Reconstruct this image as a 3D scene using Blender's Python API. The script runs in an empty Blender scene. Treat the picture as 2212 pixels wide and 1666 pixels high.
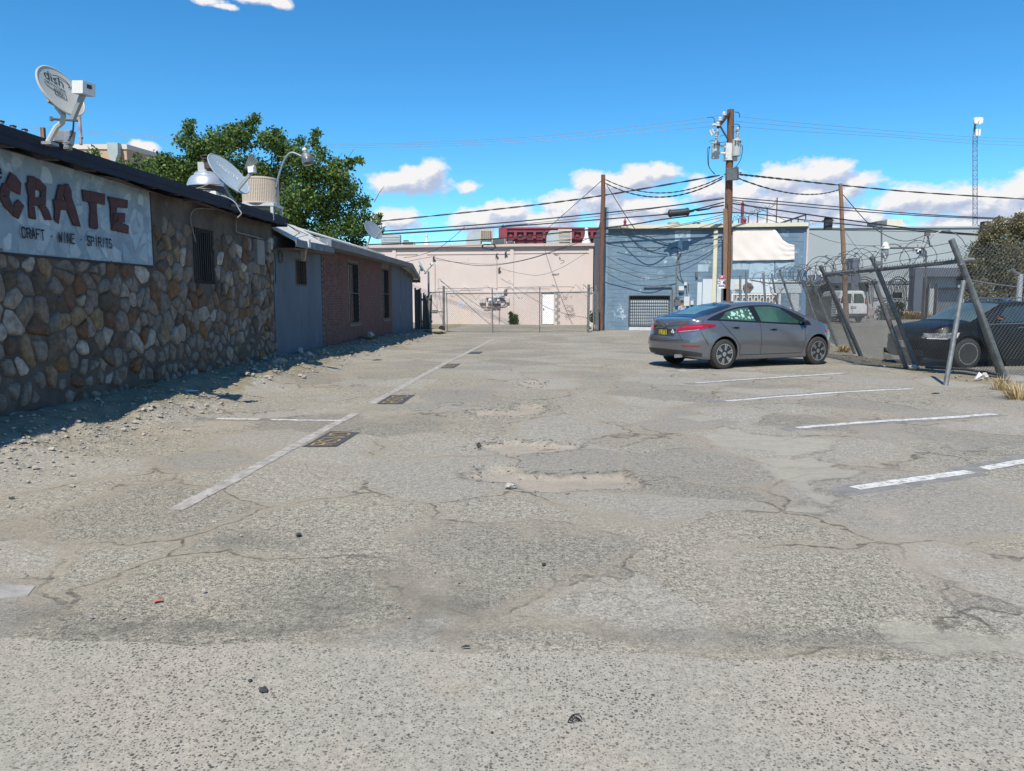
import bpy, bmesh, math, random
import numpy as np
from mathutils import Vector, Matrix, noise as mnoise
R = math.radians
sc = bpy.context.scene
COL = sc.collection
rnd = random.Random(7)

# ------------------------------------------------------------------ camera, sky, sun, exposure
F, CX, CY, CAMZ, PITCH = 1600.0, 1106.0, 833.0, 1.44, math.atan(183 / 1600.0)
cam = bpy.data.cameras.new('camera')
cam.sensor_width = 36.0
cam.lens = F / 2212.0 * 36.0
cam.clip_start, cam.clip_end = 0.05, 3000
camo = bpy.data.objects.new('camera', cam); COL.objects.link(camo)
camo.location = (0, 0, CAMZ); camo.rotation_euler = (math.pi / 2 - PITCH, 0, 0)
sc.camera = camo
sc.view_settings.view_transform = 'Standard'
sc.view_settings.look = 'None'
sc.view_settings.exposure = 0.47
sc.view_settings.gamma = 1
sc.view_settings.use_curve_mapping = False
SUN_EL, SUN_AZ = R(53), R(13.5)
sun = bpy.data.lights.new('sun', 'SUN'); sun.energy = 4.4; sun.angle = R(0.53); sun.color = (1.0, 0.93, 0.82)
suno = bpy.data.objects.new('sun', sun); COL.objects.link(suno)
Ldir = Vector((math.sin(SUN_AZ) * math.cos(SUN_EL), math.cos(SUN_AZ) * math.cos(SUN_EL), -math.sin(SUN_EL)))
suno.rotation_euler = Ldir.to_track_quat('-Z', 'Y').to_euler()
suno.location = (-5, -20, 30)

def ray(px, py):
    u, v = (px - CX) / F, (CY - py) / F
    c, s = math.cos(PITCH), math.sin(PITCH)
    return Vector((u, c + v * s, -s + v * c))
def at(px, py, Y):
    d = ray(px, py); return Vector((0, 0, CAMZ)) + d * (Y / d.y)
def G(px, py, z=0.0):
    d = ray(px, py); return Vector((0, 0, CAMZ)) + d * ((z - CAMZ) / d.z)

# world: Nishita sky with procedural cumulus
def azel(px, py):
    d = ray(px, py).normalized(); return math.atan2(d.x, d.y), math.asin(d.z)
CLOUDS = [(895,392,82,36),(850,396,48,28),(930,372,46,26),(1008,406,30,16),
          (866,474,50,28),(1040,478,66,30),(1100,458,70,30),(1150,476,90,26),(1225,455,62,46),(1290,440,50,55),
          (1300,392,70,24),(1375,388,78,28),(1425,376,34,20),(1400,452,80,30),(1345,480,80,24),
          (1530,412,40,28),(1590,432,90,44),(1690,392,86,36),(1775,380,62,28),(1735,424,120,50),(1845,402,40,32),(1800,470,90,26),(1650,478,80,20),
          (1950,434,40,24),(2015,428,34,26),(2065,424,48,30),(2120,446,80,28),(2195,424,40,32),(2090,482,70,18),(1900,486,50,14),(2240,450,60,30),
          (452,2,30,9),(480,13,26,6),(560,-6,50,16),(602,6,24,10),(312,318,20,13),(298,312,12,10)]
wd = bpy.data.worlds.new('World'); sc.world = wd; wd.use_nodes = True
nt = wd.node_tree; nt.nodes.clear()
def wn(t, **k):
    n = nt.nodes.new(t)
    for a, b in k.items(): setattr(n, a, b)
    return n
def wlink(a, b): nt.links.new(a, b)
def wmath(op, a, b=None, c=None, clamp=False):
    n = wn('ShaderNodeMath', operation=op); n.use_clamp = clamp
    for i, x in enumerate((a, b, c)):
        if x is None: continue
        if isinstance(x, (int, float)): n.inputs[i].default_value = x
        else: wlink(x, n.inputs[i])
    return n.outputs[0]
sky = wn('ShaderNodeTexSky', sky_type='NISHITA'); sky.sun_disc = False
sky.sun_elevation = SUN_EL; sky.sun_rotation = math.pi + SUN_AZ
sky.altitude = 1200; sky.air_density = 1.0; sky.dust_density = 0.25; sky.ozone_density = 3.0
hs = wn('ShaderNodeHueSaturation'); hs.inputs['Saturation'].default_value = 1.26; hs.inputs['Value'].default_value = 1.0
wlink(sky.outputs[0], hs.inputs['Color'])
tint = wn('ShaderNodeMix', data_type='RGBA', blend_type='MULTIPLY'); tint.inputs[0].default_value = 1.0
wlink(hs.outputs[0], tint.inputs[6]); tint.inputs[7].default_value = (0.70, 1.10, 1.13, 1)
tc = wn('ShaderNodeTexCoord'); sep = wn('ShaderNodeSeparateXYZ'); wlink(tc.outputs['Generated'], sep.inputs[0])
az = wmath('ARCTAN2', sep.outputs[0], sep.outputs[1]); el = wmath('ARCSINE', sep.outputs[2])
def density(daz, delv):
    a = wmath('ADD', az, daz); e = wmath('ADD', el, delv)
    cv = wn('ShaderNodeCombineXYZ'); wlink(a, cv.inputs[0]); wlink(e, cv.inputs[1])
    nz = wn('ShaderNodeTexNoise'); nz.inputs['Scale'].default_value = 24; nz.inputs['Detail'].default_value = 9; nz.inputs['Roughness'].default_value = 0.6
    mp = wn('ShaderNodeVectorMath', operation='MULTIPLY'); wlink(cv.outputs[0], mp.inputs[0]); mp.inputs[1].default_value = (1, 1.35, 1); wlink(mp.outputs[0], nz.inputs['Vector'])
    cur = None
    for (px, py, rx, ry) in CLOUDS:
        a0, e0 = azel(px, py)
        su = wn('ShaderNodeVectorMath', operation='SUBTRACT'); wlink(cv.outputs[0], su.inputs[0]); su.inputs[1].default_value = (a0, e0, 0)
        mu = wn('ShaderNodeVectorMath', operation='MULTIPLY'); wlink(su.outputs[0], mu.inputs[0]); mu.inputs[1].default_value = (F * math.cos(a0) ** 2 ** 1 / rx / 1.14, F / ry / 1.12, 0)
        ln = wn('ShaderNodeVectorMath', operation='LENGTH'); wlink(mu.outputs[0], ln.inputs[0])
        if cur is None: cur = ln.outputs['Value']
        else:
            cur = wmath('SMOOTH_MIN', cur, ln.outputs['Value'], 0.18)
    # low cumulus all round the rest of the horizon
    nb = wn('ShaderNodeTexNoise'); nb.inputs['Scale'].default_value = 4.5; nb.inputs['Detail'].default_value = 3; wlink(cv.outputs[0], nb.inputs['Vector'])
    side = wmath('SUBTRACT', wmath('ABSOLUTE', az), 0.66)
    side = wmath('MULTIPLY', side, 12.0, clamp=True)
    band = wmath('SUBTRACT', 1.0, wmath('MULTIPLY', wmath('ABSOLUTE', wmath('SUBTRACT', e, 0.13)), 8.0))
    gen = wmath('MULTIPLY', wmath('MULTIPLY', wmath('SUBTRACT', wmath('ADD', nb.outputs[0], wmath('MULTIPLY', band, 0.25)), 0.58), 2.5), side)
    d = wmath('SUBTRACT', 1.0, cur)
    d = wmath('MAXIMUM', d, wmath('SUBTRACT', gen, wmath('SUBTRACT', 1.0, side)))
    return wmath('ADD', d, wmath('MULTIPLY', wmath('SUBTRACT', nz.outputs[0], 0.5), 2.3)), nz.outputs[0]
D1, N1 = density(0.0, 0.0)
D2, N2 = density(-0.006, 0.012)
mask = wmath('SUBTRACT', D1, 0.02); mask = wmath('DIVIDE', mask, 0.42, clamp=True)
mask = wmath('SMOOTH_MIN', mask, 1.0, 0.1, clamp=True)
lit = wmath('ADD', wmath('MULTIPLY', wmath('SUBTRACT', D1, D2), 1.1), 0.60)
lit = wmath('SUBTRACT', lit, wmath('MULTIPLY', wmath('MAXIMUM', D2, 0.0), 0.40), clamp=True)
cr = wn('ShaderNodeValToRGB'); wlink(lit, cr.inputs[0])
cr.color_ramp.elements[0].position = 0.0; cr.color_ramp.elements[0].color = (0.50, 0.58, 0.76, 1)
cr.color_ramp.elements[1].position = 0.75; cr.color_ramp.elements[1].color = (1.0, 0.98, 0.97, 1)
em = cr.color_ramp.elements.new(0.42); em.color = (0.70, 0.74, 0.87, 1)
bg1 = wn('ShaderNodeBackground'); wlink(tint.outputs[2], bg1.inputs[0]); bg1.inputs[1].default_value = 0.115
bg2 = wn('ShaderNodeBackground'); wlink(cr.outputs[0], bg2.inputs[0]); bg2.inputs[1].default_value = 0.68
mx = wn('ShaderNodeMixShader'); wlink(mask, mx.inputs[0]); wlink(bg1.outputs[0], mx.inputs[1]); wlink(bg2.outputs[0], mx.inputs[2])
wo = wn('ShaderNodeOutputWorld'); wlink(mx.outputs[0], wo.inputs[0])
wd.cycles.sampling_method = 'MANUAL'; wd.cycles.sample_map_resolution = 512

# ------------------------------------------------------------------ helpers
ORG = {}
class MB:
    def __init__(s): s.v, s.f, s.mi = [], [], []
    def add(s, vs, fs):
        b = len(s.v); s.v += [tuple(v) for v in vs]; s.f += [tuple(i + b for i in f) for f in fs]; return s
    def bx(s, x0, x1, y0, y1, z0, z1):
        return s.add([(x0,y0,z0),(x1,y0,z0),(x1,y1,z0),(x0,y1,z0),(x0,y0,z1),(x1,y0,z1),(x1,y1,z1),(x0,y1,z1)],
                     [(3,2,1,0),(4,5,6,7),(0,1,5,4),(1,2,6,5),(2,3,7,6),(3,0,4,7)])
    def hexa(s, p):   # 8 points like bx order
        return s.add(p, [(3,2,1,0),(4,5,6,7),(0,1,5,4),(1,2,6,5),(2,3,7,6),(3,0,4,7)])
    def obox(s, c, ax, ay, az):   # centre and three half-axis vectors
        c, ax, ay, az = map(Vector, (c, ax, ay, az))
        return s.hexa([c-ax-ay-az, c+ax-ay-az, c+ax+ay-az, c-ax+ay-az, c-ax-ay+az, c+ax-ay+az, c+ax+ay+az, c-ax+ay+az])
    def bar(s, p, q, r, n=6, r2=None):
        return s.tube([p, q], r, n, r2)
    def tube(s, pts, r, n=6, r2=None, rs=None):
        pts = [Vector(p) for p in pts]; m = len(pts); r2 = r if r2 is None else r2
        b = len(s.v); ref = None
        for i, p in enumerate(pts):
            t = (pts[min(i+1, m-1)] - pts[max(i-1, 0)])
            t = t.normalized() if t.length > 1e-9 else Vector((0,0,1))
            if ref is None:
                ref = t.orthogonal().normalized()
            ref = (ref - t * ref.dot(t)); ref = ref.normalized() if ref.length > 1e-6 else t.orthogonal().normalized()
            w = t.cross(ref); rr = rs[i] if rs else r + (r2 - r) * i / max(1, m - 1)
            for k in range(n):
                a = 2 * math.pi * k / n
                s.v.append(tuple(p + ref * (math.cos(a) * rr) + w * (math.sin(a) * rr)))
        for i in range(m - 1):
            for k in range(n):
                k2 = (k + 1) % n
                s.f.append((b+i*n+k, b+i*n+k2, b+(i+1)*n+k2, b+(i+1)*n+k))
        s.f.append(tuple(b + k for k in reversed(range(n)))); s.f.append(tuple(b + (m-1)*n + k for k in range(n)))
        return s
    def sq(s, p, q, w, h, up=(0,0,1)):
        p, q = Vector(p), Vector(q); t = (q - p); l = t.length / 2; t.normalize()
        sd = t.cross(Vector(up)).normalized(); u = sd.cross(t).normalized()
        return s.obox((p + q) / 2, t * l, sd * (w / 2), u * (h / 2))
    def lathe(s, prof, n=20, c=(0,0,0), M=None):
        b = len(s.v); M = M or Matrix.Identity(3); c = Vector(c)
        for (r, z) in prof:
            for k in range(n):
                a = 2 * math.pi * k / n
                s.v.append(tuple(c + M @ Vector((r*math.cos(a), r*math.sin(a), z))))
        m = len(prof)
        for i in range(m - 1):
            for k in range(n):
                k2 = (k + 1) % n
                s.f.append((b+i*n+k, b+i*n+k2, b+(i+1)*n+k2, b+(i+1)*n+k))
        if prof[0][0] > 1e-6: s.f.append(tuple(b + k for k in reversed(range(n))))
        if prof[-1][0] > 1e-6: s.f.append(tuple(b + (m-1)*n + k for k in range(n)))
        return s
    def prism(s, poly, dv):
        n = len(poly); dv = Vector(dv); P = [Vector(p) for p in poly]
        return s.add(P + [p + dv for p in P], [tuple(range(n))[::-1], tuple(range(n, 2*n))] + [(i, (i+1) % n, n + (i+1) % n, n + i) for i in range(n)])
    def rock(s, c, sx, sy, sz, seed, sub=1):
        rr = random.Random(seed); bm = bmesh.new(); bmesh.ops.create_icosphere(bm, subdivisions=sub, radius=1)
        a = rr.random() * 6.28; ca, sa = math.cos(a), math.sin(a); off = Vector((rr.random()*50, rr.random()*50, rr.random()*50))
        vs = []
        for v in bm.verts:
            k = 0.72 + 0.5 * mnoise.noise(v.co * 1.3 + off) + rr.uniform(-.1, .1)
            x, y, z = v.co.x * sx * k, v.co.y * sy * k, v.co.z * sz * k
            vs.append((c[0] + x*ca - y*sa, c[1] + x*sa + y*ca, c[2] + z))
        s.add(vs, [tuple(v.index for v in f.verts) for f in bm.faces]); bm.free(); return s
    def build(s, name, mat, parent=None, smooth=False, kind=None, label=None, org=None):
        me = bpy.data.meshes.new(name)
        if parent is not None: o0 = ORG.get(parent.name, Vector((0,0,0)))
        elif org is not None: o0 = Vector(org)
        else:
            A = np.array(s.v); o0 = Vector((float((A[:,0].min()+A[:,0].max())/2), float((A[:,1].min()+A[:,1].max())/2), float(A[:,2].min())))
        me.from_pydata([(v[0]-o0.x, v[1]-o0.y, v[2]-o0.z) for v in s.v], [], s.f)
        if mat is not None:
            for m in (mat if isinstance(mat, (list, tuple)) else [mat]): me.materials.append(m)
        if s.mi: me.polygons.foreach_set('material_index', s.mi)
        if smooth:
            me.polygons.foreach_set('use_smooth', [True] * len(me.polygons))
            try: me.set_sharp_from_angle(angle=R(smooth if smooth is not True else 40))
            except Exception: pass
        o = bpy.data.objects.new(name, me); COL.objects.link(o)
        if parent is None: o.location = o0
        else: o.parent = parent
        ORG[o.name] = o0
        if kind: o['kind'] = kind
        if label: o['label'] = label
        return o
def thing(name, label, cat, loc, group=None, rot=0.0):
    o = bpy.data.objects.new(name, None); COL.objects.link(o); o.empty_display_size = 0.2
    o.location = loc; o.rotation_euler = (0, 0, rot); o['label'] = label; o['category'] = cat
    if group: o['group'] = group
    ORG[o.name] = Vector((0,0,0)) if rot else Vector(loc)
    return o
def local(o): ORG[o.name] = Vector((0,0,0)); return o
def tag(o, label, cat, group=None):
    o['label'] = label; o['category'] = cat
    if group: o['group'] = group
    return o
def inst(src, name, loc, parent, rotz=0.0, scale=None):
    o = bpy.data.objects.new(name, src); COL.objects.link(o); o.parent = parent
    o.location = Vector(loc) - ORG.get(parent.name, Vector((0,0,0))); o.rotation_euler = (0, 0, rotz)
    if scale: o.scale = scale
    return o
def curve3(p0, p1, p2, n=24):   # smooth curve through three points, the middle one at its own fraction
    p0, p1, p2 = map(Vector, (p0, p1, p2)); d1, d2 = (p1-p0).length, (p2-p1).length; tm = d1 / (d1 + d2)
    out = []
    for i in range(n + 1):
        t = i / n
        l0 = (t-tm)*(t-1)/((0-tm)*(0-1)); l1 = t*(t-1)/(tm*(tm-1)); l2 = t*(t-tm)/((1)*(1-tm))
        out.append(p0*l0 + p1*l1 + p2*l2)
    return out
def catmull(P, n=8):
    P = [Vector(p) for p in P]; out = []
    for i in range(len(P) - 1):
        a, b, c, d = P[max(i-1,0)], P[i], P[i+1], P[min(i+2, len(P)-1)]
        for k in range(n):
            t = k / n
            out.append(0.5 * ((2*b) + (c-a)*t + (2*a-5*b+4*c-d)*t*t + (3*b-3*c+d-a)*t**3))
    out.append(P[-1]); return out

# ------------------------------------------------------------------ materials
MATS = {}
def M(name, c1, c2=None, scale=6.0, rough=0.8, metal=0.0, bump=0.0, bscale=40.0, stretch=(1,1,1), spots=None, rand=None, spec=0.5, coat=0.0, two=None):
    """procedural surface: c1/c2 mixed by noise, optional stains (colour, scale, lo, hi) and a per-piece random ramp"""
    m = bpy.data.materials.new(name); m.use_nodes = True; t = m.node_tree; b = t.nodes['Principled BSDF']
    L = t.links.new
    geo = t.nodes.new('ShaderNodeNewGeometry'); mp = t.nodes.new('ShaderNodeMapping'); mp.inputs['Scale'].default_value = stretch
    L(geo.outputs['Position'], mp.inputs[0])
    def noise_(sc_, det=6, ro=0.6):
        n = t.nodes.new('ShaderNodeTexNoise'); n.inputs['Scale'].default_value = sc_; n.inputs['Detail'].default_value = det; n.inputs['Roughness'].default_value = ro
        L(mp.outputs[0], n.inputs['Vector']); return n.outputs[0]
    def mixc(f, a, bb, mode='MIX'):
        n = t.nodes.new('ShaderNodeMix'); n.data_type = 'RGBA'; n.blend_type = mode
        for i, x in ((0, f), (6, a), (7, bb)):
            if isinstance(x, (int, float)): n.inputs[i].default_value = x
            elif isinstance(x, tuple): n.inputs[i].default_value = (*x[:3], 1)
            else: L(x, n.inputs[i])
        return n.outputs[2]
    def ramp01(x, lo, hi):
        n = t.nodes.new('ShaderNodeMapRange'); n.interpolation_type = 'SMOOTHSTEP'; n.inputs[1].default_value = lo; n.inputs[2].default_value = hi; L(x, n.inputs[0]); return n.outputs[0]
    col = c1
    if rand:
        oi = t.nodes.new('ShaderNodeObjectInfo'); cr_ = t.nodes.new('ShaderNodeValToRGB'); cr_.color_ramp.interpolation = 'CONSTANT'
        L(oi.outputs['Random'], cr_.inputs[0]); els = cr_.color_ramp.elements
        for i, c in enumerate(rand):
            e = els[i] if i < 2 else els.new(i / len(rand))
            e.position = i / len(rand); e.color = (*c, 1)
        col = cr_.outputs[0]
        if c2: col = mixc(ramp01(noise_(scale), 0.3, 0.75), col, mixc(1.0, col, c2, 'MULTIPLY'))
    elif c2:
        col = mixc(ramp01(noise_(scale), 0.33, 0.67), c1, c2)
    for sp in (spots or []):
        sf = noise_(sp[1], 8, sp[4] if len(sp) > 4 else 0.62)
        col = mixc(ramp01(sf, sp[2], sp[3]), col, sp[0])
    if isinstance(col, tuple): b.inputs['Base Color'].default_value = (*col[:3], 1)
    else: L(col, b.inputs['Base Color'])
    b.inputs['Roughness'].default_value = rough; b.inputs['Metallic'].default_value = metal
    b.inputs['Specular IOR Level'].default_value = spec; b.inputs['Coat Weight'].default_value = coat
    if bump:
        bn = t.nodes.new('ShaderNodeBump'); bn.inputs['Strength'].default_value = min(1.0, bump); bn.inputs['Distance'].default_value = 0.02
        L(noise_(bscale), bn.inputs['Height']); L(bn.outputs[0], b.inputs['Normal'])
    MATS[name] = m; return m
steel = M('galvanised steel', (0.19,0.205,0.21), (0.12,0.135,0.14), 9, 0.55, 0.35, 0.1, 60, spots=[((0.16,0.10,0.07), 5, 0.66, 0.78)])
steel_dk = M('weathered dark steel', (0.10,0.11,0.12), (0.17,0.17,0.17), 12, 0.6, 0.4, 0.1, 60, spots=[((0.16,0.09,0.06), 7, 0.6, 0.75)])
black = M('black rubber', (0.012,0.012,0.013), (0.02,0.02,0.02), 20, 0.6)
dark = M('dark void', (0.008,0.008,0.009), None, rough=0.9)
wood_pole = M('creosoted pole wood', (0.17,0.085,0.05), (0.10,0.05,0.032), 7, 0.85, 0, 0.5, 30, (6,6,0.5), spots=[((0.24,0.15,0.10), 5, 0.58, 0.75)])
wood_tan = M('weathered tan pole wood', (0.27,0.16,0.10), (0.16,0.095,0.06), 7, 0.85, 0, 0.5, 30, (6,6,0.5), spots=[((0.09,0.05,0.035), 5, 0.62, 0.75)])
white_pt = M('white paint', (0.72,0.72,0.70), (0.62,0.62,0.60), 3, 0.6, 0, 0.05, 40)
# ------------------------------------------------------------------ ground heightfield
WA, WK = 5.49, 0.038          # left wall line: X = -WA + WK*Y
def LP(y, d, z): return Vector((-WA + WK * y + d, y, z))
def LW(px, py, d=0.0):
    r = ray(px, py); k = (-WA + d) / (r.x - WK * r.y); return Vector((0, 0, CAMZ)) + r * k
def vnoise(x, y, seed=0):
    x = np.asarray(x, float); y = np.asarray(y, float)
    xi, yi = np.floor(x), np.floor(y); fx, fy = x - xi, y - yi
    fx, fy = fx*fx*(3-2*fx), fy*fy*(3-2*fy)
    def h(a, b):
        s = np.sin(a * 127.1 + b * 311.7 + seed * 74.7) * 43758.5453; return s - np.floor(s)
    return (h(xi,yi)*(1-fx)+h(xi+1,yi)*fx)*(1-fy) + (h(xi,yi+1)*(1-fx)+h(xi+1,yi+1)*fx)*fy
def fbm(x, y, seed=0, o=4):
    s = 0; a = 0.5; f = 1.0
    for i in range(o): s = s + a * vnoise(x*f, y*f, seed + i); a *= 0.5; f *= 2.07
    return s / (1 - 0.5 ** o)
def sstep(a, b, x): t = np.clip((x - a) / (b - a), 0, 1); return t*t*(3-2*t)
def inpoly_sd(px, py, poly):   # signed distance (image units), positive inside
    px = np.asarray(px, float); py = np.asarray(py, float)
    inside = np.zeros(px.shape, bool); dist = np.full(px.shape, 1e9); n = len(poly)
    for i in range(n):
        x0, y0 = poly[i]; x1, y1 = poly[(i+1) % n]
        c = ((y0 > py) != (y1 > py)) & (px < (x1-x0) * (py-y0) / ((y1-y0) if y1 != y0 else 1e-9) + x0); inside ^= c
        dx, dy = x1-x0, (y1-y0)
        t = np.clip(((px-x0)*dx + (py-y0)*dy) / (dx*dx+dy*dy+1e-9), 0, 1)
        dist = np.minimum(dist, np.hypot(px-x0-t*dx, (py-y0-t*dy)))
    return np.where(inside, dist, -dist)
def gpoly(pts): return [tuple(G(*p)[:2]) for p in pts]
r3v = lambda L: [(921.7 + x*.2451, 704.8 + y*.2451) for x, y in L]
r2v = lambda L: [(1106 + x*.5116, 813.2 + y*.5116) for x, y in L]
POT = [gpoly(r3v(p)) for p in (
    [(330,1310),(480,1250),(620,1230),(790,1240),(830,1290),(960,1285),(1200,1300),(1500,1310),(1600,1290),(1750,1280),(1890,1340),(1900,1400),(1750,1430),(1500,1430),(1250,1450),(1000,1460),(850,1440),(740,1380),(500,1350)],
    [(440,1030),(520,1020),(700,990),(900,1000),(1000,1018),(1200,1025),(1340,1010),(1300,1060),(1180,1110),(900,1120),(720,1150),(600,1110),(450,1090)],
    [(720,690),(760,672),(1000,678),(1080,690),(1090,735),(960,772),(700,790),(450,775),(330,735),(480,725),(640,730),(725,728)],
    [(800,490),(900,478),(1040,488),(1030,532),(850,536)])]
SANDP = [gpoly(r3v([(1730,935),(1900,955),(2080,935),(1980,990),(1800,995)])), gpoly(r3v([(1370,178),(1500,172),(1620,188),(1480,202)])),
         gpoly(r2v([(1480,560),(1640,540),(1760,640),(1790,740),(1720,860),(1760,1000),(1690,1010),(1640,860),(1600,720)])),
         gpoly(r2v([(860,660),(960,640),(930,800),(960,1000),(900,900),(830,780)])),
         gpoly([(870,1180),(1000,1250),(1010,1290),(900,1290)]), gpoly([(360,1270),(430,1255),(500,1290),(420,1310)]),
         gpoly([(330,940),(440,905),(620,890),(500,930)])]
PALEP = [gpoly(r2v(p)) for p in ([(790,240),(900,208),(1020,240),(1100,250),(1250,248),(1370,270),(1340,310),(1180,335),(1050,310),(820,290)],
    [(1030,350),(1250,338),(1380,370),(1470,400),(1400,430),(1230,445),(1260,480),(1400,520),(1330,545),(1200,480),(1120,430)],
    [(1560,1010),(1750,1030),(1900,1050),(2400,1110),(2400,1215),(1850,1200),(1500,1130)],[(1160,560),(1250,540),(1400,565),(1300,590)],
    [(690,170),(800,160),(900,175),(800,190)])] + [gpoly(r3v([(330,735),(480,725),(700,760),(450,785)]))]
DARKP = [gpoly([(560,1270),(760,1210),(1080,1260),(1110,1330),(1090,1400),(700,1390),(520,1330)]), gpoly([(-80,1330),(120,1300),(420,1380),(600,1400),(200,1395),(-80,1390)]),
         gpoly([(430,1160),(560,1150),(620,1175),(480,1190)])]
def bank_d(x, y): return x - (-WA + WK * y)
def ground_h(x, y):
    d = bank_d(np.asarray(x, float), np.asarray(y, float)); n = fbm(x*1.6, y*1.6, 3)
    rise = 0.27 * (1 - sstep(0.15, 1.45 - 0.25*sstep(14, 26, np.asarray(y, float)), d + (n-0.5)*0.5)) * (1 - 0.45*sstep(20, 34, y))
    rise = np.where(y > 36, rise * np.clip(1-(y-36)/2, 0, 1), rise)
    h = rise + (fbm(x*0.35, y*0.35, 9) - 0.5) * 0.05 * sstep(3.5, 7, y)
    return h
def hz(x, y):
    z = float(ground_h(x, y)); 
    return z
def make_lot():
    ys = [2.0]
    while ys[-1] < 48: ys.append(ys[-1] + max(0.02, ys[-1] * 0.0062))
    ys = np.array(ys); xs = np.concatenate([np.arange(-7.0, 12.5, 0.045), np.arange(12.5, 26, 0.3)])
    X, Y = np.meshgrid(xs, ys); nx, ny = len(xs), len(ys)
    h = ground_h(X, Y)
    wob = (fbm(X*3, Y*3, 21) - 0.5) * 0.34 + (fbm(X*12, Y*12, 5) - 0.5) * 0.22
    sand = np.zeros_like(X); edge = np.zeros_like(X); pale = np.zeros_like(X); drk = np.zeros_like(X)
    for i, p in enumerate(POT):
        sd = inpoly_sd(X, Y, p) + wob * 0.55
        h -= 0.042 * sstep(-0.01, 0.10, sd); sand = np.maximum(sand, sstep(-0.03, 0.15, sd)); edge = np.maximum(edge, np.exp(-((sd + 0.0) / 0.022) ** 2) * sstep(.45, .55, fbm(X*2.6, Y*2.6, 40+i)))
    for p in SANDP: sand = np.maximum(sand, 0.75 * sstep(-0.15, 0.3, inpoly_sd(X, Y, p) + wob))
    for p in PALEP:
        sd = inpoly_sd(X, Y, p) + wob * 0.7; pale = np.maximum(pale, sstep(0, 0.08, sd)); edge = np.maximum(edge, 0.6*np.exp(-(sd / 0.025) ** 2) * (fbm(X*2, Y*2, 50) > 0.5)); h -= 0.006 * sstep(0, 0.05, sd)
    for p in DARKP: drk = np.maximum(drk, sstep(-0.2, 0.25, inpoly_sd(X, Y, p) + wob))
    seam = Y - (3.13 - .048*(X + 2.2)); drk = np.maximum(drk, np.exp(-((seam - .06) / .10) ** 2) * (.4 + fbm(X*2, Y*2, 61)))
    d = bank_d(X, Y); n2 = fbm(X*0.9, Y*0.9, 13)
    dirt = 1 - sstep(0.5, 1.2, d + (n2 - 0.5) * 1.4)
    rough = 1 - sstep(0.6, 1.5, d + (n2 - 0.5) * 0.9)
    h += rough * (fbm(X*9, Y*9, 31) - 0.4) * 0.07
    h += (fbm(X*22, Y*22, 8) - 0.5) * 0.006
    # dirt shoulder under the leaning fence on the right
    fx = np.interp(Y, [8, 13.6, 19, 23, 36], [10.2, 9.1, 9.0, 10.1, 13.8])
    sh = np.exp(-((X - fx + 0.5) / 0.7) ** 2) * (0.4 + n2) * sstep(9, 12, Y)
    dirt = np.maximum(dirt, np.clip(sh, 0, 0.85)); h += 0.05 * np.exp(-((X - fx) / 0.45) ** 2) * fbm(X*3, Y*3, 17)
    yard = sstep(0.0, 0.5, X - fx)
    global LOT; LOT = (xs, ys, h)
    me = bpy.data.meshes.new('parking_lot'); me.vertices.add(nx*ny)
    me.vertices.foreach_set('co', np.stack([X, Y, h], -1).astype(np.float32).ravel())
    idx = np.arange(nx*ny).reshape(ny, nx); q = np.stack([idx[:-1,:-1], idx[:-1,1:], idx[1:,1:], idx[1:,:-1]], -1).reshape(-1, 4)
    me.loops.add(q.size); me.polygons.add(len(q)); me.loops.foreach_set('vertex_index', q.ravel().astype(np.int32))
    me.polygons.foreach_set('loop_start', np.arange(0, q.size, 4, dtype=np.int32)); me.polygons.foreach_set('loop_total', np.full(len(q), 4, np.int32))
    me.update(); me.polygons.foreach_set('use_smooth', [True]*len(q))
    for nm, arr in (('sand', sand), ('edge', edge), ('pale', pale), ('darkp', drk), ('dirt', dirt), ('yard', yard)):
        at_ = me.attributes.new(nm, 'FLOAT', 'POINT'); at_.data.foreach_set('value', arr.astype(np.float32).ravel())
    o = bpy.data.objects.new('parking_lot', me); COL.objects.link(o); o['kind'] = 'structure'; ORG[o.name] = Vector((0,0,0))
    return o
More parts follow.
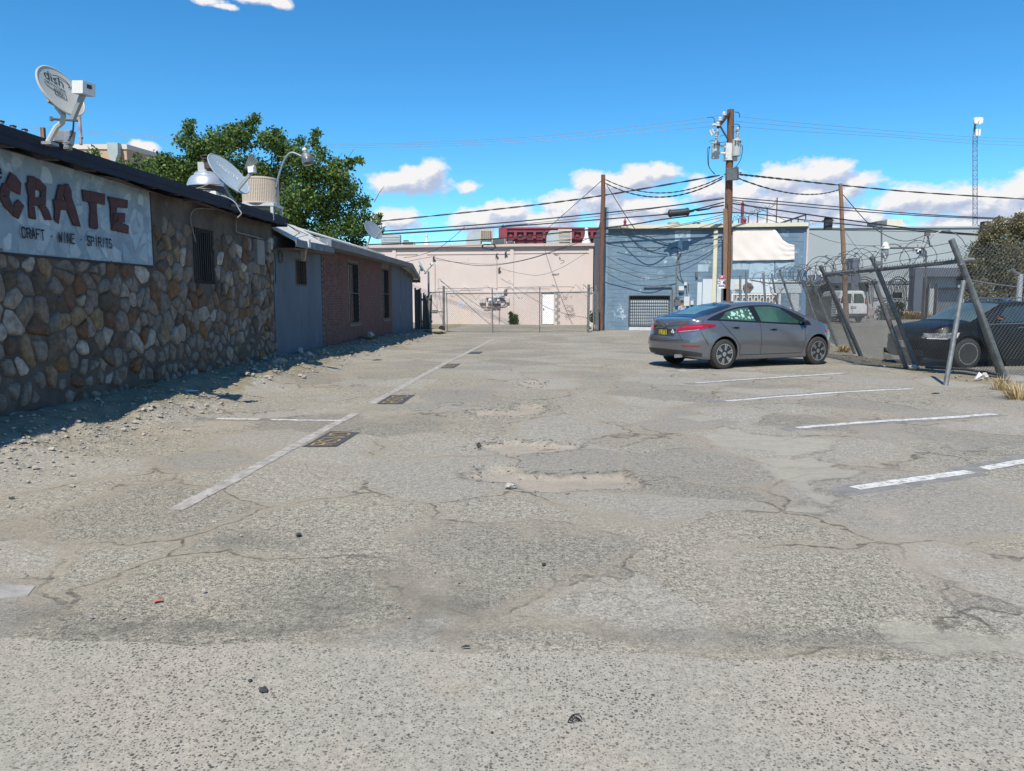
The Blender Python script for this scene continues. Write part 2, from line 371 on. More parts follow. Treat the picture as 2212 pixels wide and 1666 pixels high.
def ground_mat(name, strip=False):
    m = bpy.data.materials.new(name); m.use_nodes = True; t = m.node_tree; b = t.nodes['Principled BSDF']; L = t.links.new
    geo = t.nodes.new('ShaderNodeNewGeometry'); P = geo.outputs['Position']
    def N(ty, **k):
        n = t.nodes.new(ty)
        for a, v in k.items(): setattr(n, a, v)
        return n
    def noise_(s, det=5, ro=0.6):
        n = N('ShaderNodeTexNoise'); n.inputs['Scale'].default_value = s; n.inputs['Detail'].default_value = det; n.inputs['Roughness'].default_value = ro; L(P, n.inputs['Vector']); return n.outputs[0]
    def mr(x, a, b_, c=0.0, d=1.0):
        n = N('ShaderNodeMapRange', interpolation_type='SMOOTHSTEP'); n.inputs[1].default_value = a; n.inputs[2].default_value = b_; n.inputs[3].default_value = c; n.inputs[4].default_value = d; L(x, n.inputs[0]); return n.outputs[0]
    def mth(op, a, b_=None):
        n = N('ShaderNodeMath', operation=op)
        for i, x in enumerate((a, b_)):
            if x is None: continue
            if isinstance(x, (int, float)): n.inputs[i].default_value = x
            else: L(x, n.inputs[i])
        return n.outputs[0]
    def mixc(f, a, bb, mode='MIX'):
        n = N('ShaderNodeMix', data_type='RGBA', blend_type=mode)
        for i, x in ((0, f), (6, a), (7, bb)):
            if isinstance(x, (int, float)): n.inputs[i].default_value = x
            elif isinstance(x, tuple): n.inputs[i].default_value = (*x, 1)
            else: L(x, n.inputs[i])
        return n.outputs[2]
    def pebbles(scale, thr, jit=1.0):
        w = N('ShaderNodeTexNoise'); w.inputs['Scale'].default_value = scale * 0.8; L(P, w.inputs['Vector'])
        ad = N('ShaderNodeVectorMath', operation='SCALE'); L(w.outputs['Color'], ad.inputs[0]); ad.inputs['Scale'].default_value = 0.5 / scale
        ad2 = N('ShaderNodeVectorMath', operation='ADD'); L(P, ad2.inputs[0]); L(ad.outputs[0], ad2.inputs[1])
        v = N('ShaderNodeTexVoronoi'); v.inputs['Scale'].default_value = scale; L(ad2.outputs[0], v.inputs['Vector'])
        sp = N('ShaderNodeSeparateColor'); L(v.outputs['Color'], sp.inputs[0])
        sel = mr(sp.outputs[0], thr - 0.02, thr + 0.02, 1.0, 0.0)
        rad = mth('ADD', mth('MULTIPLY', sp.outputs[1], 0.28), 0.20)
        body = mr(mth('SUBTRACT', v.outputs['Distance'], rad), -0.05, 0.05, 1.0, 0.0)
        return mth('MULTIPLY', sel, body), sp.outputs[2]
    def grain(k):
        v = None
        for sc_, w in ((13, .3), (30, .75), (64, 1.1), (140, 1.0)):
            x = mth('MULTIPLY', mth('SUBTRACT', noise_(sc_, 1.5, .6), .5), w*k*1.7); v = x if v is None else mth('ADD', v, x)
        v = mth('MINIMUM', mth('MAXIMUM', mth('ADD', v, 1.0), .25), 1.55)
        cc = N('ShaderNodeCombineColor'); [L(v, cc.inputs[i]) for i in range(3)]; return cc.outputs[0]
    if strip:
        big, bc = pebbles(64, 0.30); mid, mc_ = pebbles(105, 0.62); fine, fc = pebbles(240, 0.55)
        col = mixc(mr(noise_(1.3), 0.35, 0.7), (0.307,0.290,0.242), (0.344,0.309,0.256))
        col = mixc(mr(noise_(2.6), 0.6, 0.8), col, (0.329,0.286,0.209))
        amt = mr(noise_(1.1, 3), 0.34, 0.60, 0.45, 1.0)
        col = mixc(mth('MULTIPLY', fine, 0.55), col, (0.164,0.152,0.123))
        col = mixc(mth('MULTIPLY', mid, mth('MULTIPLY', amt, 0.95)), col, mixc(mc_, (0.052,0.052,0.045), (0.135,0.126,0.104)))
        col = mixc(mth('MULTIPLY', big, mth('MULTIPLY', amt, 0.9)), col, mixc(bc, (0.038,0.040,0.041), (0.104,0.103,0.087)))
        col = mixc(1.0, col, grain(0.32), 'MULTIPLY')
        hgt = mth('ADD', mth('MULTIPLY', big, 0.5), mth('MULTIPLY', noise_(120), 0.5))
    else:
        at = {k: None for k in ('sand','edge','pale','darkp','dirt','yard')}
        for k in at:
            a = N('ShaderNodeAttribute', attribute_name=k); at[k] = a.outputs['Fac']
        big, bc = pebbles(80, 0.40); mid, mc_ = pebbles(140, 0.66); tiny, tc_ = pebbles(260, 0.60); fine = noise_(330, 2, 0.8)
        col = mixc(mr(noise_(0.5), 0.3, 0.7), (0.279,0.258,0.208), (0.320,0.292,0.230))
        col = mixc(mr(noise_(3.0), 0.55, 0.8), col, (0.240,0.226,0.185))
        col = mixc(mr(noise_(1.1, 4), 0.55, 0.72), col, (0.320,0.283,0.215))
        amt = mr(noise_(0.7, 4), 0.34, 0.60, 0.35, 1.0)
        col = mixc(mth('MULTIPLY', tiny, 0.6), col, mixc(tc_, (0.099,0.095,0.078), (0.183,0.173,0.140)))
        col = mixc(mth('MULTIPLY', mid, mth('MULTIPLY', amt, 0.95)), col, mixc(mc_, (0.046,0.045,0.039), (0.141,0.131,0.107)))
        col = mixc(mth('MULTIPLY', big, mth('MULTIPLY', amt, 0.95)), col, mixc(bc, (0.037,0.037,0.034), (0.116,0.107,0.090)))
        col = mixc(mr(fine, 0.5, 0.8, 0.0, 0.6), col, (0.374,0.343,0.274))
        col = mixc(mr(noise_(16, 6, 0.75), 0.35, 0.75, 0.0, 0.35), col, (0.109,0.102,0.084))
        col = mixc(mr(noise_(42, 4, 0.75), 0.45, 0.7, 0.0, 0.45), col, (0.349,0.319,0.255))
        col = mixc(1.0, col, grain(1.2), 'MULTIPLY')
        # wandering cracks, some open and dark, some filled with sand
        w = N('ShaderNodeTexNoise'); w.inputs['Scale'].default_value = 2.2; w.inputs['Detail'].default_value = 6; L(P, w.inputs['Vector'])
        ws = N('ShaderNodeVectorMath', operation='SCALE'); L(w.outputs['Color'], ws.inputs[0]); ws.inputs['Scale'].default_value = 0.55
        wa = N('ShaderNodeVectorMath', operation='ADD'); L(P, wa.inputs[0]); L(ws.outputs[0], wa.inputs[1])
        def cracks(s, wd_):
            v = N('ShaderNodeTexVoronoi', feature='DISTANCE_TO_EDGE'); v.inputs['Scale'].default_value = s; L(wa.outputs[0], v.inputs['Vector'])
            return mr(v.outputs['Distance'], wd_ * 0.3, wd_, 1.0, 0.0)
        iv = N('ShaderNodeTexVoronoi'); iv.inputs['Scale'].default_value = 0.85; L(wa.outputs[0], iv.inputs['Vector']); ic = N('ShaderNodeSeparateColor'); L(iv.outputs['Color'], ic.inputs[0])
        col = mixc(mr(ic.outputs[0], 0.1, 0.9, 0.0, 0.30), col, (0.374,0.353,0.320)); col = mixc(mr(ic.outputs[1], 0.4, 0.9, 0.0, 0.30), col, (0.125,0.119,0.108))
        c1 = mth('MULTIPLY', cracks(0.85, 0.11), mr(noise_(0.55, 3), 0.38, 0.54)); c2 = mth('MULTIPLY', cracks(0.85, 0.016), mr(noise_(0.7, 3), 0.46, 0.58))
        c3 = mth('MULTIPLY', cracks(2.6, 0.02), mr(noise_(0.4, 3), 0.50, 0.62))
        col = mixc(mth('MULTIPLY', c1, 0.6), col, (0.276,0.240,0.185))
        col = mixc(mth('MULTIPLY', c2, mr(noise_(14, 3), 0.4, 0.6, 0.35, 0.95)), col, (0.092,0.082,0.067))
        col = mixc(mth('MULTIPLY', c3, 0.45), col, (0.099,0.090,0.074))
        col = mixc(mth('MULTIPLY', at['darkp'], mr(noise_(4), 0.3, 0.7, 0.15, 0.55)), col, (0.099,0.098,0.084))
        pn = mixc(mr(noise_(5), 0.35, 0.7), (0.341,0.319,0.259), (0.290,0.275,0.227)); col = mixc(mth('MULTIPLY', at['pale'], 0.7), col, pn)
        sandc = mixc(mr(noise_(6), 0.35, 0.7), (0.346,0.295,0.240), (0.294,0.261,0.216)); sandc = mixc(mr(noise_(45), 0.62, 0.72), sandc, (0.141,0.124,0.097))
        col = mixc(mth('MULTIPLY', at['sand'], mr(noise_(3.2, 6, 0.7), 0.3, 0.6, 0.45, 0.95)), col, sandc)
        col = mixc(mth('MULTIPLY', at['edge'], mr(noise_(9), 0.3, 0.6, 0.2, 0.9)), col, (0.071,0.067,0.056))
        dirtc = mixc(mr(noise_(3.5), 0.3, 0.7), (0.254,0.218,0.151), (0.192,0.167,0.117)); dirtc = mixc(mr(noise_(30), 0.56, 0.72), dirtc, (0.314,0.286,0.208)); dirtc = mixc(mr(noise_(22), 0.6, 0.75), dirtc, (0.080,0.069,0.048))
        col = mixc(mr(mth('ADD', at['dirt'], mth('MULTIPLY', mth('SUBTRACT', noise_(7), 0.5), 0.7)), 0.35, 0.75), col, dirtc)
        yc = mixc(mr(noise_(1.5), 0.3, 0.7), (0.224,0.206,0.165), (0.172,0.166,0.139)); col = mixc(mth('MULTIPLY', at['yard'], 0.7), col, yc)
        hgt = mth('ADD', mth('MULTIPLY', mth('MAXIMUM', big, mid), 0.35), mth('ADD', mth('MULTIPLY', noise_(90), 0.6), mth('MULTIPLY', c2, -1.2)))
    L(col, b.inputs['Base Color']); b.inputs['Roughness'].default_value = 0.92; b.inputs['Specular IOR Level'].default_value = 0.25
    bn = N('ShaderNodeBump'); bn.inputs['Strength'].default_value = 0.55; bn.inputs['Distance'].default_value = 0.008; L(hgt, bn.inputs['Height']); L(bn.outputs[0], b.inputs['Normal'])
    return m
lot = make_lot(); asphalt = ground_mat('worn dusty asphalt'); lot.data.materials.append(asphalt)
def ground_h(x, y):
    xs, ys, h = LOT; i = int(np.clip(np.searchsorted(xs, x) - 1, 0, len(xs)-2)); j = int(np.clip(np.searchsorted(ys, y) - 1, 0, len(ys)-2))
    u = min(1, max(0, (x-xs[i])/(xs[i+1]-xs[i]))); v = min(1, max(0, (y-ys[j])/(ys[j+1]-ys[j])))
    return (h[j,i]*(1-u)+h[j,i+1]*u)*(1-v) + (h[j+1,i]*(1-u)+h[j+1,i+1]*u)*v
# surrounding ground to the horizon, with the lot's place cut out of it
far_m = M('dry pale ground', (0.24,0.22,0.20), (0.19,0.175,0.16), 0.6, 0.95, 0, 0.3, 20, spots=[((0.30,0.26,0.21), 0.2, 0.5, 0.7)])
gm = MB()
X0, X1, Y0, Y1, BIG = -7.0, 25.85, 2.0, 48.2, 900
ys_end = max(v.co.y for v in lot.data.vertices[-1:]) ; xs_end = lot.data.vertices[-1].co.x
X1, Y1 = xs_end - 0.02, ys_end - 0.02
zz = -0.012
for (a, b_, c, d) in ((-BIG, X0+0.02, -BIG, BIG), (X1, BIG, -BIG, BIG), (X0+0.02, X1, -BIG, -9), (X0+0.02, X1, Y1, BIG)):
    gm.add([(a,c,zz),(b_,c,zz),(b_,d,zz),(a,d,zz)], [(0,1,2,3)])
ground = gm.build('ground', far_m, kind='structure', org=(0,0,0))
# exposed-aggregate pavement strip in front
bl, brr = G(0, 1387), G(2212, 1441)
k = (brr.y - bl.y) / (brr.x - bl.x); yl = lambda x: bl.y + k * (x - bl.x)
pm = MB()
NX = 400
xs_ = [-30 + i * 60 / NX for i in range(NX + 1)]
top = [(x, yl(x) + 0.012 * math.sin(x*5.1) + 0.012*math.sin(x*11.3+1) + 0.05*(float(fbm(x*3.1, 0.5, 77)) - .5), 0.011) for x in xs_]
vs = []
for (x, y, z) in top: vs += [(x, y + 0.015, -0.03), (x, y, z), (x, -8.9, z)]
fs = []
for i in range(NX): a = i*3; fs += [(a, a+3, a+4, a+1), (a+1, a+4, a+5, a+2)]
pm.add(vs, fs)
pav = pm.build('pavement', ground_mat('exposed aggregate concrete', True), kind='structure', org=(0,0,0))

# painted stall lines: ribbons laid 4 mm over the lot, children of it
line_m = M('worn white line paint', (0.62,0.61,0.575), (0.50,0.49,0.46), 5, 0.8, 0, 0.2, 90, spots=[((0.25,0.235,0.21), 14, 0.48, 0.60, 0.8)])
line_f = M('faded white line paint', (0.40,0.375,0.335), (0.34,0.32,0.285), 4, 0.85, 0, 0.2, 90, spots=[((0.24,0.225,0.20), 8, 0.42, 0.60, 0.8)])
line_b = M('black overspray paint', (0.13,0.13,0.125), (0.18,0.175,0.165), 5, 0.85, 0, 0.2, 90, spots=[((0.22,0.21,0.19), 9, 0.40, 0.60, 0.75)])
def strip_mesh(pts, w, lift, jag=0.02, seed=1, n=70):
    rr = random.Random(seed); P = []
    for i in range(len(pts) - 1):
        for k in range(n): P.append(pts[i].lerp(pts[i+1], k / n))
    P.append(pts[-1]); mb = MB(); vs = []
    for i, p in enumerate(P):
        t = (P[min(i+1, len(P)-1)] - P[max(i-1, 0)]).normalized(); nrm = Vector((-t.y, t.x, 0))
        for s_ in (-1, 0, 1):
            q = p + nrm * s_ * (w / 2 + (jag * 3.2 * (float(fbm(i * .13 + s_*40, seed * 3.7, 2, 4)) - .5) if s_ else 0)); vs.append((q.x, q.y, float(ground_h(q.x, q.y)) + lift))
    fs = []
    for i in range(len(P) - 1): a = i*3; fs += [(a+0, a+3, a+4, a+1), (a+1, a+4, a+5, a+2)]
    return mb.add(vs, [f[::-1] for f in fs])
LINES = [([(378,1103),(500,1040),(770,890)], 0.12, line_f, 2),([(800,872),(940,797),(1065,733)], 0.12, line_f, 3),
         ([(1846,1057),(2095,1019)], 0.11, line_m, 4),([(2125,1013),(2290,983)], 0.11, line_m, 5),([(1722,924),(1900,910),(2150,894)], 0.11, line_m, 6),
         ([(1565,866),(1760,853),(1972,841)], 0.11, line_m, 7),([(1503,827),(1700,815),(1822,808)], 0.10, line_m, 8),([(1466,801),(1600,793),(1752,783)], 0.10, line_m, 9),
         ([(468,904),(560,905)], 0.09, line_m, 10),([(585,906),(738,908)], 0.085, line_m, 11),([(864,787),(1002,787)], 0.08, line_f, 12),([(905,757),(1010,758)], 0.08, line_f, 13)]
for i, (pp, w, m_, sd) in enumerate(LINES):
    P = [G(*q) for q in pp]
    if m_ is line_m:
        t = (P[-1] - P[0]).normalized(); ext = [P[0] - t*0.25] + P[1:-1] + [P[-1] + t*0.05]
        nrm = Vector((-t.y, t.x, 0)) * (0.05 if i % 2 else -0.03)
        strip_mesh([q + nrm for q in ext], w + 0.10, 0.0015, 0.035, sd+50).build('paint_overspray', line_b, lot)
    strip_mesh(P, w, 0.004, 0.008, sd).build('parking_line', m_, lot)

# stroke lettering
FONT = {'C': [[(4,5),(3,6),(1,6),(0,4.6),(0,1.4),(1,0),(3,0),(4,1)]], 'R': [[(0,0),(0,6),(3,6),(4,5),(4,4),(3,3),(0,3)],[(1.8,3),(4,0)]], 'A': [[(0,0),(2,6),(4,0)],[(.8,2.2),(3.2,2.2)]],
 'F': [[(0,0),(0,6),(4,6)],[(0,3.2),(3,3.2)]], 'T': [[(0,6),(4,6)],[(2,6),(2,0)]], 'W': [[(0,6),(1,0),(2,4.5),(3,0),(4,6)]], 'I': [[(2,0),(2,6)]], 'N': [[(0,0),(0,6),(4,0),(4,6)]],
 'E': [[(4,6),(0,6),(0,0),(4,0)],[(0,3),(3,3)]], 'S': [[(4,5.2),(3,6),(1,6),(0,5),(0,4),(1,3.2),(3,2.8),(4,2),(4,1),(3,0),(1,0),(0,.8)]], 'P': [[(0,0),(0,6),(3,6),(4,5),(4,4),(3,3),(0,3)]],
 'V': [[(0,6),(2,0),(4,6)]], 'D': [[(0,0),(0,6),(2.4,6),(4,4.6),(4,1.4),(2.4,0),(0,0)]], '.': [[(1.8,2.8),(2.4,3.2)]], ' ': [], 'e': [[(0,2.2),(4,2.6),(3.6,4),(2,4.6),(.5,4),(0,2.4),(.6,.8),(2,0),(4,.8)]],
 'O': [[(1,0),(0,1.4),(0,4.6),(1,6),(3,6),(4,4.6),(4,1.4),(3,0),(1,0)]], 'L': [[(0,6),(0,0),(4,0)]], '8': [[(2,3.2),(.5,4),(.5,5.4),(2,6),(3.5,5.4),(3.5,4),(2,3.2),(0,2),(.4,.5),(2,0),(3.6,.5),(4,2),(2,3.2)]],
 '5': [[(4,6),(.4,6),(.2,3.4),(2.6,3.6),(4,2.4),(3.6,.6),(2,0),(0,.6)]], '1': [[(1,5),(2,6),(2,0)]], 'H': [[(0,0),(0,6)],[(4,0),(4,6)],[(0,3),(4,3)]], 'Q': [[(1,0),(0,1.4),(0,4.6),(1,6),(3,6),(4,4.6),(4,1.4),(3,0),(1,0)],[(2.6,1.4),(4.2,-.3)]],
 'K': [[(0,0),(0,6)],[(4,6),(0,2.6)],[(1.4,3.8),(4,0)]], 'M': [[(0,0),(0,6),(2,2.5),(4,6),(4,0)]], 'U': [[(0,6),(0,1),(1,0),(3,0),(4,1),(4,6)]], '2': [[(0,5),(1,6),(3,6),(4,5),(4,4),(0,0),(4,0)]], '7': [[(0,6),(4,6),(1.5,0)]]}
def letter_mb(ch, fmap, w, n=1, jit=0.0, seed=0):
    """fmap(u,v)->Vector ; u,v in 0..1 of the letter box; ribbons w thick (in world units) raised along normal by fmap's own offset"""
    mb = MB(); rr = random.Random(seed)
    for pl in FONT.get(ch, []):
        P = [fmap(x/4 + rr.uniform(-jit, jit), y/6 + rr.uniform(-jit, jit)*.6) for x, y in pl]
        nrm = (fmap(1,0) - fmap(0,0)).cross(fmap(0,1) - fmap(0,0)).normalized()
        for a, b_ in zip(P[:-1], P[1:]):
            t = (b_ - a)
            if t.length < 1e-6: continue
            t.normalize(); sd = nrm.cross(t) * (w / 2); a2, b2 = a - t*w*.35, b_ + t*w*.35
            mb.add([a2 - sd, b2 - sd, b2 + sd, a2 + sd], [(0,1,2,3)])
    return mb
patch_m = M('black painted patch', (0.045,0.045,0.047), (0.075,0.075,0.075), 8, 0.8, 0, 0.3, 90, spots=[((0.2,0.19,0.18), 30, 0.62, 0.72)])
yellow_m = M('yellow stencil paint', (0.42,0.30,0.12), (0.34,0.25,0.12), 12, 0.8, 0, 0.2, 90, spots=[((0.07,0.07,0.07), 40, 0.52, 0.62)])
# reserved patches: corners (near-left, near-right, far-right, far-left)
for i, q in enumerate([[(652,966),(727,965),(777,934),(714,932)], [(814,872),(869,872),(897,853),(845,853)], [(952,796),(980,796),(995,787),(968,787)], [(1009,765),(1036,765),(1044,760),(1020,760)]]):
    P = [G(*c) for c in q]
    f3 = lambda u, v, lift=0.0: (lambda p: Vector((p.x, p.y, float(ground_h(p.x, p.y)) + lift)))(P[0].lerp(P[1], u).lerp(P[3].lerp(P[2], u), v))
    mb = MB(); n = 16
    mb.add([f3(a/n, b_/n, 0.005) for b_ in range(n+1) for a in range(n+1)], [(b_*(n+1)+a, b_*(n+1)+a+1, (b_+1)*(n+1)+a+1, (b_+1)*(n+1)+a) for b_ in range(n) for a in range(n)])
    pt = mb.build('reserved_patch', patch_m, lot)
    if i < 3:
        for j, ch in enumerate('RSVD'):   # letters run along the line, read from the stall
            v0 = 0.10 + j * 0.215
            fm2 = lambda u, v, v0=v0: f3(0.78 - 0.60 * v, v0 + 0.155 * u, 0.0075)
            letter_mb(ch, fm2, 0.022, jit=0.02, seed=j+i*9).build('letter', yellow_m, pt)
# ------------------------------------------------------------------ left: stone bar building
def clip_poly(poly, a, n):   # keep (p-a).n <= 0
    out = []
    for i in range(len(poly)):
        p, q = poly[i], poly[(i+1) % len(poly)]
        dp = (p[0]-a[0])*n[0] + (p[1]-a[1])*n[1]; dq = (q[0]-a[0])*n[0] + (q[1]-a[1])*n[1]
        if dp <= 0: out.append(p)
        if dp * dq < 0: t = dp / (dp - dq); out.append((p[0]+(q[0]-p[0])*t, p[1]+(q[1]-p[1])*t))
    return out
def chaikin(poly, k=0.25):
    out = []
    for i in range(len(poly)):
        p, q = poly[i], poly[(i+1) % len(poly)]
        out += [(p[0]*(1-k)+q[0]*k, p[1]*(1-k)+q[1]*k), (p[0]*k+q[0]*(1-k), p[1]*k+q[1]*(1-k))]
    return out
def frame_open(mb, fn, s0, s1, z0, z1, holes, d0, d1):
    """wall slab between s0..s1, z0..z1 with rectangular holes, fn(s,d,z)->point"""
    ss = sorted({s0, s1} | {h[0] for h in holes} | {h[1] for h in holes}); zs = sorted({z0, z1} | {h[2] for h in holes} | {h[3] for h in holes})
    for a, b_ in zip(ss[:-1], ss[1:]):
        for c, d in zip(zs[:-1], zs[1:]):
            if any(h[0] <= a and b_ <= h[1] and h[2] <= c and d <= h[3] for h in holes): continue
            mb.hexa([fn(a,d0,c), fn(a,d1,c), fn(b_,d1,c), fn(b_,d0,c), fn(a,d0,d), fn(a,d1,d), fn(b_,d1,d), fn(b_,d0,d)])
    return mb
SEND = LW(592, 650).y         # far end of the stone wall
mortar = M('grey brown mortar', (0.105,0.088,0.073), (0.062,0.053,0.047), 3, 0.95, 0, 0.5, 35, spots=[((0.14,0.125,0.115), 2.2, 0.55, 0.7), ((0.05,0.045,0.04), 1.3, 0.58, 0.75)])
stone_m = M('field stones', (0.2,0.2,0.2), (0.50,0.46,0.42), 13, 0.85, 0, 0.9, 38,
            rand=[(0.162,0.121,0.090),(0.215,0.188,0.161),(0.162,0.091,0.047),(0.387,0.344,0.307),(0.119,0.086,0.062),(0.226,0.121,0.049),(0.226,0.188,0.151),(0.150,0.086,0.052),(0.323,0.279,0.236),(0.177,0.162,0.151),(0.107,0.081,0.058),(0.473,0.425,0.378),(0.194,0.142,0.104),(0.268,0.193,0.114),(0.248,0.212,0.179)])
bw = thing('bar_building', 'low bar building with a rough stone wall, dark roof edge and a painted sign', 'building', LP(8, -1, 0))
winA, winB = LW(417, 550), LW(463, 550); wz0, wz1 = LW(440, 613).z, LW(440, 495).z
TOPZ = 2.99
mb = frame_open(MB(), LP, 0.5, SEND, -0.1, TOPZ, [(winA.y, winB.y, wz0, wz1)], -0.25, 0.0)
wall = mb.build('wall', mortar, bw)
mb = MB(); mb.hexa([LP(0.5,-8,-.1), LP(0.5,-0.26,-.1), LP(0.72,-0.26,-.1), LP(0.72,-8,-.1), LP(0.5,-8,TOPZ), LP(0.5,-0.26,TOPZ), LP(0.72,-0.26,TOPZ), LP(0.72,-8,TOPZ)])
mb.hexa([LP(SEND-.22,-8,-.1), LP(SEND-.22,-0.26,-.1), LP(SEND,-0.26,-.1), LP(SEND,-8,-.1), LP(SEND-.22,-8,TOPZ), LP(SEND-.22,-0.26,TOPZ), LP(SEND,-0.26,TOPZ), LP(SEND,-8,TOPZ)])
mb.hexa([LP(0.5,-8.3,-.1), LP(0.5,-8.02,-.1), LP(SEND,-8.02,-.1), LP(SEND,-8.3,-.1), LP(0.5,-8.3,TOPZ), LP(0.5,-8.02,TOPZ), LP(SEND,-8.02,TOPZ), LP(SEND,-8.3,TOPZ)])
mb.build('wall', mortar, bw)
# painted sign field
sgA = LW(327, 560); sg0 = LW(327, 574).z
sign_m = M('pale blue painted mortar', (0.27,0.345,0.40), (0.20,0.27,0.325), 2.2, 0.9, 0, 0.5, 30, spots=[((0.34,0.415,0.46), 4, 0.5, 0.62), ((0.125,0.16,0.195), 3, 0.64, 0.8)])
mb = frame_open(MB(), LP, 0.5, sgA.y, sg0, TOPZ - .02, [], 0.0, 0.022)
psign = mb.build('painted_sign', sign_m, bw)
letter_dk = M('black sign paint', (0.018,0.017,0.018), (0.035,0.032,0.032), 9, 0.8, 0, 0.2, 60)
letter_br = M('red brown sign paint', (0.085,0.032,0.032), (0.06,0.024,0.025), 5, 0.8, 0, 0.3, 50, (1,1,3), spots=[((0.05,0.025,0.025), 16, 0.6, 0.72)])
mb = MB(); mb.hexa([LP(0.5,.0,sg0-.028), LP(0.5,.03,sg0-.028), LP(sgA.y+.02,.03,sg0-.024), LP(sgA.y+.02,.0,sg0-.024), LP(0.5,.0,sg0), LP(0.5,.03,sg0), LP(sgA.y+.02,.03,sg0), LP(sgA.y+.02,.0,sg0)])
mb.hexa([LP(sgA.y,.0,sg0), LP(sgA.y,.028,sg0), LP(sgA.y+.022,.028,sg0), LP(sgA.y+.022,.0,sg0), LP(sgA.y,.0,TOPZ-.03), LP(sgA.y,.028,TOPZ-.03), LP(sgA.y+.022,.028,TOPZ-.03), LP(sgA.y+.022,.0,TOPZ-.03)])
mb.build('border_line', letter_dk, psign)
cv1 = lambda L: [(x*.16276, 271.1 + y*.16276) for x, y in L]
cv2 = lambda L: [(x*.2278, 108.4 + y*.2278) for x, y in L]
cv3 = lambda L: [(x*.2766, 460.8 + y*.2766) for x, y in L]
PL = {'C': [cv1(p) for p in ([(135,625),(210,680),(274,765),(262,915),(130,848),(78,770)], [(74,775),(126,852),(118,938),(0,925),(2,845),(40,765)], [(0,945),(116,950),(163,1060),(163,1190),(60,1080),(4,990)], [(168,1062),(240,988),(313,1070),(285,1130),(242,1238),(168,1192)])],
 'R': [cv1(p) for p in ([(370,685),(458,698),(458,955),(424,968),(428,1078),(455,1078),(472,1232),(385,1215),(375,1065),(380,960),(345,780),(372,765)], [(463,700),(510,714),(607,812),(607,850),(540,888),(525,865),(463,848)], [(541,892),(606,855),(601,1048),(535,1052),(532,955)], [(424,972),(530,958),(532,1050),(430,1074)], [(510,1064),(590,1054),(640,1130),(684,1250),(590,1248),(560,1160)])],
 'A': [cv1(p) for p in ([(780,790),(858,795),(828,920),(824,988),(735,984),(750,905)], [(722,1112),(800,1117),(772,1300),(718,1250)], [(862,795),(905,788),(942,870),(948,960),(1002,1110),(1060,1327),(965,1310),(893,1122),(872,1000),(840,920)], [(705,984),(868,1000),(890,1122),(722,1108)])],
 'T': [cv1(p) for p in ([(1088,858),(1188,875),(1183,1018),(1103,1000)], [(1193,875),(1388,914),(1382,1052),(1282,1030),(1190,1018)], [(1180,1024),(1280,1034),(1276,1100),(1298,1350),(1272,1372),(1185,1346),(1190,1230),(1196,1100)])],
 'E': [cv2([(1025,1390),(1207,1425),(1202,1497),(1110,1490),(1050,1482)]), cv2([(1046,1486),(1108,1493),(1100,1540),(1096,1628),(1070,1680),(1050,1630)]), cv2([(1102,1545),(1184,1550),(1178,1632),(1100,1626)]), cv3([(868,-2),(928,2),(920,62),(1000,96),(998,156),(875,130)])]}
for ch, pls in PL.items():
    for q in pls:
        P = [LW(x, y, 0.036) for x, y in q]; c = sum(P, Vector()) / len(P)
        MB().prism([c + (p - c) * 1.07 for p in P], LP(0, 0.004, 0) - LP(0, 0, 0)).build('letter_outline', letter_dk, psign)
        lo = MB().prism([p + Vector((0.0045,0,0)) for p in P], (0.004, 0, 0)).build('letter', letter_br, psign)
def wall_text(txt, p0, p1, hgt, w, par, m, d=0.046, name='letter', asp=0.9, jit=0.05):
    A, B = LW(*p0, d), LW(*p1, d); n = len(txt); step = (B - A) / n
    for i, ch in enumerate(txt):
        if ch == ' ': continue
        o0 = A + step * i; cw = step * 0.72
        letter_mb(ch, lambda u, v: o0 + cw * u + Vector((0,0,hgt)) * v, w, jit=jit, seed=i+len(txt)).build(name, m, par)
wall_text('CRAFT . WINE . SPIRITS', (48, 513), (244, 536), 0.105, 0.018, psign, letter_dk)
wall_text('e', (-8, 387), (8, 388), 0.15, 0.022, psign, letter_dk)
# field stones, one object each
def stone_obj(poly, d0, bulge, name, m, par, seed):
    rr = random.Random(seed); cx = sum(p[0] for p in poly)/len(poly); cz = sum(p[1] for p in poly)/len(poly); mb = MB(); n = len(poly)
    rings = [(1.0, d0), (0.93, d0 + bulge*.62), (0.68, d0 + bulge)]; vs = []
    tx, tz = rr.uniform(-.18,.18), rr.uniform(-.18,.18)
    for f, d in rings:
        for (x, z) in poly: vs.append(LP(cx + (x-cx)*f, d + (x-cx)*tx*(1-f+.2) + (z-cz)*tz*(1-f+.2), cz + (z-cz)*f))
    vs.append(LP(cx, d0 + bulge * rr.uniform(.9,1.25), cz)); fs = []
    for k in range(2):
        for i in range(n): j = (i+1) % n; fs.append((k*n+i, k*n+j, (k+1)*n+j, (k+1)*n+i))
    for i in range(n): fs.append((2*n+i, 2*n+(i+1)%n, 3*n))
    mb.add(vs, fs)
    if par is None: return mb
    return mb.build(name, m, par, smooth=50)
rs = random.Random(21); pts = []
cw, chh = 0.17, 0.23
for j in range(-1, 14):
    for i in range(-1, int((SEND - 6.3) / cw) + 2):
        if rs.random() < .82: pts.append((6.3 + (i + 0.5*(j % 2) + rs.uniform(-.47,.47)) * cw, 0.02 + (j + rs.uniform(-.47,.47)) * chh))
stone_p = M('painted pale blue stones', (0.40,0.455,0.49), (0.80,0.83,0.86), 6, 0.85, 0, 0.5, 26, rand=[(0.36,0.45,0.50),(0.29,0.375,0.43),(0.41,0.49,0.53)])
SL = []
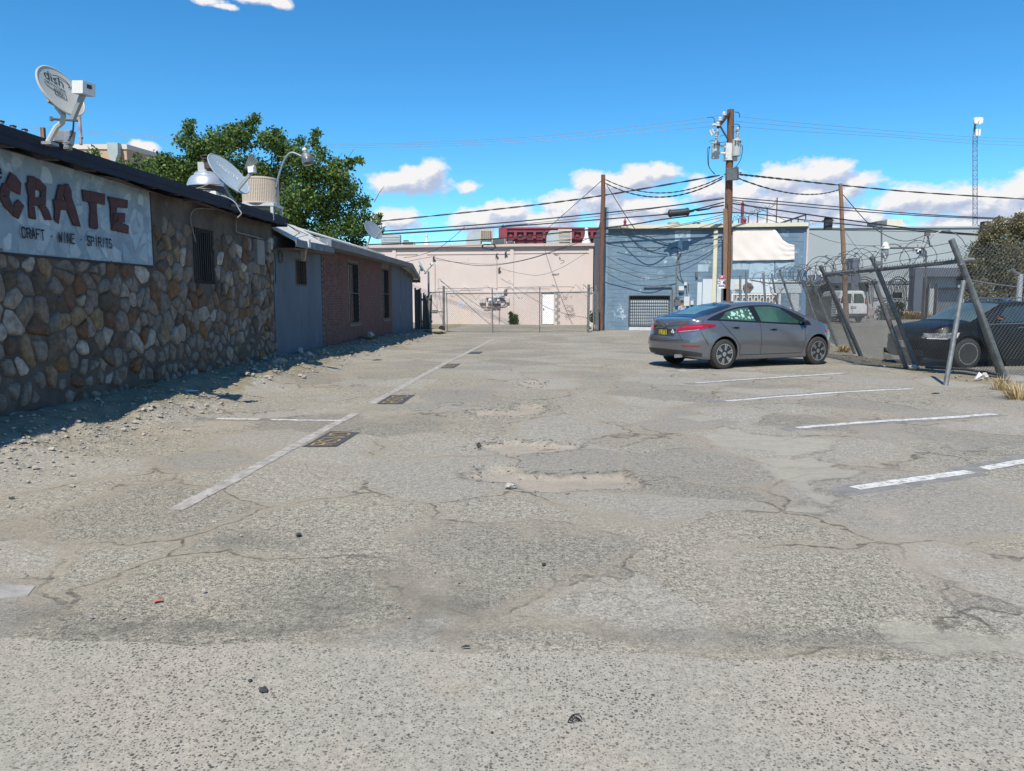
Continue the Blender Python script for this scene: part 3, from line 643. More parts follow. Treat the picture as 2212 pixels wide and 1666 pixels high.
for q, (sx, sz) in enumerate(pts):
    if not (6.35 < sx < SEND - .03 and -.05 < sz < 2.86): continue
    poly = [(sx-.45,sz-.45),(sx+.45,sz-.45),(sx+.45,sz+.45),(sx-.45,sz+.45)]
    for (ox, oz) in pts:
        if (ox, oz) == (sx, sz) or abs(ox-sx) > .9 or abs(oz-sz) > .9: continue
        nx_, nz_ = ox - sx, oz - sz; poly = clip_poly(poly, (sx + nx_*.5, sz + nz_*.5), (nx_, nz_))
    if len(poly) < 3: continue
    poly = [(min(max(x, 6.2), SEND), min(max(z, -.05), 2.95)) for x, z in poly]
    ccx = sum(p[0] for p in poly)/len(poly); ccz = sum(p[1] for p in poly)/len(poly)
    inwin = winA.y - .1 < ccx < winB.y + .08 and wz0 - .1 < ccz < wz1 + .22
    insign = ccx < sgA.y + .02 and ccz > sg0 - .02
    if inwin: continue
    near = ccx < sgA.y + .16 and ccz > sg0 - .16
    sh = rs.choice((.84,.90,.94,.96,.97,.98)) if ccz > .9 else rs.uniform(.55, .92)
    if ccz > 2.5 and not insign and rs.random() < (ccz - 2.4) * 2.8: continue
    if ccz < .5 and rs.random() < .06: continue
    if near and not insign: sh *= .8
    poly = [(ccx + (x-ccx)*sh, ccz + (z-ccz)*sh) for x, z in poly]; poly = chaikin(chaikin(poly, .16), .25); poly = [(x + rs.uniform(-.008,.008), z + rs.uniform(-.008,.008)) for x, z in poly]
    if insign:
        poly = [(min(x, sgA.y-.02), max(z, sg0+.015)) for x, z in poly]
        if ccz > 2.45 and rs.random() < .6: continue
        hit = any(abs(LW(sum(v[0] for v in g)/len(g), sum(v[1] for v in g)/len(g)).y - ccx) < .27 and abs(LW(sum(v[0] for v in g)/len(g), sum(v[1] for v in g)/len(g)).z - ccz) < .27 for pls in PL.values() for g in pls)
        stone_obj(poly, 0.0205, 0.002 if hit or 2.0 < ccz < 2.2 else rs.uniform(.005,.011), 'painted_stone', stone_p, bw, q)
    else: SL.append((max(p[0] for p in poly)-min(p[0] for p in poly), poly, rs.uniform(.012, .05), q))
SL.sort(key=lambda t: -t[0]); mbs = MB()
for i, (w_, poly, bu, q) in enumerate(SL):
    if i < 296: stone_obj(poly, -0.004, bu, 'stone', stone_m, bw, q)
    else: o = stone_obj(poly, -0.004, bu, '', None, None, q); mbs.add(o.v, o.f)
if mbs.v: mbs.build('stones', stone_m, bw, smooth=50, kind='stuff')
print('STONES', len(SL))
# barred window
wfm = M('black iron bars', (0.022,0.022,0.026), (0.04,0.038,0.038), 10, 0.55, 0.3)
glass_dk = M('dark window glass', (0.010,0.011,0.013), None, rough=0.25, spec=0.3)
win = frame_open(MB(), LP, winA.y - .02, winB.y + .02, wz0 - .03, wz1 + .03, [(winA.y + .05, winB.y - .05, wz0 + .05, wz1 - .05)], -0.12, -0.03).build('window', wfm, bw)
frame_open(MB(), LP, winA.y, winB.y, wz0, wz1, [], -.18, -.15).build('pane', glass_dk, win)
nb = 9
for i in range(nb):
    s = winA.y + .05 + (winB.y - winA.y - .1) * (i + .5) / nb
    MB().bar(LP(s, -.02, wz0), LP(s, -.02, wz1), .009, 5).build('bar', wfm, win)
# roof, fascia, soffit, rafter tails
roof_m = M('dark navy roof felt', (0.012,0.016,0.03), (0.02,0.025,0.04), 2, 0.8, 0, 0.3, 40)
soff_m = M('old soffit board', (0.16,0.135,0.115), (0.10,0.085,0.075), 4, 0.9, 0, 0.2, 40)
RE, RZ = 0.25, 3.12
YA, YB = 0.3, SEND + 0.12
rf = lambda y, d, z: LP(y, d, z)
mb = MB(); mb.hexa([rf(YA,-4.2,RZ+.30-.09), rf(YA,RE,RZ-.075), rf(YB,RE,RZ-.075), rf(YB,-4.2,RZ+.30-.09), rf(YA,-4.2,RZ+.30), rf(YA,RE,RZ), rf(YB,RE,RZ), rf(YB,-4.2,RZ+.30)])
mb.hexa([rf(YA,-8.6,RZ-.09), rf(YA,-4.2,RZ+.30-.09), rf(YB,-4.2,RZ+.30-.09), rf(YB,-8.6,RZ-.09), rf(YA,-8.6,RZ), rf(YA,-4.2,RZ+.30), rf(YB,-4.2,RZ+.30), rf(YB,-8.6,RZ)])
roof = mb.build('roof', roof_m, bw)
fas_m = M('navy painted fascia', (0.010,0.014,0.030), (0.014,0.019,0.036), 4, 0.6, 0, 0.1, 30, spec=.2)
for (a, b_) in ((YA, 8.55), (8.56, 12.3), (12.31, YB)):
    mb = MB(); lft = 0.012 if a == YA else 0.0
    mb.hexa([rf(a,RE-.001,RZ-.16), rf(a,RE+.025+lft,RZ-.16), rf(b_,RE+.025+lft,RZ-.16), rf(b_,RE-.001,RZ-.16), rf(a,RE-.001,RZ+.012), rf(a,RE+.03+lft,RZ+.012), rf(b_,RE+.03+lft,RZ+.012), rf(b_,RE-.001,RZ+.012)])
    mb.hexa([rf(a,RE+.0255+lft,RZ-.085), rf(a,RE+.032+lft,RZ-.085), rf(b_,RE+.032+lft,RZ-.085), rf(b_,RE+.0255+lft,RZ-.085), rf(a,RE+.0255+lft,RZ-.070), rf(a,RE+.034+lft,RZ-.070), rf(b_,RE+.034+lft,RZ-.070), rf(b_,RE+.0255+lft,RZ-.070)])
    mb.build('fascia', fas_m, bw)
mb = MB(); mb.hexa([rf(YB,-8.6,RZ-.2), rf(YB,RE+.03,RZ-.17), rf(YB+.025,RE+.03,RZ-.17), rf(YB+.025,-8.6,RZ-.2), rf(YB,-8.6,RZ), rf(YB,RE+.03,RZ+.012), rf(YB+.025,RE+.03,RZ+.012), rf(YB+.025,-8.6,RZ)]); mb.build('fascia', fas_m, bw)
sg = [7.7, 8.6, 10.9, 13.6, YB]
for i in range(0, 14):
    y0 = 6.2 + i * .68
    if y0 > YB - .1: break
    MB().hexa([rf(y0,-.3,RZ-.15), rf(y0,RE-.01,RZ-.165), rf(y0+.06,RE-.01,RZ-.165), rf(y0+.06,-.3,RZ-.15), rf(y0,-.3,RZ-.05), rf(y0,RE-.01,RZ-.078), rf(y0+.06,RE-.01,RZ-.078), rf(y0+.06,-.3,RZ-.05)]).build('rafter', soff_m, bw)
for (a, b_) in ((9.4, 11.6), (11.75, YB - .05)):
    n = 12; vs = []; 
    for i in range(n+1):
        y = a + (b_-a)*i/n; sag = -.05*math.sin(math.pi*i/n)
        vs += [rf(y,-.02,RZ-.13+sag*.6), rf(y,RE-.005,RZ-.168+sag)]
    MB().add(vs, [(2*i,2*i+1,2*i+3,2*i+2) for i in range(n)]).build('soffit', soff_m, bw)
# wall clutter: conduit, meter panel, cable
cg = M('painted grey conduit', (0.20,0.19,0.185), (0.14,0.13,0.125), 7, 0.6)
c4 = lambda L, d=.04: [LW((550 + x/2.38)/1.8445, (800 + y/2.38)/1.8445, d) for x, y in L]
MB().tube(catmull(c4([(545,390),(500,200),(505,120),(560,75),(760,85),(930,120)]), 5), .011, 6).build('conduit', cg, bw)
MB().tube(catmull(c4([(925,150),(928,260),(945,300),(1080,335),(1180,365)]), 5), .014, 6).build('conduit', cg, bw)
MB().tube(catmull(c4([(1195,380),(1195,500),(1230,620),(1270,780),(1295,790)]), 5), .008, 5).build('cable', black, bw)
MB().tube(catmull(c4([(1270,260),(1280,420),(1300,560),(1305,780)]), 5), .009, 5).build('cable', black, bw)
a, b_ = c4([(1092,365),(1172,612)], .0); mb = MB(); frame_open(mb, LP, a.y, b_.y, b_.z, a.z, [], 0.0, .07)
mp_ = mb.build('electrical_panel', M('dull grey panel', (0.20,0.20,0.195), (0.16,0.155,0.15), 5, 0.6), bw)
a, b_ = c4([(1190,385),(1220,495)], .0); frame_open(MB(), LP, a.y, b_.y, b_.z, a.z, [], 0.0, .09).build('junction_box', cg, bw)

# ------------------------------------------------------------------ left: stucco and brick house behind the bar
hb = thing('brick_house', 'low house with blue stucco ends and a painted brick middle, white roof', 'house', LP(24, -1, 0))
stucco = M('blue grey stucco', (0.115,0.145,0.18), (0.09,0.115,0.145), 1.5, 0.95, 0, 0.5, 45, (1,1,0.4), spots=[((0.085,0.085,0.085), 1.7, 0.56, 0.75), ((0.21,0.235,0.26), 2.3, 0.6, 0.75)])
S0, S1, S2, S3 = SEND + .13, LW(698, 650).y, LW(848, 650).y, LW(893, 650).y
wn1 = (LW(641,590).y, LW(665,590).y, LW(653,618).z, LW(653,560).z)
H1, H2 = 2.78, 2.98
frame_open(MB(), LP, S0, S1, -.1, H1, [wn1], -.2, -.03).build('wall', stucco, hb, label='blue stucco wall with a small barred window')
S4 = S3
frame_open(MB(), LP, S2, S4, -.1, 2.5, [], -.2, -.03).build('wall', stucco, hb)
MB().hexa([LP(S2,-.2,2.5), LP(S2,-.03,2.5), LP(S4,-.03,2.5), LP(S4,-.2,2.5), LP(S2,-.2,2.98), LP(S2,-.03,2.98), LP(S4,-.03,2.55), LP(S4,-.2,2.55)]).build('wall', stucco, hb)
# far and back walls
MB().hexa([LP(S4-.2,-4,-.1), LP(S4-.2,-.21,-.1), LP(S4,-.21,-.1), LP(S4,-4,-.1), LP(S4-.2,-4,2.5), LP(S4-.2,-.21,2.5), LP(S4,-.21,2.5), LP(S4,-4,2.5)]).build('wall', stucco, hb)
MB().hexa([LP(S0,-4.0,-.1), LP(S0,-3.8,-.1), LP(S4,-3.8,-.1), LP(S4,-4.0,-.1), LP(S0,-4.0,2.8), LP(S0,-3.8,2.8), LP(S4,-3.8,2.5), LP(S4,-4.0,2.5)]).build('wall', stucco, hb)
r5 = lambda x, y: ((1000 + x/2.776)/1.8445, (850 + y/2.776)/1.8445)
w2 = (LW(*r5(1075,880)).y, LW(*r5(1192,880)).y, LW(*r5(1140,1222)).z, LW(*r5(1130,545)).z)
w3 = (LW(*r5(1450,880)).y, LW(*r5(1525,880)).y, LW(*r5(1490,1172)).z, LW(*r5(1485,612)).z)
bmort = M('brick mortar', (0.20,0.155,0.14), (0.15,0.115,0.105), 4, 0.95, 0, 0.4, 60)
frame_open(MB(), LP, S1, S2, -.1, H2, [w2, w3], -.2, -.008).build('brick_backing', bmort, hb)
brick_m = M('painted red bricks', (0.2,0.1,0.08), (0.75,0.72,0.72), 5, 0.9, 0, 0.4, 60,
            rand=[(0.155,0.078,0.068),(0.135,0.066,0.057),(0.175,0.094,0.08),(0.145,0.075,0.067),(0.115,0.056,0.05),(0.165,0.084,0.072),(0.14,0.072,0.062)], spots=[((0.085,0.07,0.065), 1.1, 0.60, 0.75)])
BL, BH = 0.193, 0.056
bm_ = MB(); bm_.hexa([LP(-BL/2,-.01,-BH/2)-LP(0,0,0), LP(-BL/2,.008,-BH/2)-LP(0,0,0), LP(BL/2,.008,-BH/2)-LP(0,0,0), LP(BL/2,-.01,-BH/2)-LP(0,0,0), LP(-BL/2,-.01,BH/2)-LP(0,0,0), LP(-BL/2,.008,BH/2)-LP(0,0,0), LP(BL/2,.008,BH/2)-LP(0,0,0), LP(BL/2,-.01,BH/2)-LP(0,0,0)])
src = bm_.build('brick', brick_m, None, org=(0,0,0)); bmesh_data = src.data; bpy.data.objects.remove(src)
nbr = 0; rest = MB(); rb = random.Random(5)
cells = []
for j in range(0, 42):
    for i in range(int((S2 - S1) / .205) + 2):
        y = S1 + .1 + (i + .5*(j % 2)) * .205; z = .14 + j * .0675
        if y - BL/2 < S1 or y + BL/2 > S2 or z > H2 - .05: continue
        if any(h[0]-.09 < y < h[1]+.09 and h[2]-.02 < z < h[3]+.03 for h in (w2, w3)): continue
        cells.append((y, z))
cells.sort(key=lambda c: (round(c[0] / .21), -c[1]))
for (y, z) in cells:
    d = rb.uniform(-.003, .004)
    if nbr < 300 and z > .5: inst(bmesh_data, 'brick', LP(y, d, z), hb); nbr += 1
    else: rest.hexa([LP(y-BL/2,-.01,z-BH/2), LP(y-BL/2,.008+d,z-BH/2), LP(y+BL/2,.008+d,z-BH/2), LP(y+BL/2,-.01,z-BH/2), LP(y-BL/2,-.01,z+BH/2), LP(y-BL/2,.008+d,z+BH/2), LP(y+BL/2,.008+d,z+BH/2), LP(y+BL/2,-.01,z+BH/2)])
rest.build('bricks', M('painted red bricks far', (0.15,0.075,0.065), (0.122,0.061,0.053), 6, 0.9, 0, 0.4, 60, spots=[((0.085,0.07,0.065), 1.1, 0.60, 0.75), ((0.22,0.12,0.10), 4, 0.6, 0.7)]), hb, kind='stuff')
brown_wood = M('brown window wood', (0.085,0.06,0.045), (0.055,0.04,0.032), 12, 0.8, 0, 0.3, 40, (3,3,1))
for k, (h, fm_) in enumerate(((wn1, brown_wood), (w2, wfm), (w3, wfm))):
    d0 = -.06 if k == 0 else -.03
    w_ = frame_open(MB(), LP, h[0], h[1], h[2], h[3], [(h[0]+.045, h[1]-.045, h[2]+.045, h[3]-.045)], d0-.08, d0+.035).build('window', fm_, hb)
    frame_open(MB(), LP, h[0]+.04, h[1]-.04, h[2]+.04, h[3]-.04, [], d0-.075, d0-.06).build('pane', glass_dk, w_)
    n = 5 if k == 0 else 6
    for i in range(n):
        s = h[0] + .05 + (h[1]-h[0]-.1)*(i+.5)/n; MB().bar(LP(s, d0+.0, h[2]+.02), LP(s, d0+.0, h[3]-.02), .011 if k else .014, 5).build('bar', fm_, w_)
    if k:
        zc = (h[2]+h[3])/2; MB().bar(LP(h[0]+.02, d0+.03, zc), LP(h[1]-.02, d0+.03, zc), .012, 5).build('bar', steel_dk, w_)
        frame_open(MB(), LP, h[0]-.06, h[1]+.06, h[2]-.07, h[2]-.005, [], -.02, .05).build('sill', bmort, w_)
# blank panel above the second brick window
frame_open(MB(), LP, w3[0]-.02, w3[1]+.05, w3[3]+.03, w3[3]+.36, [], -.02, .012).build('panel', M('grey boarded panel', (0.17,0.155,0.15), (0.13,0.12,0.115), 4, 0.9), hb)
# roofs
wroof = M('white coated roofing', (0.55,0.54,0.50), (0.45,0.44,0.41), 1.2, 0.8, 0, 0.4, 18, spots=[((0.30,0.29,0.27), 2.2, 0.58, 0.75)])
wood_w = M('weathered grey fascia', (0.21,0.205,0.20), (0.16,0.15,0.145), 4, 0.9, 0, 0.3, 30, (1,0.3,1))
wood_bl = M('peeling blue grey fascia', (0.16,0.19,0.22), (0.12,0.14,0.165), 3, 0.85, 0, 0.3, 30, spots=[((0.35,0.34,0.33), 9, 0.6, 0.68)])
RD, RIDGE, RZZ = 0.45, -1.75, 3.62
E1 = LW(722, 535, .45).y
def roof_slab(y0, y1, d0, z0, d1, z1, t=.05, zb=None, zb1=None):
    zb = z0 if zb is None else zb; zb1 = z1 if zb1 is None else zb1
    return MB().hexa([LP(y0,d1,z1-t), LP(y0,d0,z0-t), LP(y1,d0,zb-t), LP(y1,d1,zb1-t), LP(y0,d1,z1), LP(y0,d0,z0), LP(y1,d0,zb), LP(y1,d1,zb1)])
RE1z = LW(600, 508, .42).z
roof_slab(S0+.03, E1, .42, RE1z, -.5, 3.2, .04, RE1z+.05, 3.26).build('roof', wroof, hb)
roof_slab(S0+.03, S2+1.2, -.5, 3.215, RIDGE, RZZ, .04, 3.215, RZZ).build('roof', wroof, hb)
roof_slab(S0+.03, S2+1.2, RIDGE, RZZ, -4.3, 2.85, .04, RZZ, 2.85).build('roof', wroof, hb)
EZ = LW(790, 541, .46).z
roof_slab(E1-.35, S2+1.6, .46, EZ, -.5, EZ+.20, .05).build('roof', wroof, hb)
MB().hexa([LP(S0+.03,.42,RE1z-.15), LP(S0+.03,.45,RE1z-.15), LP(E1,.45,RE1z-.10), LP(E1,.42,RE1z-.10), LP(S0+.03,.42,RE1z+.005), LP(S0+.03,.45,RE1z+.005), LP(E1,.45,RE1z+.055), LP(E1,.42,RE1z+.055)]).build('fascia', wood_bl, hb)
MB().hexa([LP(E1-.35,.46,EZ-.16), LP(E1-.35,.49,EZ-.16), LP(S2+1.6,.49,EZ-.16), LP(S2+1.6,.46,EZ-.16), LP(E1-.35,.46,EZ+.005), LP(E1-.35,.49,EZ+.005), LP(S2+1.6,.49,EZ+.005), LP(S2+1.6,.46,EZ+.005)]).build('fascia', wood_w, hb)
MB().hexa([LP(E1-.385,-.1,EZ-.06), LP(E1-.385,.49,EZ-.16), LP(E1-.352,.49,EZ-.16), LP(E1-.352,-.1,EZ-.06), LP(E1-.385,-.1,EZ+.12), LP(E1-.385,.49,EZ+.012), LP(E1-.352,.49,EZ+.012), LP(E1-.352,-.1,EZ+.12)]).build('fascia', wood_bl, hb)
MB().hexa([LP(S0+.05,-.03,2.5), LP(S0+.05,.40,2.50), LP(E1,.40,2.56), LP(E1,-.03,2.56), LP(S0+.05,-.03,2.53), LP(S0+.05,.40,2.53), LP(E1,.40,2.59), LP(E1,-.03,2.59)]).build('soffit', M('brown soffit', (0.15,0.10,0.075), (0.11,0.075,0.06), 3, 0.9), hb)
MB().hexa([LP(E1,-.01,EZ-.14), LP(E1,.455,EZ-.14), LP(S2+1.5,.455,EZ-.14), LP(S2+1.5,-.01,EZ-.14), LP(E1,-.01,EZ-.11), LP(E1,.455,EZ-.11), LP(S2+1.5,.455,EZ-.11), LP(S2+1.5,-.01,EZ-.11)]).build('soffit', wood_w, hb)
# drop roof at the far end with rafter tails
FE = at(908, 603, 33.6); fz = FE.z; fd = FE.x - (-WA + WK*33.6)
ya, yb = S2 + 1.6, 33.6
MB().hexa([LP(ya,-4.3,EZ-.05), LP(ya,.49,EZ-.05), LP(yb,fd,fz), LP(yb,-4.3,fz), LP(ya,-4.3,EZ+.02), LP(ya,.49,EZ+.01), LP(yb,fd,fz+.06), LP(yb,-4.3,fz+.06)]).build('roof', wroof, hb)
MB().hexa([LP(ya,.465,EZ-.19), LP(ya,.495,EZ-.19), LP(yb,fd+.005,fz-.15), LP(yb,fd-.025,fz-.15), LP(ya,.465,EZ+.015), LP(ya,.495,EZ+.015), LP(yb,fd+.005,fz+.065), LP(yb,fd-.025,fz+.065)]).build('fascia', wood_w, hb)
MB().hexa([LP(yb-.03,-4.3,fz-.16), LP(yb-.03,fd,fz-.16), LP(yb,fd,fz-.16), LP(yb,-4.3,fz-.16), LP(yb-.03,-4.3,fz-.01), LP(yb-.03,fd,fz-.01), LP(yb,fd,fz-.01), LP(yb,-4.3,fz-.01)]).build('fascia', wood_w, hb)
for i in range(5):
    y0 = ya + .25 + i * (yb - ya - .5) / 4.5; zr = EZ - .12 + (fz - EZ) * (y0 - ya) / (yb - ya)
    MB().hexa([LP(y0,-.05,zr-.10), LP(y0,fd-.06,zr-.12), LP(y0+.07,fd-.06,zr-.15), LP(y0+.07,-.05,zr-.13), LP(y0,-.05,zr+.02), LP(y0,fd-.06,zr), LP(y0+.07,fd-.06,zr-.02), LP(y0+.07,-.05,zr)]).build('rafter', wood_w, hb)
# wooden corbel and a scupper drip under the first eave
cb = LW(650, 520, .30); y0 = cb.y
MB().hexa([LP(y0,.30,RE1z-.40), LP(y0,.36,RE1z-.40), LP(y0+.07,.36,RE1z-.40), LP(y0+.07,.30,RE1z-.40), LP(y0-.02,.28,RE1z-.10), LP(y0-.02,.41,RE1z-.10), LP(y0+.10,.41,RE1z-.10), LP(y0+.10,.28,RE1z-.10)]).build('corbel', M('raw bracket wood', (0.36,0.27,0.19), (0.27,0.20,0.14), 8, 0.85), hb)
MB().hexa([LP(y0-.03,.452,RE1z-.11), LP(y0-.03,.475,RE1z-.11), LP(y0+.12,.475,RE1z-.11), LP(y0+.12,.452,RE1z-.11), LP(y0-.03,.452,RE1z+.06), LP(y0-.03,.475,RE1z+.06), LP(y0+.12,.475,RE1z+.06), LP(y0+.12,.452,RE1z+.06)]).build('scupper', white_pt, hb)
cc = LW(*r5(315,480), .0); pts_ = []
for i in range(36): a = i*.55; pts_.append(cc + Vector((0.02 + .01*math.sin(i), .16*math.cos(a)*(1-.008*i), .13*math.sin(a))))
MB().tube(pts_, .006, 4).build('cable', black, hb)

# wooden gate and leaning old planks at the far end
pl_m = M('grey weathered planks', (0.11,0.10,0.095), (0.065,0.06,0.058), 6, 0.9, 0, 0.6, 25, (8,8,0.6), spots=[((0.17,0.155,0.14), 6, 0.6, 0.75)])
pg = thing('plank_gate', 'dark weathered plank gate beside the far end of the blue stucco wall', 'gate', at(905, 716, 33.9))
for i in range(9):
    x0 = 896 + i * 4.0; yy = 33.7 + .04 * i; h = (1.95 if i < 3 else 1.72) + rb.uniform(-.1,.1)
    a = at(x0, 700, yy); z0 = float(ground_h(a.x, yy)) - .02
    l = rb.uniform(-.02,.05) if i > 3 else 0
    MB().hexa([(a.x,yy,z0),(a.x+.085,yy,z0),(a.x+.085,yy+.03,z0),(a.x,yy+.03,z0),(a.x+l,yy,h),(a.x+.08+l,yy,h+rb.uniform(-.06,.06)),(a.x+.08+l,yy+.03,h),(a.x+l,yy+.03,h)]).build('plank', pl_m, pg)
a = at(896, 700, 33.75); b_ = at(934, 700, 34.1)
for zz_ in (.5, 1.5): MB().sq((a.x, 33.80, zz_), (b_.x, 34.12, zz_), .04, .09).build('rail', pl_m, pg)
# ------------------------------------------------------------------ back buildings
class Plane:
    def __init__(s, x0, y0, x1, y1): s.x0, s.y0, s.k = x0, y0, (y1 - y0) / (x1 - x0)
    def p(s, x, d, z): return Vector((x + d * s.k, s.y0 + s.k * (x - s.x0) - d, z))
    def w(s, px, py, d=0.0):
        r = ray(px, py); t = (s.y0 - d - s.k * s.x0) / (r.y - s.k * r.x); return Vector((0, 0, CAMZ)) + r * t
def pbox(mb, pl, x0, x1, d0, d1, z0, z1): 
    return mb.hexa([pl.p(x0,d1,z0), pl.p(x1,d1,z0), pl.p(x1,d0,z0), pl.p(x0,d0,z0), pl.p(x0,d1,z1), pl.p(x1,d1,z1), pl.p(x1,d0,z1), pl.p(x0,d0,z1)])
r6 = lambda x, y: (813.2 + x*.2441, 325.3 + y*.2441)
r6b = lambda x, y: ((1650 + x*.3391)/1.8445, (1050 + y*.3391)/1.8445)
r7 = lambda x, y: (1274 + x*.22056, 379.5 + y*.22056)
r2f = lambda x, y: (1653.6 + x*.25245, 460.8 + y*.25245)
# ---- pink stuccoed building
PK = Plane(-9, 46.5, 5.03, 44.7)
pink = M('pale pink stucco', (0.575,0.50,0.465), (0.535,0.455,0.42), 0.5, 0.92, 0, 0.3, 12, spots=[((0.47,0.41,0.385), 0.8, 0.60, 0.8), ((0.60,0.55,0.52), 0.6, 0.6, 0.8)])
pink_d = M('pink trim', (0.52,0.43,0.385), (0.47,0.39,0.35), 1, 0.9, 0, 0.2, 20)
pb = thing('pink_building', 'long pale pink stuccoed building behind the back fence with a white door', 'building', PK.p(-2, -3, 0))
XL, XR = -14.0, PK.w(1281, 600).x; PT = PK.w(1240, 532).z
dA, dB = PK.w(*r6b(1497,600)), PK.w(*r6b(1645,600)); dz1 = PK.w(*r6b(1570,350)).z; ndr = (dA.x, dB.x, 0.0, dz1)
mb = MB()
ss = [XL, ndr[0], ndr[1], XR]
pbox(mb, PK, XL, ndr[0], 0, -.3, -.1, PT); pbox(mb, PK, ndr[1], XR, 0, -.3, -.1, PT); pbox(mb, PK, ndr[0], ndr[1], 0, -.3, ndr[3], PT)
mb.build('wall', pink, pb)
pbox(MB(), PK, XR-.3, XR, -.3, -14, -.1, PT).build('wall', pink, pb); pbox(MB(), PK, XL, XL+.3, -.3, -14, -.1, PT).build('wall', pink, pb)
pbox(MB(), PK, XL, XR, -.3, -14, PT-.5, PT-.3).build('roof', M('flat roof coating', (0.45,0.44,0.42), (0.38,0.37,0.35), 1, 0.9), pb)
dr = pbox(MB(), PK, ndr[0]+.04, ndr[1]-.02, -.05, -.1, 0.03, ndr[3]-.03).build('door', M('white door paint', (0.80,0.81,0.82), (0.76,0.77,0.78), 2, 0.45), pb)
MB().obox(PK.p(ndr[0]+.12, -.02, .95), (.03,0,0), (0,.03,0), (0,0,.04)).build('handle', steel_dk, dr)
cmu = M('bare concrete block', (0.30,0.29,0.275), (0.24,0.235,0.225), 4, 0.95, 0, 0.5, 40)
cx0, cx1 = PK.w(*r6b(1655,600)).x, PK.w(*r6b(1715,600)).x
for i in range(10): pbox(MB(), PK, cx0 + (.0 if i % 2 else .12), cx1 - (.1 if i % 2 else 0), .012, -.02, .02 + i*.2, .205 + i*.2).build('block', cmu, pb)
# cornice with a shadow gap, pilasters, string mould
pbox(MB(), PK, XL, XR+.06, .20, -.3, PT, PT+.16).build('cornice', pink_d, pb)
pbox(MB(), PK, XL, XR+.04, .12, 0, PT-.10, PT-.002).build('cornice', pink_d, pb)
for px in (268, 1305): 
    x = PK.w(*((1450 + px/2.212)/1.8445, 540)).x; pbox(MB(), PK, x-.11, x+.11, .07, 0, 0, PT-.102).build('pilaster', pink, pb)
pbox(MB(), PK, XR-.26, XR, .07, 0, 0, PT-.102).build('pilaster', pink, pb)
for (a, b_, y) in ((1660,1990,350),(1310,1650,352),(555,1290,362),(275,472,362)):
    f = lambda q: ((1450 + q/2.212)/1.8445, (850 + y/2.212)/1.8445)
    A, B = PK.w(*f(a)), PK.w(*f(b_)); pbox(MB(), PK, A.x, B.x, .035, 0, A.z-.025, A.z+.025).build('moulding', pink_d, pb)
# painted-over doorway, meter gang, boxes, conduits
A, B = PK.w(*r6b(462,700)), PK.w(*r6b(668,365)); pbox(MB(), PK, A.x, B.x, .012, 0, 0.02, B.z).build('blocked_doorway', M('peach patch', (0.60,0.49,0.42), (0.57,0.48,0.42), 2, 0.9), pb)
A = PK.w(*r6b(560,480)); c_ = [PK.p(A.x + .24*math.cos(a)*(1+.15*math.sin(3*a)), .0135, A.z + .2*math.sin(a)) for a in [i*math.pi/12 for i in range(24)]]
MB().add(c_, [tuple(range(24))]).build('paint_patch', M('pale blue paint patch', (0.48,0.52,0.60), (0.52,0.53,0.56), 3, 0.9), pb)
grey_bx = M('pinkish meter boxes', (0.50,0.46,0.44), (0.44,0.41,0.39), 5, 0.6); dkbx = M('rusty dark metal', (0.12,0.085,0.07), (0.17,0.12,0.10), 8, 0.7)
A, B = PK.w(*r6b(850,412)), PK.w(*r6b(1040,406)); pbox(MB(), PK, A.x, B.x, .12, 0, A.z-.05, A.z+.05).build('wireway', dkbx, pb)
for x_ in (895, 943, 993):
    A = PK.w(*r6b(x_, 430)); mt_ = pbox(MB(), PK, A.x-.13, A.x+.13, .1, 0, A.z-.2, A.z+.16).build('electric_meter', grey_bx, pb)
    Mr = Matrix.Rotation(R(90), 3, 'X'); MB().lathe([(.10,0),(.10,.06),(.07,.09),(0,.1)], 14, PK.p(A.x, .1, A.z), Mr).build('meter_glass', white_pt, mt_, True)
    pbox(MB(), PK, A.x-.13, A.x+.13, .06, 0, A.z-.30, A.z-.24).build('bracket', dkbx, mt_)
    Bq = PK.w(*r6b(x_ - 2 + (-5 if x_ < 900 else 0), 520)); pbox(MB(), PK, Bq.x-.12, Bq.x+.12, .08, 0, Bq.z-.07, Bq.z+.07).build('conduit_box', dkbx, pb)
for (x_, y_) in ((792,440),(823,440),(1102,435)):
    A = PK.w(*r6b(x_, y_)); pbox(MB(), PK, A.x-.09, A.x+.09, .1, 0, A.z-.12, A.z+.14).build('junction_box', grey_bx, pb); pbox(MB(), PK, A.x-.11, A.x+.11, .1, 0, A.z-.19, A.z-.13).build('bracket', dkbx, pb)
for pts in ([(790,495),(800,508),(890,515)], [(1012,510),(1080,500),(1095,480)], [(820,540),(920,540)], [(902,530),(903,700)], [(958,470),(955,515)], [(1003,470),(1000,700)], [(1040,432),(1085,437)]):
    MB().tube(catmull([PK.w(*r6b(*q), .05) for q in pts], 4), .02, 5).build('conduit', pink_d if pts[0][1] > 500 else dkbx, pb)
for (q0, q1, q2) in (((240,0),(242,150),(242,418)), ((968,-80),(968,100),(970,300)), ((1162,-60),(1163,100),(1163,440))):
    MB().tube([PK.w(*r6b(*q), .05) for q in (q0,q1,q2)], .03, 6).build('conduit', pink, pb)
A, B = PK.w(*r6b(188,560)), PK.w(*r6b(270,425)); pbox(MB(), PK, A.x, B.x, .08, 0, A.z, B.z).build('panel', pink, pb)
A, B = PK.w(*r6b(215,562)), PK.w(*r6b(275,548)); pbox(MB(), PK, A.x, B.x, .1, .0, A.z, B.z).build('bracket', dkbx, pb)
A = PK.w(*r6b(1018,360)); pbox(MB(), PK, A.x-.22, A.x+.22, .18, 0, A.z-.25, A.z+.2).build('service_box', M('pale grey metal', (0.52,0.53,0.54), (0.47,0.48,0.49), 4, 0.5), pb)
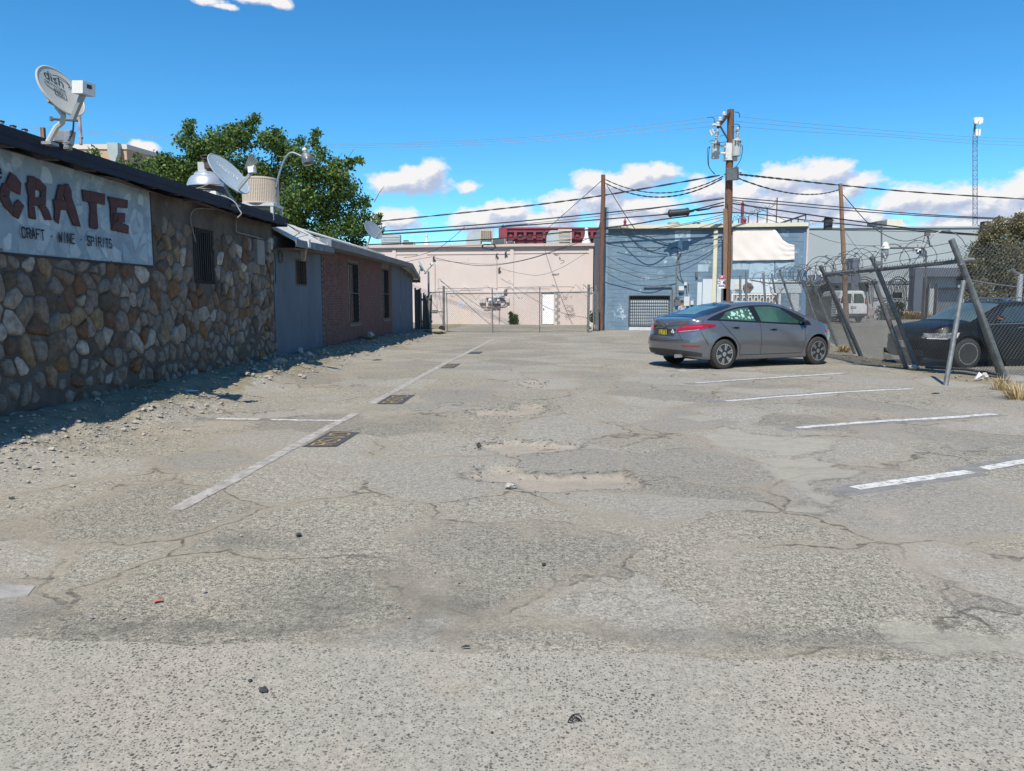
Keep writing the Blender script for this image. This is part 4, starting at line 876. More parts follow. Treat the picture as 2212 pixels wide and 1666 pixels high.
A = PK.w(*r6b(1078,325)); pbox(MB(), PK, A.x-.08, A.x+.08, .12, 0, A.z-.14, A.z+.1).build('wall_lamp', dkbx, pb)
for (x_, y_) in ((505,945),(1062,922),(1142,905),(1085,1045)):   # weatherheads
    A = PK.w(*r6(x_, y_), .1); MB().tube([A + Vector((0,.1,-.25)), A, A + Vector((.06,-.12,.05))], .06, 7, .045).build('weatherhead', steel_dk, pb)
# scribbled tags on the wall
tagm = M('faded grey spray paint', (0.33,0.28,0.27), (0.40,0.34,0.32), 9, 0.9)
rt = random.Random(3)
def scribble(pl, cells, par, m, w=.03):
    for (x_, y_, s_) in cells:
        A = pl.w(x_, y_, .006); mb = MB(); P = [A + Vector((rt.uniform(-s_, s_), 0, rt.uniform(-s_, s_)*.6)) for _ in range(6)]
        for i in range(len(P)): P[i] = pl.p(P[i].x, .006, P[i].z)
        C_ = catmull(P, 5)
        for a, b_ in zip(C_[:-1], C_[1:]):
            t = b_ - a
            if t.length < 1e-4: continue
            sd = Vector((t.z, 0, -t.x)).normalized() * w / 2; mb.add([a-sd, b_-sd, b_+sd, a+sd], [(0,1,2,3)])
        mb.build('graffiti', m, par)
scribble(PK, [r6(1595,920)+(.16,), r6(1615,955)+(.18,), r6(1640,985)+(.2,), r6(1575,1090)+(.22,), r6(1600,1100)+(.12,)], pb, M('dark spray paint', (0.14,0.12,0.12), (0.2,0.17,0.165), 9, 0.9))
scribble(PK, [r6(x, y)+(.20,) for y in (1388, 1418, 1445, 1465) for x in (1680, 1715, 1735)], pb, tagm, .026)
scribble(PK, [r6b(x, y)+(.15,) for x, y in ((1780,400),(1850,400),(1800,650),(1780,410),(1640,255),(1125,205),(1140,100))], pb, tagm, .025)
# rooftop units and white vents (each could be lifted away)
tan_ac = M('tan cooler metal', (0.50,0.47,0.40), (0.44,0.41,0.35), 3, 0.6); slat_m = M('cooler pad slats', (0.30,0.24,0.18), (0.22,0.175,0.13), 8, 0.8); pale_duct = M('pale green grey duct metal', (0.42,0.47,0.47), (0.38,0.43,0.43), 2, 0.5, 0.2)
r9 = lambda x, y: ((1450 + x/2.212)/1.8445, (850 + y/2.212)/1.8445)
def roof_cooler(xa, xb, ya, yb, Y, label, pads, duct):
    A, B = at(*r9(xa, yb), Y), at(*r9(xb, ya), Y); z0 = PT - .3
    t = thing('roof_cooler', label, 'air cooler', ((A.x+B.x)/2, Y, z0), 'coolers on the pink roof')
    w, h = B.x - A.x, B.z - A.z; body = MB().bx(A.x, B.x, Y, Y + w*.9, A.z, B.z).build('housing', tan_ac, t)
    pn = MB().bx(A.x + .08*w, B.x - .12*w, Y-.02, Y-.002, A.z + .06*h, B.z - .08*h).build('pad', slat_m if pads else tan_ac, body)
    nsl = 9
    for i in range(nsl):
        z = A.z + h*(.08 + .84*(i+.5)/nsl); MB().sq((A.x+.07*w, Y-.05, z), (B.x-.11*w, Y-.05, z), .05, .035, (0,.5,1)).build('slat', tan_ac if not pads else slat_m, body)
    if pads:
        for i in range(1, 5): x = A.x + w*(.08 + .8*i/5); MB().bx(x-.02, x+.02, Y-.075, Y-.055, A.z+.05*h, B.z-.07*h).build('pad_strip', tan_ac, body)
    for x in (A.x+.05, B.x-.05): MB().bx(x-.03, x+.03, Y+.1, Y+.16, z0, A.z).build('leg', steel_dk, t); MB().bx(x-.03, x+.03, Y+w*.8, Y+w*.8+.06, z0, A.z).build('leg', steel_dk, t)
    da, db, dt = duct; P = at(*r9(da, yb), Y + .3); Q = at(*r9(db, dt), Y + .3); rr_ = (Q.x - P.x)
    prof = [(P.x, P.y, z0)] + [(P.x + rr_*.5*(1 - math.cos(a)), P.y, Q.z - .55 + .55*math.sin(a)) for a in [i*math.pi/16 for i in range(9)]] + [(A.x+.02, P.y, Q.z), (A.x+.02, P.y, z0)]
    MB().prism(prof, (0, .8, 0)).build('duct', pale_duct, t)
    return t
roof_cooler(1025, 1135, 145, 245, 47.2, 'tan roof cooler with a brown slatted pad, over the middle of the pink roof', True, (900, 1010, 168))
roof_cooler(1712, 1832, 140, 265, 46.2, 'tan louvred roof cooler in front of the maroon cornice, toward the roof end', False, (1610, 1700, 150))
for (x_, y0, y1, Y, lb) in ((553,290,185,46.6,'white flared roof vent at the left part of the pink roof'), (1960,270,118,45.6,'tall white flared roof vent at the right corner of the pink roof'), (778,285,250,46.8,'small white roof vent beside the slatted cooler')):
    A, B = at(*r9(x_, y0), Y), at(*r9(x_, y1), Y); h = B.z - A.z; s_ = h / 1.25
    tag(MB().lathe([(.36*s_,-.4),(.36*s_,0.0),(.34*s_,.12*s_),(.14*s_,.55*s_),(.11*s_,.95*s_),(.15*s_,1.0*s_),(.15*s_,1.12*s_),(.10*s_,1.14*s_),(.12*s_,1.25*s_),(0,1.25*s_)], 14, A).build('roof_vent', white_pt, smooth=True), lb, 'roof vent', 'white vents on the pink roof')
def rbox(name, xa, xb, ya, yb, Y, mat, lb, cat, cap=None):
    A, B = at(*r9(xa, yb), Y), at(*r9(xb, ya), Y); t = thing(name, lb, cat, ((A.x+B.x)/2, Y, PT-.3))
    MB().bx(A.x, B.x, Y, Y+.7, PT-.3, B.z).build('housing', mat, t)
    for i in range(4): z = A.z + (B.z-A.z)*(.15+.2*i); MB().bx(A.x+.04, B.x-.04, Y-.03, Y-.003, z, z+.05).build('louvre', steel_dk if cap else mat, t)
    if cap: C, D = at(*r9(cap[0], cap[3]), Y), at(*r9(cap[1], cap[2]), Y); MB().bx(C.x, D.x, Y+.1, Y+.5, B.z, D.z).build('vent_cap', steel_dk, t)
rbox('roof_unit', 150, 315, 188, 290, 47.0, pale_duct, 'pale green grey roof unit behind the satellite dish, left end of the pink roof', 'roof unit')
rbox('roof_unit', 335, 440, 250, 290, 46.8, white_pt, 'low white roof housing with a dark cap, left of the flared vent', 'roof unit', (345,385,235,250))
rbox('roof_unit', 1130, 1245, 218, 280, 46.4, tan_ac, 'low tan roof box with a dark cap between the cooler and the maroon cornice', 'roof unit', (1150,1185,240,222))
rbox('roof_unit', 1255, 1330, 250, 280, 46.3, white_pt, 'low white roof box with a dark cap below the maroon cornice', 'roof unit', (1270,1310,240,250))
# ---- maroon cornice building far behind
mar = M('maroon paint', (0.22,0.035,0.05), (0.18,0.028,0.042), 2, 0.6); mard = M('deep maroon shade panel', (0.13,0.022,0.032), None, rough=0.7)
MY = 62.0; A, B = at(*r9(1215,280), MY), at(*r9(2030,140), MY)
mbd = thing('maroon_building', 'maroon Victorian parapet with brackets and scallops rising behind the pink roof', 'building', ((A.x+B.x)/2, MY, 0))
zt, xl, xr = B.z, A.x, B.x + 1.5
MB().bx(xl, xr, MY, MY+12, -.1, zt-.9).build('wall', mar, mbd)
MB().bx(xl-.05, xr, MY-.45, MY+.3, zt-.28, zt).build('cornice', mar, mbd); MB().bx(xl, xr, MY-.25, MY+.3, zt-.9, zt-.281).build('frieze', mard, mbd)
MB().bx(xl, xr, MY-.55, MY+.2, zt-.02, zt+.09).build('cornice', mar, mbd)
for i in range(11):
    x = xl + .35 + i*.78
    MB().bx(x-.11, x+.11, MY-.5, MY-.26, zt-.8, zt-.285).build('bracket', mar, mbd)
    MB().lathe([(.0,-.02),(.15,-.02),(.15,.03),(0,.05)], 10, (x+.39, MY-.27, zt-.55), Matrix.Rotation(R(90), 3, 'X')).build('rosette', mar, mbd)
sc_m = MB(); poly = [(xl, MY-.12, zt-.92)]; nsc = 14
for i in range(nsc*6+1):
    u = i/6; poly.append((xl + u*.6, MY-.12, zt-1.62 - .28*abs(math.sin(math.pi*u))))
poly.append((xl + nsc*.6, MY-.12, zt-.92)); 
for i in range(1, len(poly)-2):
    a, b_ = poly[i], poly[i+1]; sc_m.hexa([(a[0],MY-.12,a[2]),(b_[0],MY-.12,b_[2]),(b_[0],MY-.02,b_[2]),(a[0],MY-.02,a[2]),(a[0],MY-.12,zt-.92),(b_[0],MY-.12,zt-.92),(b_[0],MY-.02,zt-.92),(a[0],MY-.02,zt-.92)])
sc_m.build('scalloped_band', mar, mbd)
MB().bx(xl, xr, MY-.2, MY-.01, zt-1.28, zt-1.18).build('moulding', mar, mbd)
pxs = at(*r9(1227, 75), MY)
MB().bx(xl-.25, xl+.45, MY-.6, MY+.1, zt-1.6, zt+.04).build('pier', mar, mbd); MB().lathe([(.16,0),(.16,.05),(.09,.09),(.1,.18),(.05,.27),(0,.36)], 10, (xl+.1, MY-.25, zt+.04)).build('finial', mar, mbd, True)
def finial(px, py, Y, lb):
    A = at(px, py, Y); return tag(MB().lathe([(.13,-2),(.13,0),(.08,.04),(.12,.14),(.12,.28),(.06,.34),(.04,.46),(0,.48)], 10, A).build('finial', mar, smooth=True), lb, 'finial')
finial(1350, 485, 60, 'dark red finial above the left half of the blue roofline'); finial(1609, 482, 60, 'dark red finial seen through the rooftop fence'); finial(1604, 446, 62, 'small red finial high beside the main pole')

# ---- blue block building
BP = Plane(4.5, 36.6, 14, 35.2)
blue_bk = M('blue mortar', (0.155,0.215,0.265), (0.13,0.185,0.235), 3, 0.92, 0, 0.3, 40)
blue_m = M('painted blue concrete block', (0.145,0.222,0.29), (0.11,0.178,0.245), 1.1, 0.85, 0, 0.35, 30, spots=[((0.44,0.52,0.57), 1.3, 0.54, 0.68, 0.8), ((0.085,0.135,0.195), 0.7, 0.54, 0.74), ((0.42,0.48,0.52), 5, 0.66, 0.74, 0.75)])
bb = thing('blue_building', 'blue painted concrete block building with a barred roll-up door and cream cornice', 'building', BP.p(9, -3, 0))
bx0, bx1 = BP.w(1302, 650).x, BP.w(1742, 600).x; BT = BP.w(1500, 493).z
gA, gB = BP.w(*r7(385,1400)), BP.w(*r7(782,1180)); gz0 = BP.w(*r7(500,1482)).z
holes = [(gA.x, gB.x, max(gz0, .2), gB.z)]
def pframe(mb, pl, s0, s1, z0, z1, holes, d0, d1): return frame_open(mb, lambda s, d, z: pl.p(s, -d, z), s0, s1, z0, z1, holes, -d0, -d1)
pframe(MB(), BP, bx0, bx1, -.1, BT, holes, 0, -.25).build('wall', blue_bk, bb)
lw_m = M('slate grey side wall', (0.155,0.155,0.185), (0.13,0.13,0.16), 1.2, 0.9, 0, 0.3, 20, spots=[((0.21,0.21,0.24), 1.5, 0.62, 0.8)])
# left side wall with a swept parapet running back
prof = [(36.6,-.1),(46.0,-.1),(46.0,BT+.25),(44,BT+.30),(42,BT+.42),(40,BT+.62),(38.2,BT+.88),(37.4,BT+1.02),(36.6,BT+1.05)]
sw = MB(); sw.prism([(bx0 + (y-36.6)*.055, y+.0, z) for y, z in prof], (.22, 0, 0)); sw.build('side_wall', lw_m, bb)
pbox(MB(), BP, bx0-.0, bx0+.22, .02, 0.003, 0, BT+1.05).build('wall_edge', M('blue corner strip', (0.15,0.25,0.33), (0.12,0.21,0.29), 2, 0.8), bb)
MB().bx(bx1-.25, bx1, 35.2+.26, 46, -.1, BT).build('wall', lw_m, bb)
pbox(MB(), BP, bx0, bx1, -.25, -9.5, BT-.45, BT-.3).build('roof', MATS['flat roof coating'], bb)
# blocks
src = pbox(MB(), BP, 4.5-.194, 4.5+.194, .007, -.03, -.094, .094); 
A0 = BP.p(4.5, 0, 0); src.v = [(v[0]-A0.x, v[1]-A0.y, v[2]) for v in src.v]; so = src.build('block', blue_m, None, org=(0,0,0)); bdata = so.data; bpy.data.objects.remove(so)
rest = MB(); nbk = 0; cells = []
bxm = BP.w(1516, 600).x
for j in range(int(BT/.2)+1):
    for i in range(int((bx1-bx0)/.4)+2):
        x = bx0 + .22 + .2 + (i - .5*(j % 2))*.4; z = .1 + j*.2
        if x - .19 < bx0+.22 or x + .19 > bx1 or z + .094 > BT: continue
        if any(h[0]-.2 < x < h[1]+.2 and h[2]-.1 < z < h[3]+.1 for h in holes): continue
        cells.append((x, z))
cells.sort(key=lambda c: (0 if (c[0] < bxm and c[1] > .8) else 1, c[0]))
for (x, z) in cells:
    d = rb.uniform(-.003, .003)
    if nbk < 300: inst(bdata, 'block', BP.p(x, d, z), bb); nbk += 1
    else: pbox(rest, BP, x-.194, x+.194, .007+d, -.03, z-.094, z+.094)
rest.build('blocks', blue_m, bb, kind='stuff')
cream = M('cream trim paint', (0.60,0.57,0.44), (0.54,0.51,0.40), 2, 0.6)
cA, cB = BP.w(*r7(150,520)), BP.w(*r7(2130,480))
pbox(MB(), BP, bx0+.22, bx1-.06, .22, -.1, BT+.0, BT+.17).build('cornice', cream, bb); pbox(MB(), BP, bx0+.22, bx1-.06, .10, -.08, BT-.10, BT-.003).build('cornice', MATS['maroon paint'] if False else M('painted cornice shade', (0.13,0.15,0.17), None, rough=0.8), bb)  # lower piece is a dark strip, the cornice's shade put into its colour
xd = BP.w(*r7(1222,900)).x; pbox(MB(), BP, xd-.09, xd+.09, .11, .008, .1, BT-.102).build('downspout', cream, bb)
xd = BP.w(*r7(2125,700)).x
dsp = MB(); zb = BP.w(*r7(2110,940)).z; P = [BP.p(xd, .09, BT-.1), BP.p(xd, .09, zb+.15), BP.p(xd-.06, .2, zb)]; dsp.tube(P, .055, 7); dsp.build('downspout', M('pinkish white downspout', (0.55,0.48,0.44), (0.48,0.42,0.39), 3, 0.7), bb)
pbox(MB(), BP, bx1-.2, bx1+.02, .03, -.1, -.05, BT+.30).build('corner_pier', M('bright blue corner', (0.10,0.20,0.36), (0.13,0.23,0.38), 2, 0.8, 0, 0.3, 30, spots=[((0.25,0.33,0.42), 3, 0.6, 0.75)]), bb)
# repaint patches on the wall (thin plaster skins with their own edges)
skin = M('pale grey blue plaster patch', (0.50,0.56,0.59), (0.45,0.51,0.55), 1.2, 0.9, 0, 0.2, 20)
def skin_patch(q0, q1, d=.016, m=None, fn=r7, nm='wall_patch'):
    A, B = BP.w(*fn(*q0)), BP.w(*fn(*q1)); return pbox(MB(), BP, min(A.x,B.x), max(A.x,B.x), d, -.01, min(A.z,B.z), max(A.z,B.z)).build(nm, m or skin, bb)
skin_patch((1048,1300),(1100,1045)); skin_patch((1100,1300),(1208,1012), .0165); skin_patch((1240,1300),(1370,1015)); skin_patch((1370,1015),(1500,1120), .0155); skin_patch((1500,1015),(1720,1150), .0165); skin_patch((1720,1015),(2080,1150), .0155)
lt = M('light blue paint streak', (0.33,0.43,0.51), (0.27,0.37,0.45), 2.2, 0.9, 0, 0.2, 30, spots=[((0.165,0.235,0.29), 5, 0.52, 0.64)])
for q0, q1 in (((835,520),(985,640)), ((868,640),(905,760)), ((1400,840),(1560,920)), ((1565,840),(1800,1000)), ((1060,870),(1160,940)), ((1820,840),(2000,900))): skin_patch(q0, q1, .0105, lt, nm='paint_patch')
# barred roll-up door
rd_m = M('pale blue roll-up door', (0.40,0.47,0.52), (0.34,0.41,0.46), 2, 0.6, 0, 0.1, 20)
rd = pbox(MB(), BP, holes[0][0], holes[0][1], -.12, -.16, holes[0][2], holes[0][3]).build('rollup_door', rd_m, bb)
nsl = 9; hh = holes[0][3] - holes[0][2]
for i in range(nsl): z = holes[0][2] + hh*.88*(i+.5)/nsl; pbox(MB(), BP, holes[0][0]+.03, holes[0][1]-.03, -.085, -.118, z - hh*.88/nsl*.42, z + hh*.88/nsl*.42).build('slat', rd_m, rd)
pbox(MB(), BP, holes[0][0], holes[0][1], -.10, -.115, holes[0][3]-hh*.11, holes[0][3]).build('dark_gap', dark, rd)
gr = pframe(MB(), BP, holes[0][0]-.03, holes[0][1]+.03, holes[0][2], holes[0][3]+.03, [(holes[0][0]+.01, holes[0][1]-.01, holes[0][2]+.04, holes[0][3]-.01)], .05, .015).build('security_grille', wfm, bb)
for i in range(19):
    x = holes[0][0] + (holes[0][1]-holes[0][0])*(i+.5)/19; MB().bar(BP.p(x, .02, holes[0][2]), BP.p(x, .02, holes[0][3]), .013, 4).build('bar', wfm, gr)
for i in range(9):
    z = holes[0][2] + hh*(.06 + .80*i/8); MB().bar(BP.p(holes[0][0], .035, z), BP.p(holes[0][1], .035, z), .012, 4).build('crossbar', wfm, gr)
skin_patch((385,1482),(600,1515), .06, M('whitewashed sill', (0.50,0.53,0.55), (0.42,0.45,0.48), 6, 0.9), nm='sill')
# conduit, meters and boxes
MB().tube([BP.w(*r7(x,y), .06) for x, y in ((528,1095),(800,1093),(808,1110),(806,1420))], .035, 6).build('conduit', steel_dk, bb)
MB().tube([BP.w(*r7(x,y), .08) for x, y in ((865,770),(850,850),(848,1180))], .03, 6).build('conduit', steel, bb)
mbx = pbox(MB(), BP, BP.w(*r7(835,1250)).x, BP.w(*r7(890,1250)).x, .14, 0, BP.w(*r7(860,1275)).z, BP.w(*r7(860,1215)).z).build('electric_meter', steel_dk, bb)
MB().tube(catmull([BP.w(*r7(x,y), .1) for x, y in ((825,1260),(830,1210),(850,1183),(875,1195),(886,1250))], 5), .022, 5).build('meter_loop', steel_dk, mbx)
for (q0, q1, d) in (((868,1125),(920,1085),.16), ((918,1275),(975,1185),.12), ((922,1075),(950,1045),.1), ((985,1265),(1015,1225),.09)): skin_patch(q0, q1, d, M('off white box', (0.50,0.53,0.54), (0.45,0.48,0.49), 3, 0.6), nm='service_box')
skin_patch((870,1143),(915,1128), .13, steel_dk, nm='box_hood')
for pts in ([(865,760),(880,900),(895,1000),(925,1050)], [(855,980),(880,1020),(930,1050)], [(940,1075),(950,1150),(955,1185)], [(878,1130),(885,1185)], [(965,1060),(968,1130)]):
    MB().tube(catmull([BP.w(*r7(x,y), .05) for x, y in pts], 4), .012, 4).build('cable', black, bb)
MB().tube(catmull([BP.w(*r7(x,y), .07) for x, y in ((790,720),(830,705),(880,715),(895,740),(880,790),(862,800),(855,770),(870,740))], 4), .016, 5).build('cable', black, bb)
A = BP.w(*r7(1045,970), .06); MB().obox(A, (.05,0,0), (0,.06,0), (0,0,.12)).build('wall_lamp', steel_dk, bb)
# barred shopfront behind the fence
wA, wB = BP.w(*r7(1385,1260)), BP.w(*r7(1870,1155))
fr = pframe(MB(), BP, wA.x, wB.x, .6, wB.z, [(wA.x+.06, wB.x-.06, .66, wB.z-.06)], .045, .016).build('shopfront_window', white_pt, bb)
pbox(MB(), BP, wA.x+.05, wB.x-.05, .022, .012, .65, wB.z-.05).build('pane', M('dim curtain glass', (0.20,0.20,0.19), (0.12,0.12,0.115), 3, 0.3), fr)
for i in range(16):
    x = wA.x + .1 + (wB.x-wA.x-.2)*i/15; MB().bar(BP.p(x, .07, .62), BP.p(x, .07, wB.z-.03), .014, 4).build('bar', white_pt, fr)
for i in range(7):
    x = wA.x + .3 + (wB.x-wA.x-.6)*i/6; c_ = BP.p(x, .085, wB.z-.33); MB().tube([c_+Vector((0,0,.2)), c_+Vector((.13,0,0)), c_+Vector((0,0,-.2)), c_+Vector((-.13,0,0)), c_+Vector((0,0,.2))], .012, 4).build('ornament', white_pt, fr)
skin_patch((1960,1330),(2050,1160), .03, M('pale side door', (0.45,0.49,0.51), (0.40,0.44,0.46), 3, 0.6), nm='side_door')
# posters beside the shopfront
skin_patch((1420,1115),(1472,1058), .04, M('cream notice board', (0.55,0.50,0.44), (0.50,0.46,0.40), 2, 0.6), nm='notice_board')
scribble(BP, [r7(1445,1085)+(.10,)], bb, MATS['faded grey spray paint'], .02)
A = BP.w(*r7(1560,1090), .05); MB().prism([A+Vector(v) for v in ((-.3,0,.05),(-.1,0,.22),(.1,0,.16),(.22,0,-.02),(.05,0,-.22),(-.2,0,-.25))], (0,-.03,0)).build('wall_plate', M('black peeling plate', (0.05,0.045,0.042), (0.25,0.2,0.17), 4, 0.7), bb)
# cloth banner tied to the wall: a sagging sheet with its own folds
clm = M('white cloth', (0.70,0.64,0.59), (0.66,0.60,0.555), 1.2, 0.85, 0, 0.1, 30)
top = [(1405,530),(1560,527),(1700,526),(1815,526),(1850,570),(1890,630),(1940,665),(2006,682)]
bot = [(1398,838),(1560,836),(1700,834),(1815,832),(1850,831),(1890,829),(1940,828),(2006,827)]
nU, nV = 56, 24; vs = []
def lerp_path(P, u):
    x = 1400 + u*(2006-1400); 
    for a, b_ in zip(P[:-1], P[1:]):
        if x <= b_[0]: f = (x-a[0])/(b_[0]-a[0]); return (x, a[1] + (b_[1]-a[1])*f)
    return P[-1]
for j in range(nV+1):
    for i in range(nU+1):
        u, v = i/nU, j/nV; a, b_ = lerp_path(top, u), lerp_path(bot, u); q = (a[0]*(1-v)+b_[0]*v, a[1]*(1-v)+b_[1]*v)
        d = .10 + .014*math.sin(u*9+v*3)*math.sin(math.pi*v) + .010*math.sin(u*23-v*11) * v + .025*max(0, u-.6)*math.sin((u*14+v*22)) + .02*math.exp(-((u-.67)/.015)**2)
        vs.append(BP.w(*r7(*q), d))
cl = MB().add(vs, [(j*(nU+1)+i, (j+1)*(nU+1)+i, (j+1)*(nU+1)+i+1, j*(nU+1)+i+1) for j in range(nV) for i in range(nU)]).build('cloth_banner', clm, smooth=True)
so_ = cl.modifiers.new('thickness', 'SOLIDIFY'); so_.thickness = 0.006
tag(cl, 'blank white cloth sheet hung high on the blue wall right of the main pole', 'banner')
# rooftop chain-link fence, vents, dark tilted panel on the blue roof
steel_v = M('bright vent metal', (0.55,0.55,0.52), (0.47,0.47,0.45), 3, 0.45, 0.4)
for (x_, y0, y1, lb) in ((818,492,455,'squat metal vent cylinder on the blue roof, left of the main pole'), (1045,492,460,'small pale vent stub on the blue roof nearest the main pole')):
    A, B = BP.w(*r7(x_, y0), -1), BP.w(*r7(x_, y1), -1); w = .30 if x_ < 900 else .2
    tag(MB().lathe([(w*.8,BT-.3-A.z),(w*.8,0),(w,0.02),(w,(B.z-A.z)*.75),(w*.85,(B.z-A.z)*.8),(w*.85,B.z-A.z),(0,B.z-A.z)], 14, A).build('roof_vent', steel_v, smooth=True), lb, 'roof vent')
rfn = thing('rooftop_fence', 'chain-link fence with barbed top climbing behind the blue roofline', 'fence', BP.p(12, -2.5, BT))
pA = [(1400,440,470),(1460,420,470),(1555,395,470),(1645,360,470),(1740,330,470),(1836,215,470)]
tops = []
for (x_, yt, yb_) in pA:
    A, B = BP.w(*r7(x_, yt), -2.5), BP.w(*r7(x_, yb_), -2.5); MB().bar((A.x,A.y,BT-.3), A, .03, 6).build('post', steel_dk, rfn); tops.append(A if x_ < 1800 else BP.w(*r7(1836,270), -2.5))
MB().tube(tops, .02, 5).build('rail', steel_dk, rfn)
msh = MB()
for (a, b_) in zip(tops[:-1], tops[1:]):
    n = int((b_.x - a.x)/.09)
    for i in range(-12, n):
        for sgn in (1, -1):
            zl = BT; x0 = a.x + i*.09; hgt = lambda x: a.z + (b_.z-a.z)*min(1,max(0,(x-a.x)/(b_.x-a.x)))
            p = Vector((x0 if sgn > 0 else x0+1.2, a.y, zl)); q = Vector((x0+1.2 if sgn > 0 else x0, a.y, zl+1.2))
            if min(p.x,q.x) < a.x or max(p.x,q.x) > b_.x: continue
            hq = hgt(q.x)
            if q.z > hq: f = (hq - p.z)/(q.z - p.z); q = p.lerp(q, f)
            msh.tube([p, q], .006, 3)
msh.build('wire_mesh', steel_dk, rfn, kind='stuff')
P = [t_ + Vector((.03*math.sin(i*9), 0, .12+.08*math.sin(i*5))) for i, t_ in enumerate(catmull(tops, 10))]; MB().tube(P, .014, 4).build('barbed_wire', steel_dk, rfn)
A, B = BP.w(*r7(1900,465), -1), BP.w(*r7(2130,385), -1)
sp = thing('roof_panel', 'dark tilted flat panel on the blue roof beside its right corner', 'panel', (B.x, B.y, BT))
MB().hexa([A, A+Vector((.0,1.6,.0)), B+Vector((0,1.6,0)), B, A+Vector((0,0,.06)), A+Vector((0,1.6,.06)), B+Vector((0,1.6,.06)), B+Vector((0,0,.06))]).build('sheet', M('dark panel', (0.02,0.022,0.028), (0.035,0.035,0.04), 5, 0.35), sp)
for f in (.35, .65, .97): q = A.lerp(B, f); MB().bar((q.x, q.y+.1, BT-.3), q + Vector((0,.1,0)), .03, 5).build('leg', steel_dk, sp)

# ---- grey building far right
GY = 62.0
GP = Plane(20, GY, 40, GY - 1.0)
gl = M('pale grey green wall paint', (0.315,0.355,0.36), (0.295,0.335,0.34), 0.3, 0.85, 0, 0.1, 10)
slate = M('slate blue grey trim', (0.105,0.12,0.155), (0.09,0.105,0.135), 0.8, 0.8, 0, 0.1, 10)
lowm = M('light grey lower wall', (0.40,0.43,0.44), (0.35,0.38,0.39), 1, 0.85, 0, 0.2, 20)
gb = thing('grey_building', 'large pale grey building behind the leaning fence with slate columns and low windows', 'building', GP.p(30, -3, 0))
gx0, gx1 = GP.w(1730, 600).x, GP.w(*r2f(1845, 300)).x; GT = GP.w(1900, 493).z; band = GP.w(*r2f(600,530)).z
pbox(MB(), GP, gx0-8, gx1, 0, -14, -.1, GT).build('wall', gl, gb)
pbox(MB(), GP, gx0-8, gx1+.1, .12, -.05, GT+.003, GT+.12).build('coping', lowm, gb)
pbox(MB(), GP, gx1-.02, GP.w(*r2f(1920,200)).x, .3, -14.1, GP.w(*r2f(1880,250)).z, GT+.1).build('side_wall', slate, gb)
pbox(MB(), GP, gx1+.0, GP.w(*r2f(1915,250)).x-.05, .1, -14, -.1, GP.w(*r2f(1880,251)).z).build('side_wall', lw_m, gb)
xw0, xw1 = GP.w(*r2f(385,530)).x, GP.w(*r2f(1690,480)).x
zb_ = GP.w(*r2f(500,600)).z
pbox(MB(), GP, xw0, GP.w(*r2f(760,560)).x, 1.2, .003, zb_, band).build('canopy', slate, gb)
pbox(MB(), GP, GP.w(*r2f(1230,480)).x, gx1-.1, .7, .003, GP.w(*r2f(1500,545)).z, GP.w(*r2f(1500,470)).z).build('canopy', slate, gb)
pbox(MB(), GP, GP.w(*r2f(770,560)).x, GP.w(*r2f(1228,560)).x, .06, .003, 0, GP.w(*r2f(1000,560)).z).build('lower_wall', lowm, gb)
for (xa, xb, yt) in ((693,752,392), (1232,1318,480)):
    A, B = GP.w(*r2f(xa, yt)), GP.w(*r2f(xb, yt)); pbox(MB(), GP, A.x, B.x, 1.0 if xa > 1000 else 1.3, .004, -.05, A.z).build('column', slate, gb)
for (xa, xb) in ((1320,1355),(1640,1690)):
    A, B = GP.w(*r2f(xa, 550)), GP.w(*r2f(xb, 550)); pbox(MB(), GP, A.x, B.x, .2, .003, 0, A.z).build('column', lowm, gb)
A, B = GP.w(*r2f(1460,640)), GP.w(*r2f(1640,640)); gd = pbox(MB(), GP, A.x, B.x, .02, .005, 0, A.z).build('garage_door', M('dark shutter', (0.06,0.065,0.07), (0.05,0.053,0.057), 2, 0.6), gb)
for i in range(9): z = A.z*(i+.5)/9; pbox(MB(), GP, A.x+.04, B.x-.04, .045, .021, z-.15, z+.15).build('slat', MATS['dark shutter'], gd)
A, B = GP.w(*r2f(395,620)), GP.w(*r2f(640,620)); pbox(MB(), GP, A.x, B.x, .03, .005, 0, A.z).build('garage_door', MATS['dark shutter'], gb)
for (xa, xb, ya, yb, gt) in ((1080,1175,668,735,570), (785,890,590,680,570)):
    A, B = GP.w(*r2f(xa, yb), .06), GP.w(*r2f(xb, ya), .06); wq = pframe(MB(), GP, A.x, B.x, A.z, B.z, [(A.x+.08, B.x-.08, A.z+.08, B.z-.08)], .10, .062).build('window', lowm, gb)
    pbox(MB(), GP, A.x+.07, B.x-.07, .075, .064, A.z+.07, B.z-.07).build('pane', glass_dk, wq)
    ga, gb_ = GP.w(*r2f(xa-35, 825), .2), GP.w(*r2f(xb+40, gt+18), .2); cxm = (ga.x+gb_.x)/2
    for i in range(13): x = ga.x + (gb_.x-ga.x)*i/12; MB().bar(GP.p(x, .2, .4), GP.p(x, .2, gb_.z - .05), .02, 4).build('bar', wfm, wq)
    arch = [GP.p(ga.x + (gb_.x-ga.x)*t, .2, gb_.z + .42*math.sin(math.pi*t)) for t in [i/14 for i in range(15)]]; MB().tube(arch, .045, 5).build('grille_arch', wfm, wq)
    MB().bar(GP.p(ga.x-.4, .2, gb_.z), GP.p(gb_.x+.4, .2, gb_.z), .045, 5).build('grille_rail', wfm, wq)
    for z in (gb_.z-1.3, gb_.z-2.3, gb_.z-3.2):
        for sx in (-1, 1): x = ga.x if sx < 0 else gb_.x; MB().tube([GP.p(x, .2, z), GP.p(x+sx*.25, .2, z-.05), GP.p(x+sx*.5, .2, z+.06)], .05, 5).build('grille_hook', wfm, wq)
